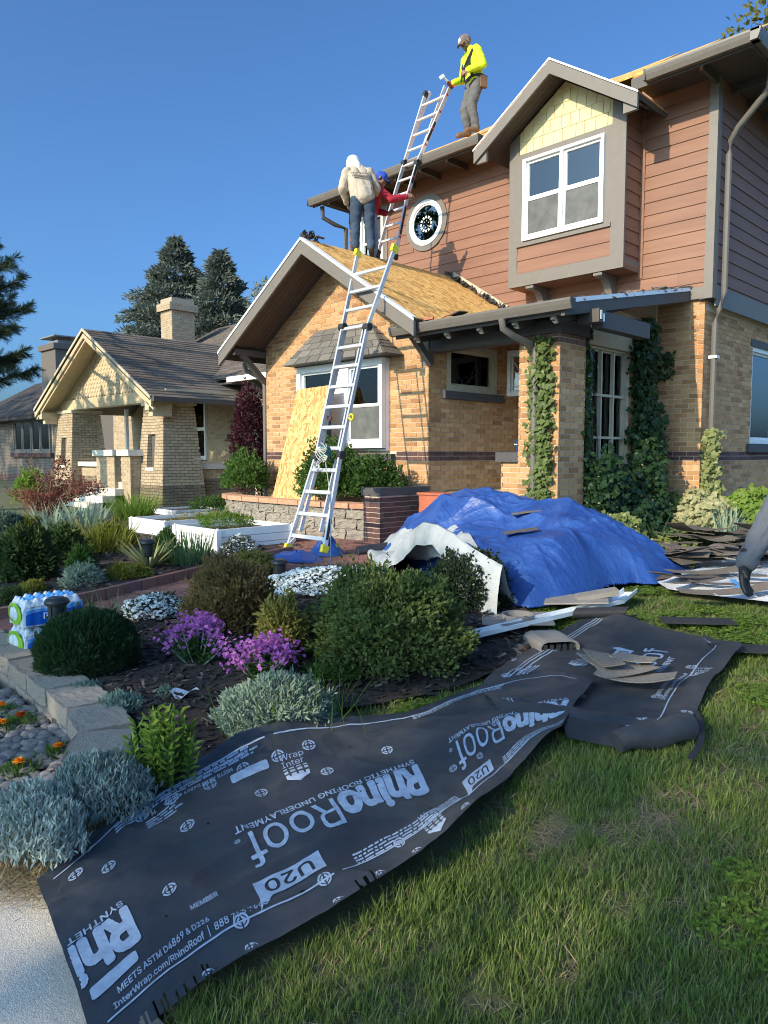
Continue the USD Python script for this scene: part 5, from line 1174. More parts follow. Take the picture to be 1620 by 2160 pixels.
# ivy: on the pillar, beside the porch window, at the wall corner and over the ground
def ivy(name, label, pts, N, n, size, m, dep=.05, stems=None, cat='ivy'):
    """pts(n) gives wall points; N the wall's outward direction; leaves hang face outward."""
    t = thing(name, label, cat); C = pts(n); N = np.asarray(N, float)
    C = C + N * (rng.random(len(C))[:, None] ** 1.3 * dep) + rng.normal(0, .012, C.shape)
    D = rng.normal(0, .55, C.shape) + [0, 0, -1.0] + N * .35
    up_ = N + rng.normal(0, .3, (len(C), 3)); mb = MB()
    L_ = size * (.45 + .95 * rng.random(len(C)) ** 1.4)
    Dn = unit(D); S = unit(np.cross(Dn, up_)); Nn = np.cross(S, Dn)          # lobed leaf: five points round the stalk
    o = [(-.02, 0), (.12, .5), (.45, .62), (.55, .36), (1.0, 0), (.55, -.36), (.45, -.62), (.12, -.5)]
    v = np.stack([C + Dn * (a * L_)[:, None] + S * (b * L_)[:, None] + Nn * (-.25 * abs(b) * L_)[:, None] for a, b in o], 1).reshape(-1, 3); k = (np.arange(len(C)) * 8)[:, None]
    f = np.concatenate([k + np.array(q)[None] for q in ((0, 1, 2), (0, 2, 3), (0, 3, 4), (0, 4, 5), (0, 5, 6), (0, 6, 7))])
    put('leaves', mb.add(v, f, np.repeat(rng.random(len(C)), 8)), m, t)
    if stems:
        sb = MB()
        for s_ in stems: sb.tube(s_, .008, 5)
        put('stem', sb, 'stem', t)
    return t
def strip(x, y, z0, z1, w, side, gap=0.0):
    def f(n):
        z = z0 + (z1 - z0) * rng.random(n); t = (z - z0) / (z1 - z0); ww = w * (1.15 - .35 * t) * (.75 + .5 * meshkit.noise(np.c_[z * 3, z * 0, z * 0 + 4]))
        s = rng.normal(0, .42, n).clip(-1, 1) * ww + gap * np.sign(rng.normal(0, 1, n))
        return np.c_[x + s * side[0], y + s * side[1], z]
    return f
ivy('ivy', 'sunlit ivy climbing the front of the porch pillar round its downspout', strip(-5.03, PY0 - .01, .25, 2.80, .15, (1, 0), .06), (0, -1, 0), 1500, .068, 'leaf_ivy_sunlit', .10, [[(-5.03 + .05 * math.sin(z * 3 + k), PY0 - .02, z) for z in np.linspace(.2, 2.75, 12)] for k in range(3)])
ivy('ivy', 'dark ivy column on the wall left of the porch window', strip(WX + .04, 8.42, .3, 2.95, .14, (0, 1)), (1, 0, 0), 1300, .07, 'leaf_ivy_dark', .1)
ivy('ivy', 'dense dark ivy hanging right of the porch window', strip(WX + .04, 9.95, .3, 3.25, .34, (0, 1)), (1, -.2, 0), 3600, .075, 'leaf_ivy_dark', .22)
ivy('ivy', 'ivy spur reaching right across the shaded front wall', lambda n: np.c_[-4.92 + .32 * rng.random(n) ** 2, np.full(n, 10.47), 2.55 + .25 * rng.random(n) + .1 * np.sin(rng.random(n) * 6)], (0, -1, 0), 170, .06, 'leaf_ivy_dark', .06)
ivy('ivy', 'ivy pillar at the right wall corner beside the downspout', strip(-4.14, 10.62, .3, 1.75, .16, (.5, .85)), (.6, -.8, 0), 1100, .075, 'leaf_ivy_sunlit', .16)
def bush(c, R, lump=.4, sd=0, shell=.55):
    return lambda n: blob(c, R, n, lump, 2.5, shell, sd, -.4)[0]
dm = lambda n: np.vstack([blob(c, r, int(n * k), .5, 2.8, .25, q, -.8)[0] for q, (c, r, k) in enumerate((((-4.66, 8.62, .75), (.26, .36, .72), .28), ((-4.55, 9.1, .5), (.34, .4, .5), .24), ((-4.62, 9.6, .8), (.34, .36, .78), .3), ((-4.72, 9.95, 1.5), (.2, .26, .6), .18)))])
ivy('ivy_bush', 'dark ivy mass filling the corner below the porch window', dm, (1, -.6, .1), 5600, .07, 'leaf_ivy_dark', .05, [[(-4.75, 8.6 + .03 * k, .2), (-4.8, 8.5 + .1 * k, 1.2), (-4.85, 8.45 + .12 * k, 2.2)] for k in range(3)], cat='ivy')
ivy('ivy_bush', 'sunlit ivy heap at the foot of the porch pillar', bush((-4.95, 7.55, .30), (.36, .22, .42), .4, 2), (.2, -1, .3), 1300, .07, 'leaf_ivy_sunlit', .05, cat='ivy')
ivy('ivy_bush', 'ivy below the pillar running right along the tarp', bush((-4.35, 8.1, .35), (.42, .6, .32), .4, 3), (.4, -.8, .4), 1700, .07, 'leaf_ivy_sunlit', .05, cat='ivy')
ivy('ivy_bush', 'bright ivy heap in front of the sunlit patch of wall', bush((-4.55, 10.0, .45), (.35, .45, .42), .4, 4), (.3, -.9, .4), 1900, .075, 'leaf_ivy_sunlit', .05, cat='ivy')
ivy('ivy_bush', 'bright ivy at the foot of the right wall corner', bush((-4.05, 10.2, .4), (.42, .55, .45), .4, 5), (.3, -.9, .4), 2000, .075, 'leaf_ivy_sunlit', .05, cat='ivy')
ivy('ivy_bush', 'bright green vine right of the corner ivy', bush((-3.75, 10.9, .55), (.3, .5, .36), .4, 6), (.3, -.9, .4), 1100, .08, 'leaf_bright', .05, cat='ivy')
ivy('ivy_ground', 'ivy ground cover spreading towards the shingle pile', bush((-3.9, 9.2, .15), (.75, .8, .25), .5, 7), (.2, -.5, .9), 3000, .06, 'leaf_ivy_sunlit', .03, cat='ivy')
ivy('ivy_ground', 'ivy ground cover just right of the blue tarp', bush((-4.0, 8.3, .15), (.45, .5, .22), .5, 8), (.2, -.5, .9), 1300, .06, 'leaf_ivy_sunlit', .03, cat='ivy')
tuft('iris', 'sunlit upright iris leaves near the reaching arm', 'iris', 0, 0, 46, .46, .035, 'leaf_iris_pale', .14, .22, .2, pos=on_ground(1535, 1140))
tuft('iris', 'dark iris leaves fanning out beside the blue tarp', 'iris', 0, 0, 34, .50, .035, 'leaf_iris', .08, .9, .4, pos=on_ground(1385, 1150))
mound('dry_weed', 'pale dry weed beside the blue tarp in the ivy', 'weed', (1328, 1376, 1062, 1102), 700, .05, .015, 'leaf_yellow', stems=0)

# mulch chips, rocks
n = 5200; minx, miny, maxx, maxy = Polygon(BED).bounds; pts = rng.random((n * 2, 2)) * [maxx - minx, maxy - miny] + [minx, miny]
pb = Polygon(BED).buffer(-.03); pts = pts[shapely.contains_xy(pb, pts[:, 0], pts[:, 1])][:n]
ch = MB(); 
for x, y in pts:
    l, w = .012 + .03 * rng.random() ** 2, .005 + .008 * rng.random(); a = rng.random() * 6.28
    t = np.array([math.cos(a), math.sin(a), rng.normal(0, .25)]); s_ = np.array([-math.sin(a), math.cos(a), rng.normal(0, .3)])
    ch.obox((x, y, float(gz(x, y)) + .016 + .012 * rng.random()), t * l, s_ * w, np.cross(t, s_) * .002)
tag(put('mulch_chips', ch, 'mulch_chip'), kind='stuff')
n = 2200; pts = np.c_[-14 + 7.6 * rng.random(n), 1.5 + 4.6 * rng.random(n)]; ch = MB()
for x, y in pts:
    if not Polygon(BED2).contains(shapely.Point(x, y)): continue
    l, w = .02 + .04 * rng.random() ** 2, .01 + .01 * rng.random(); a = rng.random() * 6.28; t = np.array([math.cos(a), math.sin(a), rng.normal(0, .25)]); s_ = np.array([-math.sin(a), math.cos(a), rng.normal(0, .3)])
    ch.obox((x, y, float(gz(x, y)) + .018 + .012 * rng.random()), t * l, s_ * w, np.cross(t, s_) * .002)
tag(put('side_mulch_chips', ch, 'mulch_chip'), kind='stuff')
rk = free('/World', 'river_rocks'); UsdGeom.Xform.Define(stage, rk); tag(rk, kind='stuff')
ico = trimesh.creation.icosphere(2); rocks = []
for k in range(2300):
    x, y = -2.9 - 2.6 * rng.random() ** 1.2, .90 + .58 * rng.random()
    rocks.append((math.hypot(x, y), x, y))
rocks.sort(); far = MB(); placed = []
for _, x, y in rocks:
    s_ = .013 + .020 * rng.random() ** 1.6; v = ico.vertices * (1 + .35 * (meshkit.noise(ico.vertices * 1.3 + rng.random(3) * 50)[:, None] - .5)) * [s_ * 1.25, s_, s_ * .62]
    a = rng.random() * 6.28; R_ = np.array([[math.cos(a), -math.sin(a), 0], [math.sin(a), math.cos(a), 0], [0, 0, 1]]); v = v @ R_.T
    near = sum((px - x) ** 2 + (py - y) ** 2 < .034 ** 2 for px, py in placed[-400:])
    c = np.array([x, y, float(gz(x, y)) + .012 + .016 * min(near, 2)]); placed.append((x, y))
    if len(placed) <= 300:
        pth = free(rk, 'stone'); emit(pth, v + c, ico.faces, 'pebble', True)
    else: far.add(v + c, ico.faces)
tag(put('stones_beyond', far, 'pebble', rk, smooth=True), kind='stuff')

# ------------------------------------------------------------------ lawn
LAWN = Polygon([(-2.45, .87), (6, .87), (6, 10.4), (-3.2, 10.4), (-3.6, 8.5), (-3.0, 7.6), (-2.9, 6.6), (-3.1, 5.3), (-3.3, 5.0), (-2.9, 4.62), (-2.6, 3.9), (-2.7, 3.1), (-2.9, 2.6), (-2.75, 2.0), (-2.55, 1.5), (-2.6, 1.1)])
pbr('grass_blade', [(.35, (.75, .8, .7)), (.65, (1, 1, 1))], 1.6, .5, rnd_ramp=[(0, (.105, .165, .035)), (.4, (.155, .225, .05)), (.8, (.22, .29, .075)), (1, (.34, .32, .15))], translucent=.4, spec=.35)
lw = UsdGeom.PointInstancer.Define(stage, '/World/grass'); tag('/World/grass', kind='stuff'); UsdGeom.Scope.Define(stage, '/World/grass/kinds')
for k in range(6):
    n = 24; a = rng.random(n) * 6.283; r = .038 * rng.random(n) ** .5
    C = np.c_[np.cos(a) * r, np.sin(a) * r, np.full(n, -.005)]; D = np.c_[rng.normal(0, .45, (n, 2)), np.ones(n)]
    mb = blades(MB(), C, D, .045 * (.55 + .75 * rng.random(n)), .0030, .7 * rng.random(n), 3); v, f = mb.arrays()
    emit(f'/World/grass/kinds/tuft_{k + 1:03d}', v, f, 'grass_blade', r=np.concatenate(mb.r))
n = 26; a = rng.random(n) * 6.283; r = .06 * rng.random(n) ** .5; C = np.c_[np.cos(a) * r, np.sin(a) * r, .022 + .014 * rng.random(n)]; Cc, Dc = np.repeat(C, 3, 0), np.c_[np.cos(np.tile(np.arange(3) * 2.094, n) + np.repeat(a, 3)), np.sin(np.tile(np.arange(3) * 2.094, n) + np.repeat(a, 3)), np.full(3 * n, .15)]
mb = leaves(MB(), Cc, Dc, .011, .011, .1, up=(0, 0, 1)); v, f = mb.arrays(); emit('/World/grass/kinds/clover_001', v, f, 'leaf_bright', r=np.concatenate(mb.r) if len(mb.r) > 1 else mb.r[0])
n = 26; mb = blades(MB(), np.c_[rng.normal(0, .035, (n, 2)), np.full(n, .004)], np.c_[rng.normal(0, 1, (n, 2)), .25 * rng.random(n)], .06, .003, .3, 3); v, f = mb.arrays(); emit('/World/grass/kinds/thatch_001', v, f, 'dry_stem', r=mb.r[0])
lw.CreatePrototypesRel().SetTargets([Sdf.Path(f'/World/grass/kinds/tuft_{k + 1:03d}') for k in range(6)] + [Sdf.Path('/World/grass/kinds/clover_001'), Sdf.Path('/World/grass/kinds/thatch_001')])
GRASS_KEEP_OFF = []                              # outlines of what lies on the lawn, filled in by the objects below
def sow():
    cand = []
    for (y0, y1, dens) in ((.87, 2.0, 1050), (2.0, 3.2, 800), (3.2, 5.0, 480), (5.0, 7.2, 260), (7.2, 10.4, 110)):
        x0, x1 = -3.6, {2.0: .6, 3.2: 1.2, 5.0: 1.2, 7.2: 1.2, 10.4: .5}[y1]; n = int(dens * (y1 - y0) * (x1 - x0)); cand.append(np.c_[x0 + (x1 - x0) * rng.random(n), y0 + (y1 - y0) * rng.random(n)])
    p = np.vstack(cand); ok = shapely.contains_xy(LAWN, p[:, 0], p[:, 1])
    for g in GRASS_KEEP_OFF: ok &= ~shapely.contains_xy(g, p[:, 0], p[:, 1])
    # what the camera can see only
    d = np.c_[p, gz(p[:, 0], p[:, 1])] - EYE; z = d @ FW; u, v = 810 + F * (d @ RT) / z, 1080 - F * (d @ U2) / z
    ok &= (z > .3) & (u > -250) & (u < 1900) & (v < 2500); p = p[ok]
    bare = meshkit.fbm(np.c_[p * 1.7, np.zeros(len(p))], 3, 5); keep = rng.random(len(p)) < np.clip((bare - .20) * 9, .35, 1); p, bare = p[keep], bare[keep]
    n = len(p); pos = np.c_[p, gz(p[:, 0], p[:, 1]) - .03] * K
    lw.CreatePositionsAttr(Vt.Vec3fArray.FromNumpy(pos.astype(np.float32))); kind_ = rng.integers(0, 6, n); clv = meshkit.fbm(np.c_[p * 1.3, np.full(n, 4.0)], 3, 17); kind_ = np.where((clv > .56) & (rng.random(n) < .22), 6, kind_); kind_ = np.where((rng.random(n) < np.clip((.34 - bare) * 4, .05, .45)), 7, kind_); lw.CreateProtoIndicesAttr(Vt.IntArray.FromNumpy(kind_.astype(np.int32)))
    a = rng.random(n) * 6.283; q = np.zeros((n, 4)); q[:, 0], q[:, 3] = np.cos(a / 2), np.sin(a / 2)
    lw.CreateOrientationsAttr(Vt.QuathArray([Gf.Quath(float(w), 0, 0, float(z)) for w, _, _, z in q]))
    s_ = (.75 + .7 * meshkit.fbm(np.c_[p * 2.3, np.zeros(n)], 3, 9)) * (.8 + .4 * rng.random(n)); dist = np.hypot(p[:, 0], p[:, 1]); w_ = np.interp(dist, [2, 5, 9], [1, 1.6, 2.6])
    lw.CreateScalesAttr(Vt.Vec3fArray.FromNumpy(np.c_[s_ * w_, s_ * w_, s_].astype(np.float32)))
# ================================================================== things on the lawn and by the house
flat('aluminium', (.66, .66, .66), .42, metal=.6, var=.08, scale=20)
flat('ladder_red', (.5, .03, .05), .5); flat('ladder_yellow', (.75, .62, .03), .5); flat('rubber', (.02, .02, .02), .7)
flat('teal_bag', (.01, .10, .10), .5, var=.3); flat('rope', (.5, .48, .42), .8); flat('hose_blue', (.08, .13, .2), .5)
pbr('underlay', [(.25, (.018, .021, .028)), (.5, (.028, .032, .040)), (.66, (.05, .05, .052)), (.8, (.09, .08, .07))], 3.2, .48, .3, 240, spec=.45, bdist=.004, detail=9)
pbr('underlay_print', [(.3, (.26, .32, .42)), (.6, (.36, .44, .56))], 30, .6)
pbr('underlay_back', [(.3, (.012, .012, .014)), (.7, (.03, .03, .032))], 3, .6)
pbr('tarp_blue', [(.25, (.014, .042, .18)), (.5, (.02, .066, .26)), (.68, (.036, .10, .33)), (.82, (.11, .14, .21))], 3.0, .42, .8, 26, spec=.55, bdist=.012, detail=8)
pbr('tarp_grey', [(.3, (.25, .28, .30)), (.6, (.36, .39, .41)), (.8, (.20, .21, .22))], 3, .5, .4, 30, bdist=.012)
pbr('white_sheet', [(.25, (.25, .25, .26)), (.5, (.56, .58, .62)), (.8, (.68, .70, .73))], 6, .5, .5, 25, bdist=.02)
pbr('old_shingle', [(.3, (.085, .068, .055)), (.7, (.155, .125, .10))], 60, .95, .5, 160, rnd=.35)
pbr('stone_shingle', [(.3, (.12, .105, .09)), (.7, (.27, .235, .2))], 70, .95, .6, 160, rnd=.2)
flat('dusty_grey', (.22, .2, .18), .7); flat('wrap_clear', (.62, .68, .72), .12, var=.25, scale=18, bump=.6); flat('label_blue', (.012, .12, .50), .25, var=.15); flat('label_sky', (.10, .36, .75), .25); flat('label_green', (.22, .50, .02), .3); flat('label_white', (.8, .82, .85), .4)
flat('cup_blue', (.012, .04, .10), .3)
from scipy.interpolate import CubicSpline

def ground_pts(L, dz=.03): return np.array([on_ground(u, v) + [0, 0, dz] for u, v in L])
class Cloth:                                  # a ruled sheet between two traced edges, with a chart (s along, t across) in drawing units
    def __init__(c, T, B, ns=160, nt=44, z=None, lift=None):
        T, B = ground_pts(T), ground_pts(B); mid = (T + B) / 2; k = np.r_[0, np.cumsum(np.linalg.norm(np.diff(mid[:, :2], axis=0), axis=1))]
        fT, fB = CubicSpline(k, T), CubicSpline(k, B); c.len = k[-1]; c.wid = float(np.mean(np.linalg.norm(T - B, axis=1)[1:-1]))
        c.s = np.linspace(0, c.len, ns); c.t = np.linspace(0, 1, nt); a, b = fT(c.s), fB(c.s)
        c.P = a[:, None] + (b - a)[:, None] * c.t[None, :, None]
        x, y = c.P[..., 0], c.P[..., 1]; q = np.stack([x, y, 0 * x], -1)
        c.P[..., 2] = gz(x, y) + .035 + .05 * (meshkit.fbm(q * 2.1, 3, 11) - .42) + .020 * (meshkit.fbm(q * 8, 3, 5) - .5) + .010 * (1 - np.abs(2 * meshkit.noise(q * [6, 3, 1] + 3) - 1)) ** 4 + (lift(c.s[:, None], c.t[None, :]) if lift else 0)
    def at(c, s, t, dz=.0022):
        from scipy.ndimage import map_coordinates
        i = np.clip(np.asarray(s) / c.len, 0, 1) * (len(c.s) - 1); j = np.clip(np.asarray(t) / c.wid, 0, 1) * (len(c.t) - 1)
        return np.stack([map_coordinates(c.P[..., k], [i, j], order=1, mode='nearest') for k in range(3)], -1) + [0, 0, dz]
    def chart(c, u, v):                        # the chart point the photo shows at a pixel
        d = c.P - EYE; z = d @ FW; e = (810 + F * (d @ RT) / z - u) ** 2 + (1080 - F * (d @ U2) / z - v) ** 2; i, j = np.unravel_index(e.argmin(), e.shape)
        return np.array([c.s[i], c.t[j] * c.wid])
    def outline(c): return Polygon(np.vstack([c.P[:, 0, :2], c.P[::-1, -1, :2]])).buffer(0)
def flat_text(text, h, bold=False):
    t = meshkit.text_mesh(text, h, .001, 3 if bold == 2 else bold); f = t.faces[(np.abs(t.triangles[:, :, 2] - .001).max(1) < 1e-7)]
    return t.vertices[:, :2], f
class Print:                                   # lettering and marks printed on a Cloth
    def __init__(p, cloth): p.c, p.mb = cloth, MB()
    def add(p, xy, f, o, d, up):
        """2-D shape xy laid at chart point o, x along d, y along up."""
        v, f = trimesh.remesh.subdivide_to_size(np.c_[xy, np.zeros(len(xy))], f, .03, max_iter=30)
        st = np.asarray(o) + v[:, :1] * np.asarray(d) + v[:, 1:2] * np.asarray(up); ok = (st[:, 0] > .01) & (st[:, 0] < p.c.len - .01) & (st[:, 1] > .005) & (st[:, 1] < p.c.wid - .005)
        f = f[ok[f].all(1)]
        if not len(f): return
        w = p.c.at(st[:, 0], st[:, 1]); n = np.cross(w[f[:, 1]] - w[f[:, 0]], w[f[:, 2]] - w[f[:, 0]])[:, 2].sum()
        p.mb.add(w, f if n > 0 else f[:, ::-1])
    def shape(p, poly, o, d, up):
        for g in getattr(poly, 'geoms', [poly]):
            t = trimesh.creation.extrude_polygon(g, .001, engine='earcut'); f = t.faces[(np.abs(t.triangles[:, :, 2] - .001).max(1) < 1e-7)]; p.add(t.vertices[:, :2], f, o, d, up)
    def text(p, s, h, o, d, up, bold=False, width=None):
        xy, f = flat_text(s, h, bold)
        if width: xy = xy * [width / np.ptp(xy[:, 0]), 1]
        p.add(xy, f, o, d, up); return np.ptp(xy[:, 0])
    def line(p, pts, w):                       # in chart coordinates
        p.shape(shapely.LineString(pts).buffer(w / 2, cap_style='flat'), (0, 0), (1, 0), (0, 1))
RING = shapely.Point(0, 0).buffer(.030, 8).difference(shapely.Point(0, 0).buffer(.022, 8)).union(shapely.Point(0, 0).buffer(.017, 8).difference(shapely.Point(0, 0).buffer(.009, 8))).difference(sbox(-.05, -.003, .05, .003)).difference(sbox(-.003, -.05, .003, .05))
FLAG = Polygon([(0, 0), (.40, 0), (.40, .125), (-.03, .125), (.03, .07), (-.045, -.10), (.01, -.075), (.015, -.13), (.07, -.03)])
def flag(p, o, d, up, w=.29, h=.092):
    base = sbox(0, 0, w, h); tail = Polygon([(w - .055, h - .002), (w + .001, h - .002), (w + .018, h + .065), (w - .01, h + .026), (w - .018, h + .045), (w - .04, h + .01)])
    xy, f = flat_text('U20', h * .62, True); xy = xy * [w * .72 / np.ptp(xy[:, 0]), 1] + [w * .12, h * .19]
    letters = shapely.union_all([Polygon(xy[t]).buffer(1e-5) for t in f]); p.shape(base.union(tail).buffer(0).difference(letters), o, d, up)
def logo_block(p, o, d, up, L):                # the maker's wordmark: o is where its baseline starts
    d, up, o = np.array(d, float), np.array(up, float), np.array(o, float)
    p.text('Rhino', .20, o, d, up, 2, L * .48); p.text('Roof', .20, o + d * L * .49, d, up, False, L * .47); p.text('®', .03, o + d * L * .985, d, up)
    p.text('SYNTHETIC ROOFING UNDERLAYMENT', .036, o - up * .062 + d * .02, d, up, True, L * .97)
    flag(p, o + up * .265 + d * L * .70, d, up)
def maker_mark(p, o, d, up, s=.1):
    d, up, o = np.array(d, float), np.array(up, float), np.array(o, float)
    house_ = Polygon([(0, .0), (.5, -.32), (1, 0), (1, .62), (0, .62)]); cut = shapely.union_all([sbox(x - .045, .1, x + .045, 1) for x in (.2, .5, .8)] + [sbox(0, y - .045, 1, y + .045) for y in (.25, .5)])
    p.shape(shapely.affinity.scale(house_.difference(cut), s, s, origin=(0, 0)), o, d, up); p.text('Inter', s * .3, o + up * s * .72, d, up); p.text('Wrap', s * .3, o + up * s * 1.1, d, up)
def small_lines(p, o, d, up, n, L, h=.009, gap=.017):
    r_ = np.random.default_rng(int(abs(o[0] * 1000)) + 3)
    for i in range(n):
        x = 0
        while x < L:
            w = .012 + .05 * r_.random(); p.add(np.array([[x, 0], [x + w, 0], [x + w, h], [x, h]]), np.array([[0, 1, 2], [0, 2, 3]]), np.asarray(o, float) - np.asarray(up, float) * gap * i, d, up); x += w + .008

TA = [(77, 1873), (190, 1790), (304, 1711), (430, 1648), (559, 1595), (675, 1560), (780, 1537), (880, 1515), (971, 1474), (1060, 1450), (1170, 1440), (1250, 1462)]
BA = [(215, 2270), (345, 2165), (460, 2076), (600, 2008), (745, 1931), (840, 1880), (919, 1827), (1000, 1745), (1060, 1675), (1100, 1630), (1145, 1590), (1180, 1562)]
def liftA(s, t): return .10 * np.exp(-((s - .95) / .5) ** 2) * np.exp(-(t / .16) ** 2) + .05 * np.exp(-((s - 1.9) / .35) ** 2) * np.exp(-((t - .45) / .3) ** 2) + .05 * np.clip((s - 2.2) / .8, 0, 1) + .05 * np.exp(-((t - 1) / .1) ** 2) * np.exp(-((s - 1.6) / .5) ** 2)
cA = Cloth(TA, BA, 320, 88, lift=liftA)
shA = thing('roofing_underlayment', 'long black roofing underlayment strip with white print across the front of the lawn', 'roofing underlayment')
r, c = cA.P.shape[:2]; i, j = np.meshgrid(np.arange(r - 1), np.arange(c - 1), indexing='ij'); q = np.stack([i * c + j, i * c + j + 1, (i + 1) * c + j + 1, (i + 1) * c + j], -1)
torn = np.zeros(q.shape[:2], bool); r_ = np.random.default_rng(4)
for s0, s1, dep in ((.10, .42, 4), (1.02, 1.12, 3)):              # frayed near edge
    for a in range(r - 1):
        if s0 < cA.s[a] < s1 and r_.random() < .45: torn[a, c - 1 - r_.integers(1, dep + 2):] = True
for a, b in ((40, 60), (122, 44), (154, 18), (180, 70), (72, 32), (216, 56), (96, 76), (97, 76), (133, 51)): torn[a, b] = True
top = cA.P.reshape(-1, 3); F4 = q[~torn]; F3 = np.vstack([F4[:, [0, 1, 2]], F4[:, [0, 2, 3]]])
n_ = np.cross(top[F3[0, 1]] - top[F3[0, 0]], top[F3[0, 2]] - top[F3[0, 0]])[2]
put('sheet', MB().add(top, F3 if n_ > 0 else F3[:, ::-1]), 'underlay', shA, smooth=True)
pA = Print(cA); dA, uA = (-1, 0), (0, 1)                         # reads towards the pavement, tops towards the camera
o1 = cA.chart(884, 1612); o2 = cA.chart(493, 1764); LL = o1[0] - o2[0]
logo_block(pA, o1, dA, uA, LL)
o3 = cA.chart(258, 1876); logo_block(pA, (o3[0], o1[1] + .01), dA, uA, LL)
o4 = cA.chart(1262, 1494); logo_block(pA, (min(o4[0], cA.len - .02), o1[1] + .03), dA, uA, LL)
for (u, v) in ((525, 213), (412, 281), (660, 163), (780, 103), (907, 63), (1018, 24), (1085, 118), (1303, 38), (582, 316), (292, 463), (170, 490), (510, 545), (1075, 506), (1159, 629), (1318, 558), (1447, 463), (771, 664), (830, 805), (675, 893), (1348, 375), (1590, 247), (1544, 110), (843, 197), (1700, -60), (1640, 60)):
    pA.shape(RING, cA.chart(60 + u * .5802, 1560 + v * .5802), (1, 0), (0, 1))
W = cA.wid
for t_ in (.085, W - .13): pA.line([(.05, t_), (cA.len * .35, t_), (cA.len * .355, t_)], .008); pA.line([(cA.len * .37, t_), (cA.len - .05, t_)], .008)
pA.text('InterWrap.com/RhinoRoof  |  888 713 7663', .026, (cA.chart(248, 2150)[0], W - .15), (1, 0), (0, -1), True, .62); pA.text('MEETS ASTM D4869 & D226', .026, (cA.chart(262, 2133)[0], W - .20), (1, 0), (0, -1), True, .38)
pA.shape(sbox(0, 0, .15, .03).buffer(.010), (.04, W - .26), (1, 0), (0, -1)); maker_mark(pA, cA.chart(905, 1762), (1, 0), (0, -1), .11)
pA.text('MEMBER', .022, (.44, W - .30), (1, 0), (0, -1), True, .11)
pA.text('InterWrap.com/RhinoRoof  |  888 713 7663', .022, (cA.chart(545, 1650)[0], .105), dA, uA, True, .52); pA.text('MEETS ASTM D4869 & D226', .02, (cA.chart(505, 1665)[0], .15), dA, uA, True, .3)
pA.shape(sbox(0, 0, .16, .03).buffer(.01), (cA.chart(575, 1650)[0], .20), dA, uA); maker_mark(pA, cA.chart(606, 1648), (1, 0), (0, -1), .11)
for s0, t0 in ((.30, .10), (cA.len * .62, .10)): small_lines(pA, (s0, t0), (1, 0), (0, -1), 3, .6)
for s0, t0 in ((cA.len * .40, W - .145), (cA.len * .8, W - .145)): small_lines(pA, (s0, t0), (1, 0), (0, 1), 4, .62)
small_lines(pA, (cA.chart(590, 1660)[0] - .55, .235), (1, 0), (0, 1), 4, .12)
put('printed_lettering', pA.mb, 'underlay_print', shA)
GRASS_KEEP_OFF.append(cA.outline().buffer(-.015))

TB = [(1060, 1530), (1022, 1447), (1060, 1415), (1099, 1389), (1150, 1356), (1205, 1325), (1250, 1311)]
BB = [(1435, 1572), (1468, 1512), (1490, 1470), (1515, 1440), (1545, 1405), (1560, 1382), (1500, 1355)]
def liftB(s, t): return -.012 + .10 * np.exp(-((s - 2.0) / .16) ** 2) * np.exp(-((t - .25) / .25) ** 2) + .05 * np.exp(-((t - .97) / .08) ** 2) * (.6 + .4 * np.sin(s * 9)) + .05 * np.exp(-((s - .1) / .1) ** 2)
cB = Cloth(TB, BB, 90, 60, lift=liftB)
shB = thing('roofing_underlayment', 'crumpled black underlayment piece beyond the strip, with shingle scraps on it', 'roofing underlayment')
g_ = MB().grid(cB.P); v, f = g_.arrays(); n_ = np.cross(v[f[0, 1]] - v[f[0, 0]], v[f[0, 2]] - v[f[0, 0]])[2]
put('sheet', MB().add(v, f if n_ > 0 else f[:, ::-1]), 'underlay', shB, smooth=True)
pB = Print(cB); dB, uB = (1, 0), (0, -1)
oB = cB.chart(1352, 1428); pB.text('oRoof', .15, oB + np.array([-.06, 0]), dB, uB, False, .62); pB.text('ERLAYMENT', .034, oB + np.array([.02, .07]), dB, uB, True, .42)
flag(pB, cB.chart(1306, 1398), dB, uB, .27, .09)
Wb = cB.wid
for t_ in (.10, .125, .15, Wb - .15): pB.line([(.1, t_), (cB.len - .06, t_)], .007)
for (u, v) in ((195, 50), (235, 592), (350, 565), (412, 495), (480, 462), (622, 370), (683, 328), (548, 555), (638, 530), (618, 500), (440, 572), (752, 588), (1110, 590), (1035, 692), (1263, 453), (806, 391), (1245, 662), (985, 797)):
    pB.shape(RING, cB.chart(880 + u * .4568, 1200 + v * .4568), (1, 0), (0, 1))
maker_mark(pB, cB.chart(1200, 1400), (0, 1), (1, 0), .10); maker_mark(pB, cB.chart(1450, 1425), (0, 1), (1, 0), .10)
pB.text('InterWrap.com/RhinoRoof', .022, (.55, Wb - .17), dB, uB, True, .5); pB.text('MEETS ASTM D4869', .02, (.6, Wb - .21), dB, uB, True, .3); small_lines(pB, (.3, .19), (1, 0), (0, 1), 3, .5)
put('printed_lettering', pB.mb, 'underlay_print', shB)
a, b = on_ground(1300, 1588), on_ground(1452, 1556); e = [a + (b - a) * t + [0, 0, .05 + .012 * math.sin(9 * t)] for t in np.linspace(0, 1, 12)]
put('rolled_edge', MB().tube(e, np.linspace(.05, .066, 12), 14), 'underlay', shB, smooth=60)
a, b = on_ground(1195, 1562), on_ground(1330, 1590); put('folded_flap', MB().grid(np.array([[a + (b - a) * t + np.array([-.28 * s, .30 * s, .015 + .06 * math.sin(3.1 * s)]) for s in np.linspace(0, 1, 8)] for t in np.linspace(0, 1, 10)])), 'underlay_back', shB, smooth=True)
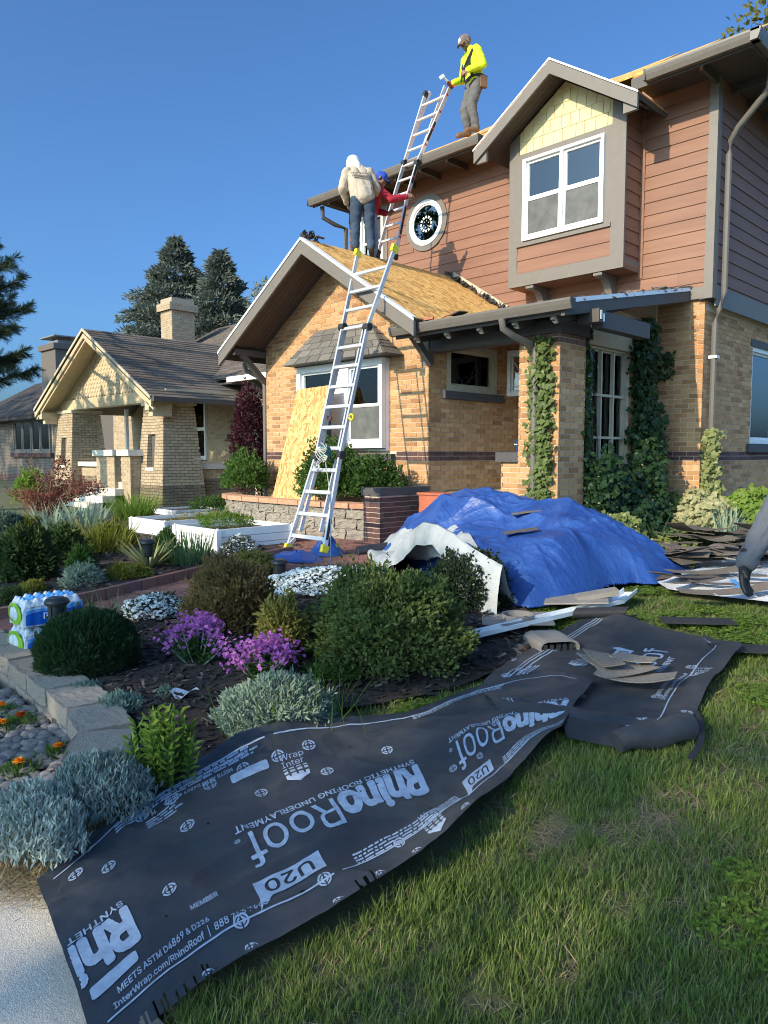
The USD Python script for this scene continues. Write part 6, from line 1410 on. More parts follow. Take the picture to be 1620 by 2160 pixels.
a, b = on_ground(1225, 1313), on_ground(1335, 1311); put('curled_end', MB().grid(np.array([[a + (b - a) * t + np.array([0, -.12 * math.sin(s) * 1, .10 * (1 - math.cos(s)) * .5 + .03]) for s in np.linspace(-.6, 2.6, 12)] for t in np.linspace(0, 1, 12)])), 'underlay_back', shB, smooth=True)
for pts in ([(1468, 1512), (1480, 1540), (1478, 1580), (1455, 1615)], [(1440, 1540), (1465, 1550), (1472, 1552)], [(905, 1435), (890, 1460), (900, 1475), (925, 1472)]):
    P3 = [on_ground(*p) + [0, 0, .03] for p in pts]; sb = MB()
    for p, q in zip(P3, P3[1:]): sb.bar(p, q, .028, .003)
    if pts[0][0] < 1000: tag(put('strap', sb, 'rubber'), 'short black strap lying in the grass right of the big shrub', 'strap')
    else: put('torn_strip', sb, 'underlay_back', shB)
GRASS_KEEP_OFF.append(cB.outline().buffer(-.02))
SCR = [(1290, 1432, .20, .10, -20, 'flat shingle scrap lying lowest on the crumpled underlayment'), (1340, 1462, .22, .11, 25, 'shingle scrap angled across the crumpled underlayment'), (1318, 1452, .19, .10, 60, 'middle shingle scrap in the little heap on the underlayment'), (1338, 1432, .13, .08, 10, 'small pale granule faced scrap on top of the heap'), (1275, 1440, .16, .08, -40, 'left shingle scrap of the heap on the underlayment')]
for k, (u, v, a_, b_, rot, lab) in enumerate(SCR):
    g = on_ground(u, v); q = Polygon([(-a_, -b_), (a_ * .9, -b_ * .8), (a_, b_ * .7), (a_ * .3, b_), (-a_ * .8, b_ * .9)]); q = shapely.affinity.rotate(q, rot)
    mb = MB().ext(q, (0, 0, 0), X_, Y_, Z_, .006); v_, f_ = mb.arrays(); v_, f_ = trimesh.remesh.subdivide_to_size(v_, f_, .05); v_ = v_ + np.c_[np.zeros((len(v_), 2)), .9 * v_[:, 0] ** 2 + .3 * v_[:, 1] * v_[:, 0]]
    tag(put('shingle_scrap', MB().add(v_ + g + [0, 0, .07 + .016 * k], f_), 'stone_shingle'), lab, 'shingle scrap')

# white flashing, vent flange, box vent
a, b = on_ground(957, 1368), on_ground(1305, 1284)
fl = thing('flashing', 'long white metal fascia channel lying between shrub and black underlayment', 'metal flashing'); t = b - a; L_ = np.linalg.norm(t); t /= L_; s_ = -np.cross([0, 0, 1.0], t); s_ /= np.linalg.norm(s_)
prof = Polygon([(0, 0), (.13, .02), (.135, .055), (.128, .055), (.124, .026), (.004, .006), (.0, .04), (-.007, .04)])
put('channel', MB().ext(prof, a + [0, 0, .035] - s_ * .07, s_, Z_, t, L_), 'white_metal', fl)
put('dented_end', MB().ext(prof, a + t * (L_ + .002) + [0, 0, .04] - s_ * .07, s_, Z_ * .98, (t + s_ * -.35 + [0, 0, .12]) / np.linalg.norm(t + s_ * -.35 + [0, 0, .12]), .26), 'white_metal', fl)
c = on_ground(1090, 1316) + [0, 0, .04]; vf = thing('vent_flange', 'grey square roof vent flange with a round hole, behind the white flashing', 'vent flange', c)
pl = sbox(-.26, -.24, .26, .24).buffer(-.02).buffer(.02).difference(shapely.Point(0, .02).buffer(.12, 20)); mb = MB().ext(shapely.affinity.rotate(pl, 38), (0, 0, 0), X_, Y_, (0, 0, 1), .006); v, f = mb.arrays(); v[:, 2] += v[:, 0] * .03
put('plate', MB().add(v, f), 'dusty_grey', vf); put('collar', MB().lathe([(.118, .035), (.124, .035), (.126, .0), (.119, -.02), (.118, .035)], (.0, .02, 0), 28), 'lead', vf, smooth=40); put('hole_bottom', MB().lathe([(0, -.02), (.117, -.02)], (0, .02, 0), 24), 'dusty_grey', vf)
c = on_ground(1163, 1366) - [0, 0, .02]; bv = thing('box_vent', 'weathered box roof vent half under the black underlayment', 'roof vent', c, 55)
hp = Polygon([(-.14, 0), (-.14, .045), (-.125, .07), (-.09, .082), (.09, .082), (.125, .07), (.14, .045), (.14, 0)])
put('hood', MB().ext(hp.difference(shapely.affinity.scale(hp, .9, .9, origin=(0, 0))), (0, -.14, .02), X_, Z_, Y_, .3).ext(shapely.affinity.scale(hp, .9, .9, origin=(0, 0)), (0, .13, .02), X_, Z_, Y_, .02), 'dusty_grey', bv); put('flange', MB().box(-.26, .26, -.24, .24, .008, .016), 'dusty_grey', bv)
for k in range(5): put('louvre', MB().box(-.11 + k * .045, -.085 + k * .045, -.136, -.13, .03, .075), 'rubber', bv)
c = on_ground(1215, 1290) + [0, 0, .1]; tag(put('vent_scrap', MB().obox(c, (.22, .1, .02), (-.09, .16, 0), (0, 0, .006)).obox(c + [.12, .1, .04], (.12, .1, .03), (-.05, .06, 0), (0, 0, .02)), 'dusty_grey'), 'bent grey metal vent scrap at the far end of the white flashing', 'metal scrap')
for lab, u, v in (('dark flat roofing scrap in the grass right of the crumpled underlayment', 1590, 1378), ('grey scrap of felt trodden into the lawn beyond the underlayment', 1470, 1318)):
    c = on_ground(u, v) + [0, 0, .03]; tag(put('felt_scrap', MB().obox(c, (.20, .16, .0), (-.06, .08, 0), (0, 0, .004)), 'underlay_back'), lab, 'felt scrap')

# ------------------------------------------------------------------ tarps
OUT = [on_ground(*p)[:2] for p in ((1118, 1290), (1160, 1286), (1205, 1280), (1250, 1262), (1292, 1243), (1340, 1238), (1385, 1240), (1436, 1222))] + [(-3.05, 7.5), (-3.6, 8.0), (-4.5, 8.05), (-5.5, 7.9), (-6.2, 7.55), (-6.45, 7.2), (-6.62, 6.75), (-6.55, 6.35), (-5.9, 6.0), (-5.2, 5.6), (-4.75, 5.35), (-4.4, 5.1), (-3.9, 4.9), (-3.55, 4.82)]
tp = Polygon(OUT).buffer(.06).buffer(-.06); rngT = np.random.default_rng(3)
def tarp_h(x, y):
    q = np.stack([x, y, 0 * x], -1)
    def bump(cx, cy, rx, ry, h, a=0, p=2.0):
        ca, sa = math.cos(a), math.sin(a); X1, Y1 = (x - cx) * ca + (y - cy) * sa, -(x - cx) * sa + (y - cy) * ca
        return h * np.exp(-((np.abs(X1) / rx) ** p + (np.abs(Y1) / ry) ** p))
    hs = [bump(-5.35, 7.05, .85, .75, .74, 0, 3), bump(-4.35, 7.0, .9, .7, .60, 0, 2.5), bump(-3.75, 6.6, .62, .8, .42), bump(-3.75, 5.75, .75, .75, .42, .5, 2.6), bump(-4.55, 5.75, .65, .5, .42, .6), bump(-4.35, 5.22, .45, .36, .56), bump(-5.5, 6.35, .8, .5, .20), bump(-3.35, 5.25, .5, .5, .16), bump(-6.1, 6.95, .42, .5, .34)]
    h = np.log(sum(np.exp(9 * a) for a in hs) - (len(hs) - 1)) / 9
    rid = lambda s, f, a: 1 - np.abs(2 * meshkit.fbm(np.stack([(x * math.cos(a) + y * math.sin(a)) * f, (-x * math.sin(a) + y * math.cos(a)) * f * .35, 0 * x + s], -1), 3, s) - 1)
    wx = x + .35 * (meshkit.fbm(np.stack([x * 1.6, y * 1.6, 0 * x + 7], -1), 2, 31) - .5); wy = y + .35 * (meshkit.fbm(np.stack([x * 1.6, y * 1.6, 0 * x + 3], -1), 2, 33) - .5)
    def crease(s, f, a, asp=.28):                # sharp folds: ridges of one octave of warped noise
        q = meshkit.noise(np.stack([(wx * math.cos(a) + wy * math.sin(a)) * f, (-wx * math.sin(a) + wy * math.cos(a)) * f * asp, 0 * x + s], -1), s); return (1 - np.abs(2 * q - 1)) ** 3
    h = h + .07 * (rid(1, 1.8, .6) - .75) + .075 * crease(41, 2.0, .5, .16) + .055 * crease(42, 2.8, 1.5, .14) + .04 * crease(43, 3.8, 2.4, .16) + .022 * crease(44, 6.5, .9, .2) + .016 * crease(45, 8.5, 2.0, .2) + .008 * crease(46, 15, 1.2, .3) - .07
    return h
nx = 420; xs = np.linspace(-6.75, -2.85, nx); ys = np.linspace(4.65, 8.15, 380); X, Y = np.meshgrid(xs, ys)
ins = shapely.contains_xy(tp, X, Y); bd = shapely.distance(shapely.points(X.ravel(), Y.ravel()), tp.exterior).reshape(X.shape)
edge = np.clip(bd / .42, 0, 1); edge = np.sin(edge * np.pi / 2) ** .75
H = gz(X, Y) + .02 + np.maximum(tarp_h(X, Y), .0) * edge + .02 * edge + .03 * (meshkit.fbm(np.stack([X * 5, Y * 5, 0 * X], -1), 2, 8) - .4) * (1 - edge)
k = np.arange(X.size).reshape(X.shape); q = np.stack([k[:-1, :-1], k[:-1, 1:], k[1:, 1:], k[1:, :-1]], -1); q = q[ins[:-1, :-1] & ins[:-1, 1:] & ins[1:, 1:] & ins[1:, :-1]]
V = np.stack([X, Y, H], -1).reshape(-1, 3); f = np.vstack([q[:, [0, 1, 2]], q[:, [0, 2, 3]]]); used = np.unique(f); re_ = np.zeros(len(V), int); re_[used] = np.arange(len(used))
btp = thing('blue_tarp', 'big crumpled blue tarp heaped over debris in front of the porch', 'tarp'); put('sheet', MB().add(V[used], re_[f]), 'tarp_blue', btp, smooth=True)
put('ground_flap', MB().grid(np.array([[(*(a * (1 - s) + b * s), gz(*(a * (1 - s) + b * s)) + .03 + .03 * math.sin(7 * t + 5 * s)) for s in np.linspace(0, 1, 6)] for t, a, b in [(t, np.array(OUT[7]) * (1 - t) + np.array([-3.0, 7.4]) * t, np.array(OUT[7]) * (1 - t) + np.array([-3.0, 7.4]) * t + np.array([.25 * math.sin(3 * t), .1])) for t in np.linspace(0, 1, 10)]]), True), 'tarp_blue', btp, smooth=True)
GRASS_KEEP_OFF.append(tp.buffer(-.05))
def Hat(x, y):
    i = np.clip((y - ys[0]) / (ys[1] - ys[0]), 0, 379).astype(int); j = np.clip((x - xs[0]) / (xs[1] - xs[0]), 0, nx - 1).astype(int); return np.where(ins[i, j], H[i, j], gz(x, y) + .02)
# grey tarp: folded over the near edge, hanging down at its end
gt = thing('grey_tarp', 'pale grey tarp folded along the near edge of the blue tarp, over the dark shrub', 'tarp')
path = np.array([(-6.55, 6.30), (-6.0, 5.92), (-5.5, 5.56), (-5.05, 5.28), (-4.72, 5.08), (-4.42, 4.92), (-4.15, 4.82), (-3.88, 4.72), (-3.60, 4.66), (-3.36, 4.66)])
top_z = [.24, .27, .33, .46, .68, .80, .80, .75, .66, .56]; low = [.21, .21, .21, .24, .40, .58, .62, .50, .10, .03]; inn = [.20, .40, .52, .55, .52, .46, .42, .38, .32, .24]; outw = [.05, .12, .16, .18, .10, .06, .06, .08, .10, .08]
L = np.r_[0, np.cumsum(np.linalg.norm(np.diff(path, axis=0), axis=1))]; dd = np.linspace(0, L[-1], 90); ip = lambda a: np.interp(dd, L, a)
px, py = CubicSpline(L, path)(dd).T; tx, ty = np.gradient(px), np.gradient(py); nn_ = np.hypot(tx, ty); ox, oy = -(-ty) / nn_ * -1, -(tx) / nn_
ox, oy = ty / nn_ * 1, -tx / nn_
sgn_ = np.sign(ox * -.5 + oy * -.8); ox, oy = ox * sgn_, oy * sgn_
rows = []
for s in np.linspace(0, 1, 26):
    if s < .62:                              # lying on the heap, up to the fold
        a = s / .62; X1, Y1 = px - ox * ip(inn) * (1 - a), py - oy * ip(inn) * (1 - a); Z1 = np.maximum(Hat(X1, Y1) + .02, gz(X1, Y1) + .03) * (1 - a ** 2) + ip(top_z) * a ** 2
    else:
        a = (s - .62) / .38; X1, Y1 = px + ox * ip(outw) * math.sin(a * 1.57), py + oy * ip(outw) * math.sin(a * 1.57); Z1 = ip(top_z) * (1 - a) + np.maximum(ip(low), gz(X1, Y1) + .02) * a + .03 * math.sin(a * 3.1)
    w = meshkit.fbm(np.stack([dd * 4, np.full_like(dd, s * 2.5), 0 * dd], -1), 3, 21) - .45
    rows.append(np.stack([X1 + ox * w * .06, Y1 + oy * w * .06, Z1 + w * .05], -1))
put('sheet', MB().grid(np.array(rows), True), 'tarp_grey', gt, smooth=True)
for lab, u, v, s in (('small heap of blue tarp at the ladder foot', 690, 1172, .22), ('crumpled blue tarp scrap behind the buried path light', 625, 1182, .26)):
    g = on_ground(u, v); th_ = np.linspace(0, 6.2832, 30)
    PP = np.array([[(g[0] + s * r * (1.5 if s > .24 else 1) * math.cos(t), g[1] + s * r * math.sin(t), g[2] + .02 + (.16 if s < .24 else .07) * (1 - r ** 2) * (.7 + .9 * float(meshkit.noise(np.array([math.cos(t) * 2 + 5, math.sin(t) * 2, r * 3 + u])))) ) for t in th_] for r in np.linspace(0, 1, 10)])
    tag(put('tarp_scrap', MB().grid(PP, True), 'tarp_blue', smooth=True), lab, 'tarp')
c = on_ground(760, 1172); tag(put('underlayment_roll', MB().tube([c + [0, -.05, .06], c + [.1, .3, .08], c + [.25, .75, .1]], [.055, .06, .055], 12).bar(c + [-.5, -.12, .02], c + [.0, .1, .02], .14, .01), 'underlay', smooth=40), 'black roll of underlayment between the ladder foot and grey tarp', 'roll')
tag(put('stake', MB().tube([on_ground(697, 1232), on_ground(697, 1232) + [-.02, .03, .9]], .006, 5), 'hose_blue'), 'thin upright rod standing in the white candytuft carpet', 'garden stake')
for lab, u, v in (('scrap of brown shingle lying on the crest of the blue tarp', 1110, 1085), ('scrap of brown shingle lying low on the blue tarp', 1098, 1125), ('scrap of shingle at the right foot of the blue tarp', 1400, 1222)):
    d = FW + RT * (u - 810) / F + U2 * (1080 - v) / F; best = None
    for s in np.linspace(4, 11, 900):
        p = EYE + d * s
        if shapely.contains_xy(tp, p[0], p[1]) and p[2] < Hat(np.array(p[0]), np.array(p[1])): best = p; break
    if best is None: best = on_ground(u, v)
    tag(put('shingle_scrap', MB().obox(best + [0, 0, .025], (.10, .12, .02), (-.04, .05, .0), (0, 0, .006)), 'old_shingle'), lab, 'shingle scrap')

# ------------------------------------------------------------------ torn shingles heaped on plastic at the right
ws = thing('plastic_sheet', 'dirty white plastic sheet under the heap of torn shingles', 'plastic sheet')
poly = [on_ground(*p)[:2] for p in ((1385, 1235), (1410, 1252), (1470, 1262), (1560, 1272), (1640, 1282), (1800, 1290))] + [(.3, 8.6), (-1.5, 9.6), (-3.0, 9.2), (-3.2, 8.2), (-3.0, 7.4)]
poly = Polygon(poly).buffer(.01); t = trimesh.creation.extrude_polygon(poly, .01, engine='earcut'); v, f = trimesh.remesh.subdivide_to_size(t.vertices, t.faces[np.abs(t.triangles[:, :, 2] - .01).max(1) < 1e-6], .07)
bdw = shapely.distance(shapely.points(v[:, 0], v[:, 1]), poly.exterior); z = gz(v[:, 0], v[:, 1]) + .03 + .07 * meshkit.fbm(np.c_[v[:, :2] * 3.2, np.zeros(len(v))], 3, 2) * np.clip(bdw / .15, .3, 1)
put('sheet', MB().add(np.c_[v[:, :2], z], f), 'white_sheet', ws, smooth=True); GRASS_KEEP_OFF.append(poly.buffer(-.03))
put('blue_tape', MB().bar(on_ground(1545, 1244) + [0, 0, .09], on_ground(1560, 1268) + [0, 0, .09], .05, .004), 'label_sky', ws)
r_ = np.random.default_rng(12)
def shingle_piece(c, yaw, pitch, roll, l, w, curl, m='old_shingle'):
    q = Polygon([(-l, -w), (-l * .36, -w), (-l * .36, -w * .1), (-l * .32, -w * .1), (-l * .32, -w), (l * .30, -w), (l * .30, -w * .1), (l * .34, -w * .1), (l * .34, -w), (l, -w * .9), (l * .97, w), (l * .3, w * .93), (-l * .95, w)])
    mb = MB().ext(q, (0, 0, -.003), X_, Y_, Z_, .006); v, f = mb.arrays(); v, f = trimesh.remesh.subdivide_to_size(v, f, .16); v = v.copy(); v[:, 2] += curl * v[:, 0] ** 2 + .3 * curl * v[:, 1] * v[:, 0]
    R_ = trimesh.transformations.euler_matrix(roll, pitch, yaw, 'sxyz')[:3, :3]; return MB().add(v @ R_.T + c, f)
heap = []
for k in range(30):
    u, v = 1415 + 205 * r_.random(), 1150 + 62 * r_.random() ** 1.2; heap.append((u, v))
ORD = 'first second third fourth fifth sixth seventh eighth ninth tenth eleventh twelfth thirteenth fourteenth fifteenth sixteenth seventeenth eighteenth nineteenth twentieth twenty-first twenty-second twenty-third twenty-fourth twenty-fifth twenty-sixth twenty-seventh twenty-eighth twenty-ninth thirtieth'.split()
desc = ['torn brown shingle strip', 'curled brown shingle strip', 'dark grey shingle piece', 'dusty brown shingle piece']
where = ['nearest the blue tarp in the shingle heap', 'towards the left of the shingle heap', 'in the middle of the shingle heap', 'towards the right of the shingle heap', 'at the photo edge of the shingle heap']
for k, (u, v) in enumerate(sorted(heap)):
    g = on_ground(u, v); z = .10 + .10 * r_.random() + .05 * math.sin((u - 1415) / 205 * 3.14)
    tag(put('torn_shingle', shingle_piece(g + [0, 0, z], r_.normal(.9, .7), r_.normal(0, .09), r_.normal(0, .09), .20 + .16 * r_.random(), .10 + .07 * r_.random(), r_.normal(0, .5)), 'old_shingle'), f'{desc[k % 4]} in the shingle heap, {ORD[k]} piece from its tarp end', 'shingle', 'torn shingles heaped on the plastic sheet')
for k, (u, v, l, w, yaw, lab) in enumerate(((1440, 1243, .34, .09, 1.2, 'dark curled shingle lying left on the white plastic'), (1500, 1232, .42, .10, .9, 'long dark shingle crossing the white plastic before the glove'), (1470, 1255, .25, .05, 1.0, 'dark shingle strip at the near left edge of the plastic'), (1540, 1277, .45, .06, .9, 'brown shingle strip along the near edge of the plastic'), (1600, 1258, .16, .06, .7, 'small shingle scrap right of the blue tape'), (1585, 1240, .12, .05, .4, 'small shingle scrap below the black glove'), (1500, 1258, .2, .03, .8, 'thin dark sliver on the white plastic'), (1460, 1130, .42, .08, 1.9, 'brown strip leaning at the edge of the ivy'))):
    g = on_ground(u, v); tag(put('torn_shingle', shingle_piece(g + [0, 0, .11], yaw, r_.normal(0, .06), r_.normal(0, .06), l, w, .25), 'old_shingle'), lab, 'shingle')
g = on_ground(1395, 1105) + [0, 0, .12]; us_ = thing('underlayment_scrap', 'black underlayment scrap with white lines standing in the ivy', 'underlayment scrap', g)
PP = np.array([[((s - .5) * .40, (s - .5) * .34 + .06 * math.sin(3 * t), .42 * t - .1 * (s - .3) * t) for t in np.linspace(0, 1, 8)] for s in np.linspace(0, 1, 10)])
put('sheet', MB().grid(PP), 'underlay', us_, smooth=True); lm = MB()
for s in (.28, .31, .35): lm.grid(np.array([[PP[0, 0] * 0 + np.array([(s_ - .5) * .40 + .006, (s_ - .5) * .34 + .06 * math.sin(3 * t) - .006, .42 * t - .1 * (s_ - .3) * t]) for t in np.linspace(.02, .98, 8)] for s_ in (s, s + .012)]))
put('printed_lines', lm, 'underlay_print', us_)

# ------------------------------------------------------------------ sheathing board leaning on the window
bl_, br2, tl_, tr2 = at(563, 1102, 'y', 6.74), at(655, 1124, 'y', 6.66), at(628, 822, 'y', 7.40), at(702, 812, 'y', 7.40)
def plane_hit(u, v, o, n): d = FW + RT * (u - 810) / F + U2 * (1080 - v) / F; return EYE + d * (np.dot(np.asarray(o) - EYE, n) / np.dot(d, n))
o_, e1 = np.array([0, 6.70, .22]), np.array([0, .66, 2.22]); e1 /= np.linalg.norm(e1); nb2 = np.cross([1.0, 0, 0], e1)
q0, q1 = plane_hit(562, 1105, o_, nb2), plane_hit(702, 812, o_, nb2); q2, q3 = plane_hit(655, 1124, o_, nb2), plane_hit(628, 822, o_, nb2)
ob = thing('sheathing_board', 'upright sheet of strand board leaning on the window behind the ladder', 'wood sheet')
cor = np.array([q0 + (q0 - q3) * .03, q2, q1, q3]); nrm = np.cross(cor[1] - cor[0], cor[3] - cor[0]); nrm /= np.linalg.norm(nrm)
put('panel', MB().add(np.vstack([cor + nrm * .006, cor - nrm * .006]), [[0, 1, 2, 3], [7, 6, 5, 4], [0, 4, 5, 1], [1, 5, 6, 2], [2, 6, 7, 3], [3, 7, 4, 0]]), 'osb', ob)
st = MB(); 
for k in range(16):
    t0 = .955 - k * .012; p = q0 + (q2 - q0) * .42 + (q3 - q0) * t0 + (q1 - q2 - (q3 - q0)) * t0 * .42; st.obox(p + nrm * .0075, (q2 - q0) / np.linalg.norm(q2 - q0) * (.008 + .012 * (k % 3)), e1 * .003, nrm * .001)
put('grade_stamp', st, 'rubber', ob)

# ------------------------------------------------------------------ ladders
def rails(px, o, n): return np.array([plane_hit(u, v, o, n) for u, v in px])
def rung_set(mb, Lp, Rp, zs, r=.016, flatn=None):
    for z in zs:
        a, b = (np.array([np.interp(z, q[:, 2], q[:, k]) for k in range(3)]) for q in (Lp, Rp)); mb.append((a, b))
m1 = .43; o1_ = np.array([0, 5.50, .2]); n1 = np.array([0, 1, -m1]); n1 /= np.linalg.norm(n1)
l1 = thing('ladder', 'lower aluminium ladder from the brick path up against the gable roof', 'ladder')
Lp = rails([(606, 1160), (667, 964), (723, 690), (755, 532)], o1_, n1); Rp = rails([(684, 1163), (718, 960), (775, 690), (833, 522)], o1_, n1)
# both rails level
Li = rails([(634, 1119), (674, 964), (729, 690)], o1_ + n1 * .05, n1); Ri = rails([(677, 1120), (712, 962), (769, 690)], o1_ + n1 * .05, n1)
def rail(par, pts, w=.075, d=.028, name='rail', m='aluminium'):
    mb = MB()
    for p, q in zip(pts, pts[1:]): t = q - p; mb.bar(p - t * .01, q + t * .01, d, w, n_up)
    put(name, mb, m, par)
n_up = n1
rail(l1, Lp[:2], .055); rail(l1, Rp[:2], .055); rail(l1, Lp[2:], .055); rail(l1, Rp[2:], .055); rail(l1, Lp[1:3], .048); rail(l1, Rp[1:3], .048); rail(l1, Li, .05, .022, 'inner_rail'); rail(l1, Ri, .05, .022, 'inner_rail')
rp = []; rung_set(rp, Lp, Rp, np.linspace(.40, 3.86, 14))
for a, b in rp: put('rung', MB().bar(a, b, .034, .026, n_up).bar(a + n_up * .002 + [0, 0, .016], b + n_up * .002 + [0, 0, .016], .028, .008, n_up), 'aluminium', l1)
for i in (0,):
    a, b = rp[i]; put('brace', MB().bar(a + (b - a) * .12, a + (Lp[0] - a) * .55, .022, .008).bar(b + (a - b) * .12, b + (Rp[0] - b) * .55, .022, .008), 'aluminium', l1)
for p in (Lp[1], Rp[1], Lp[2], Rp[2]): put('hinge_lock', MB().tube([p - np.array([.05, 0, 0]), p + np.array([.05, 0, 0])], .05, 14), 'rubber', l1, smooth=40)
for p, q in ((Lp[0], Lp[1]), (Rp[0], Rp[1])): t = (q - p) / np.linalg.norm(q - p); put('foot', MB().bar(p - t * .02, p + t * .07, .045, .10, n_up), 'ladder_yellow', l1)
for p, q in ((Lp[3], Lp[2]), (Rp[3], Rp[2])): t = (q - p) / np.linalg.norm(q - p); put('foot', MB().bar(p - t * .03, p + t * .07, .05, .10, n_up), 'ladder_yellow', l1)
for u, v, nm in ((694, 882, 0), (741, 880, 1)):
    p = plane_hit(u, v, o1_ - n1 * .03, n1); put('lock_ring', MB().tube([p + .035 * np.array([math.cos(t), 0, math.sin(t)]) for t in np.linspace(0, 6.2832, 17)], .014, 6, False), 'brown_brick' if nm == 0 else 'ladder_yellow', l1, smooth=60)
put('rail_sticker', MB().obox(Rp[0] + (Rp[1] - Rp[0]) * .22 + np.array([.0155, 0, 0]), (.001, 0, 0), n_up * .02, (Rp[1] - Rp[0]) / np.linalg.norm(Rp[1] - Rp[0]) * .13), 'rubber', l1)
# tool bag and cords tied to the ladder
p = plane_hit(686, 955, o1_ - n1 * .12, n1); bg = thing('tool_bag', 'round teal bag hung on the lower ladder with loose cords', 'bag', p)
sp = trimesh.creation.icosphere(3); v = sp.vertices * (1 + .12 * (meshkit.noise(sp.vertices * 2.2 + 4)[:, None] - .5)) * [.095, .07, .10]
put('bag_body', MB().add(v, sp.faces), 'teal_bag', bg, smooth=True)
r_ = np.random.default_rng(5); cord = MB()
for k in range(4): cord.tube([(.1 * math.sin(t * 2 + k) + .02 * k, -.07 - .01 * k, .09 - .05 * t + .03 * math.cos(3 * t + k)) for t in np.linspace(0, 4.5, 24)], .005, 4)
cord.tube([(.06, -.05, -.1), (.1, -.03, -.4), (.07, .0, -.75), (.12, .05, -1.0)], .005, 4); put('cord', cord, 'rope', bg)
put('hook', MB().tube([(-.14 + .05 * math.cos(t), -.02, -.16 + .05 * math.sin(t)) for t in np.linspace(2, 6.5, 12)], .012, 6), 'aluminium', bg, smooth=60)

o2_ = np.array([0, 9.10, 4.55]); n2 = np.array([0, 1, -.285]); n2 /= np.linalg.norm(n2); n_up = n2
l2 = thing('ladder', 'upper aluminium ladder standing on the gable roof against the main roof gutter', 'ladder')
Lq = rails([(797, 535), (833, 410), (853, 344), (898, 197)], o2_, n2); Rq = rails([(834, 543), (859, 415), (880, 344), (952, 178)], o2_, n2)
for q in (Lq, Rq): rail(l2, q, .065, .026)
L2, R2 = rails([(858, 330), (907, 195)], o2_ + n2 * .07, n2), rails([(884, 335), (938, 183)], o2_ + n2 * .07, n2)
rail(l2, L2, .05, .022, 'inner_rail'); rail(l2, R2, .05, .022, 'inner_rail')
rp = []; rung_set(rp, Lq, Rq, np.linspace(Lq[0][2] + .2, Lq[-1][2] - .22, 10))
for a, b in rp:
    put('rung', MB().bar(a, b, .034, .026, n_up), 'aluminium', l2); put('rung_tip', MB().obox(b, (.018, 0, 0), (0, .022, 0), (0, 0, .018)), 'ladder_red', l2)
for p, q in ((Lq[-1], Lq[-2]), (Rq[-1], Rq[-2]), (Rq[0], Rq[1]), (Lq[0], Lq[1])): t = (q - p) / np.linalg.norm(q - p); put('foot', MB().bar(p - t * .03, p + t * .06, .05, .085, n_up), 'rubber', l2)
for q in (Lq, Rq): put('hinge_lock', MB().tube([q[2] - np.array([.04, 0, 0]), q[2] + np.array([.04, 0, 0])], .055, 12), 'rubber', l2, smooth=40)
for z0, z1 in ((5.1, 5.6), (6.0, 6.3), (6.7, 7.0)): 
    a, b = (np.array([np.interp(z, Rq[:, 2], Rq[:, k]) for k in range(3)]) for z in (z0, z1)); put('rail_sticker', MB().bar(a + [.016, -.0, 0], b + [.016, 0, 0], .001, .045, n_up), 'rubber', l2)

# ------------------------------------------------------------------ white planter boxes
def planter(label, x0, x1, y0, y1, z0, h):
    t = thing('planter_box', label, 'planter box'); z = z0
    nb_ = 3
    for k in range(nb_):
        za, zb = z0 + k * h / nb_ + .003, z0 + (k + 1) * h / nb_ - .003
        for bx_ in ((x0, x1, y0, y0 + .035), (x0, x1, y1 - .035, y1), (x0, x0 + .035, y0 + .036, y1 - .036), (x1 - .035, x1, y0 + .036, y1 - .036)): put('board', MB().box(*bx_[:2], *bx_[2:], za, zb), 'white_vinyl', t)
    for (x, y) in ((x0, y0), (x1, y0), (x0, y1), (x1, y1)): put('corner_post', MB().box(x - .012, x + .012, y - .012, y + .012, z0 - .02, z0 + h + .012).box(x - .03, x + .03, y - .03, y + .03, z0 - .02, z0 + h - .006), 'white_vinyl', t)
    put('soil', MB().box(x0 + .034, x1 - .034, y0 + .035, y1 - .035, z0, z0 + h * .78), 'soil', t); return t
A_, B_ = on_ground(460, 1170), on_ground(632, 1160)
zb = float(gz(-8.3, 5.6)); fx, fy = A_[0], A_[1]; ey = B_[1]
planter('right white vinyl planter box, nearest the ladder', fx - 1.02, fx, fy, fy + 1.15, zb - .02, .30)
A2 = on_ground(349, 1134); planter('left white vinyl planter box, by the tall grass', A2[0] - 1.05, A2[0], A2[1], A2[1] + 1.9, float(gz(A2[0], A2[1])) - .02, .26)
A3 = on_ground(352, 1092); planter('farthest white planter, mostly hidden behind the grass fountain', A3[0] - .9, A3[0], A3[1] + .2, A3[1] + 1.2, float(gz(A3[0], A3[1])) - .02, .14)
shrub('seedlings', 'feathery green seedlings inside the right white planter', 'plant', (fx - .5, fy + .45, zb + .30), (.34, .36, .13), 1500, .05, .012, 'leaf_bright', stems=0, lump=.5)
shrub('seedlings', 'few dry stalks inside the left white planter', 'plant', (A2[0] - .5, A2[1] + 1.0, .38), (.4, .7, .10), 350, .06, .014, 'leaf_spirea', stems=4, lump=.6)

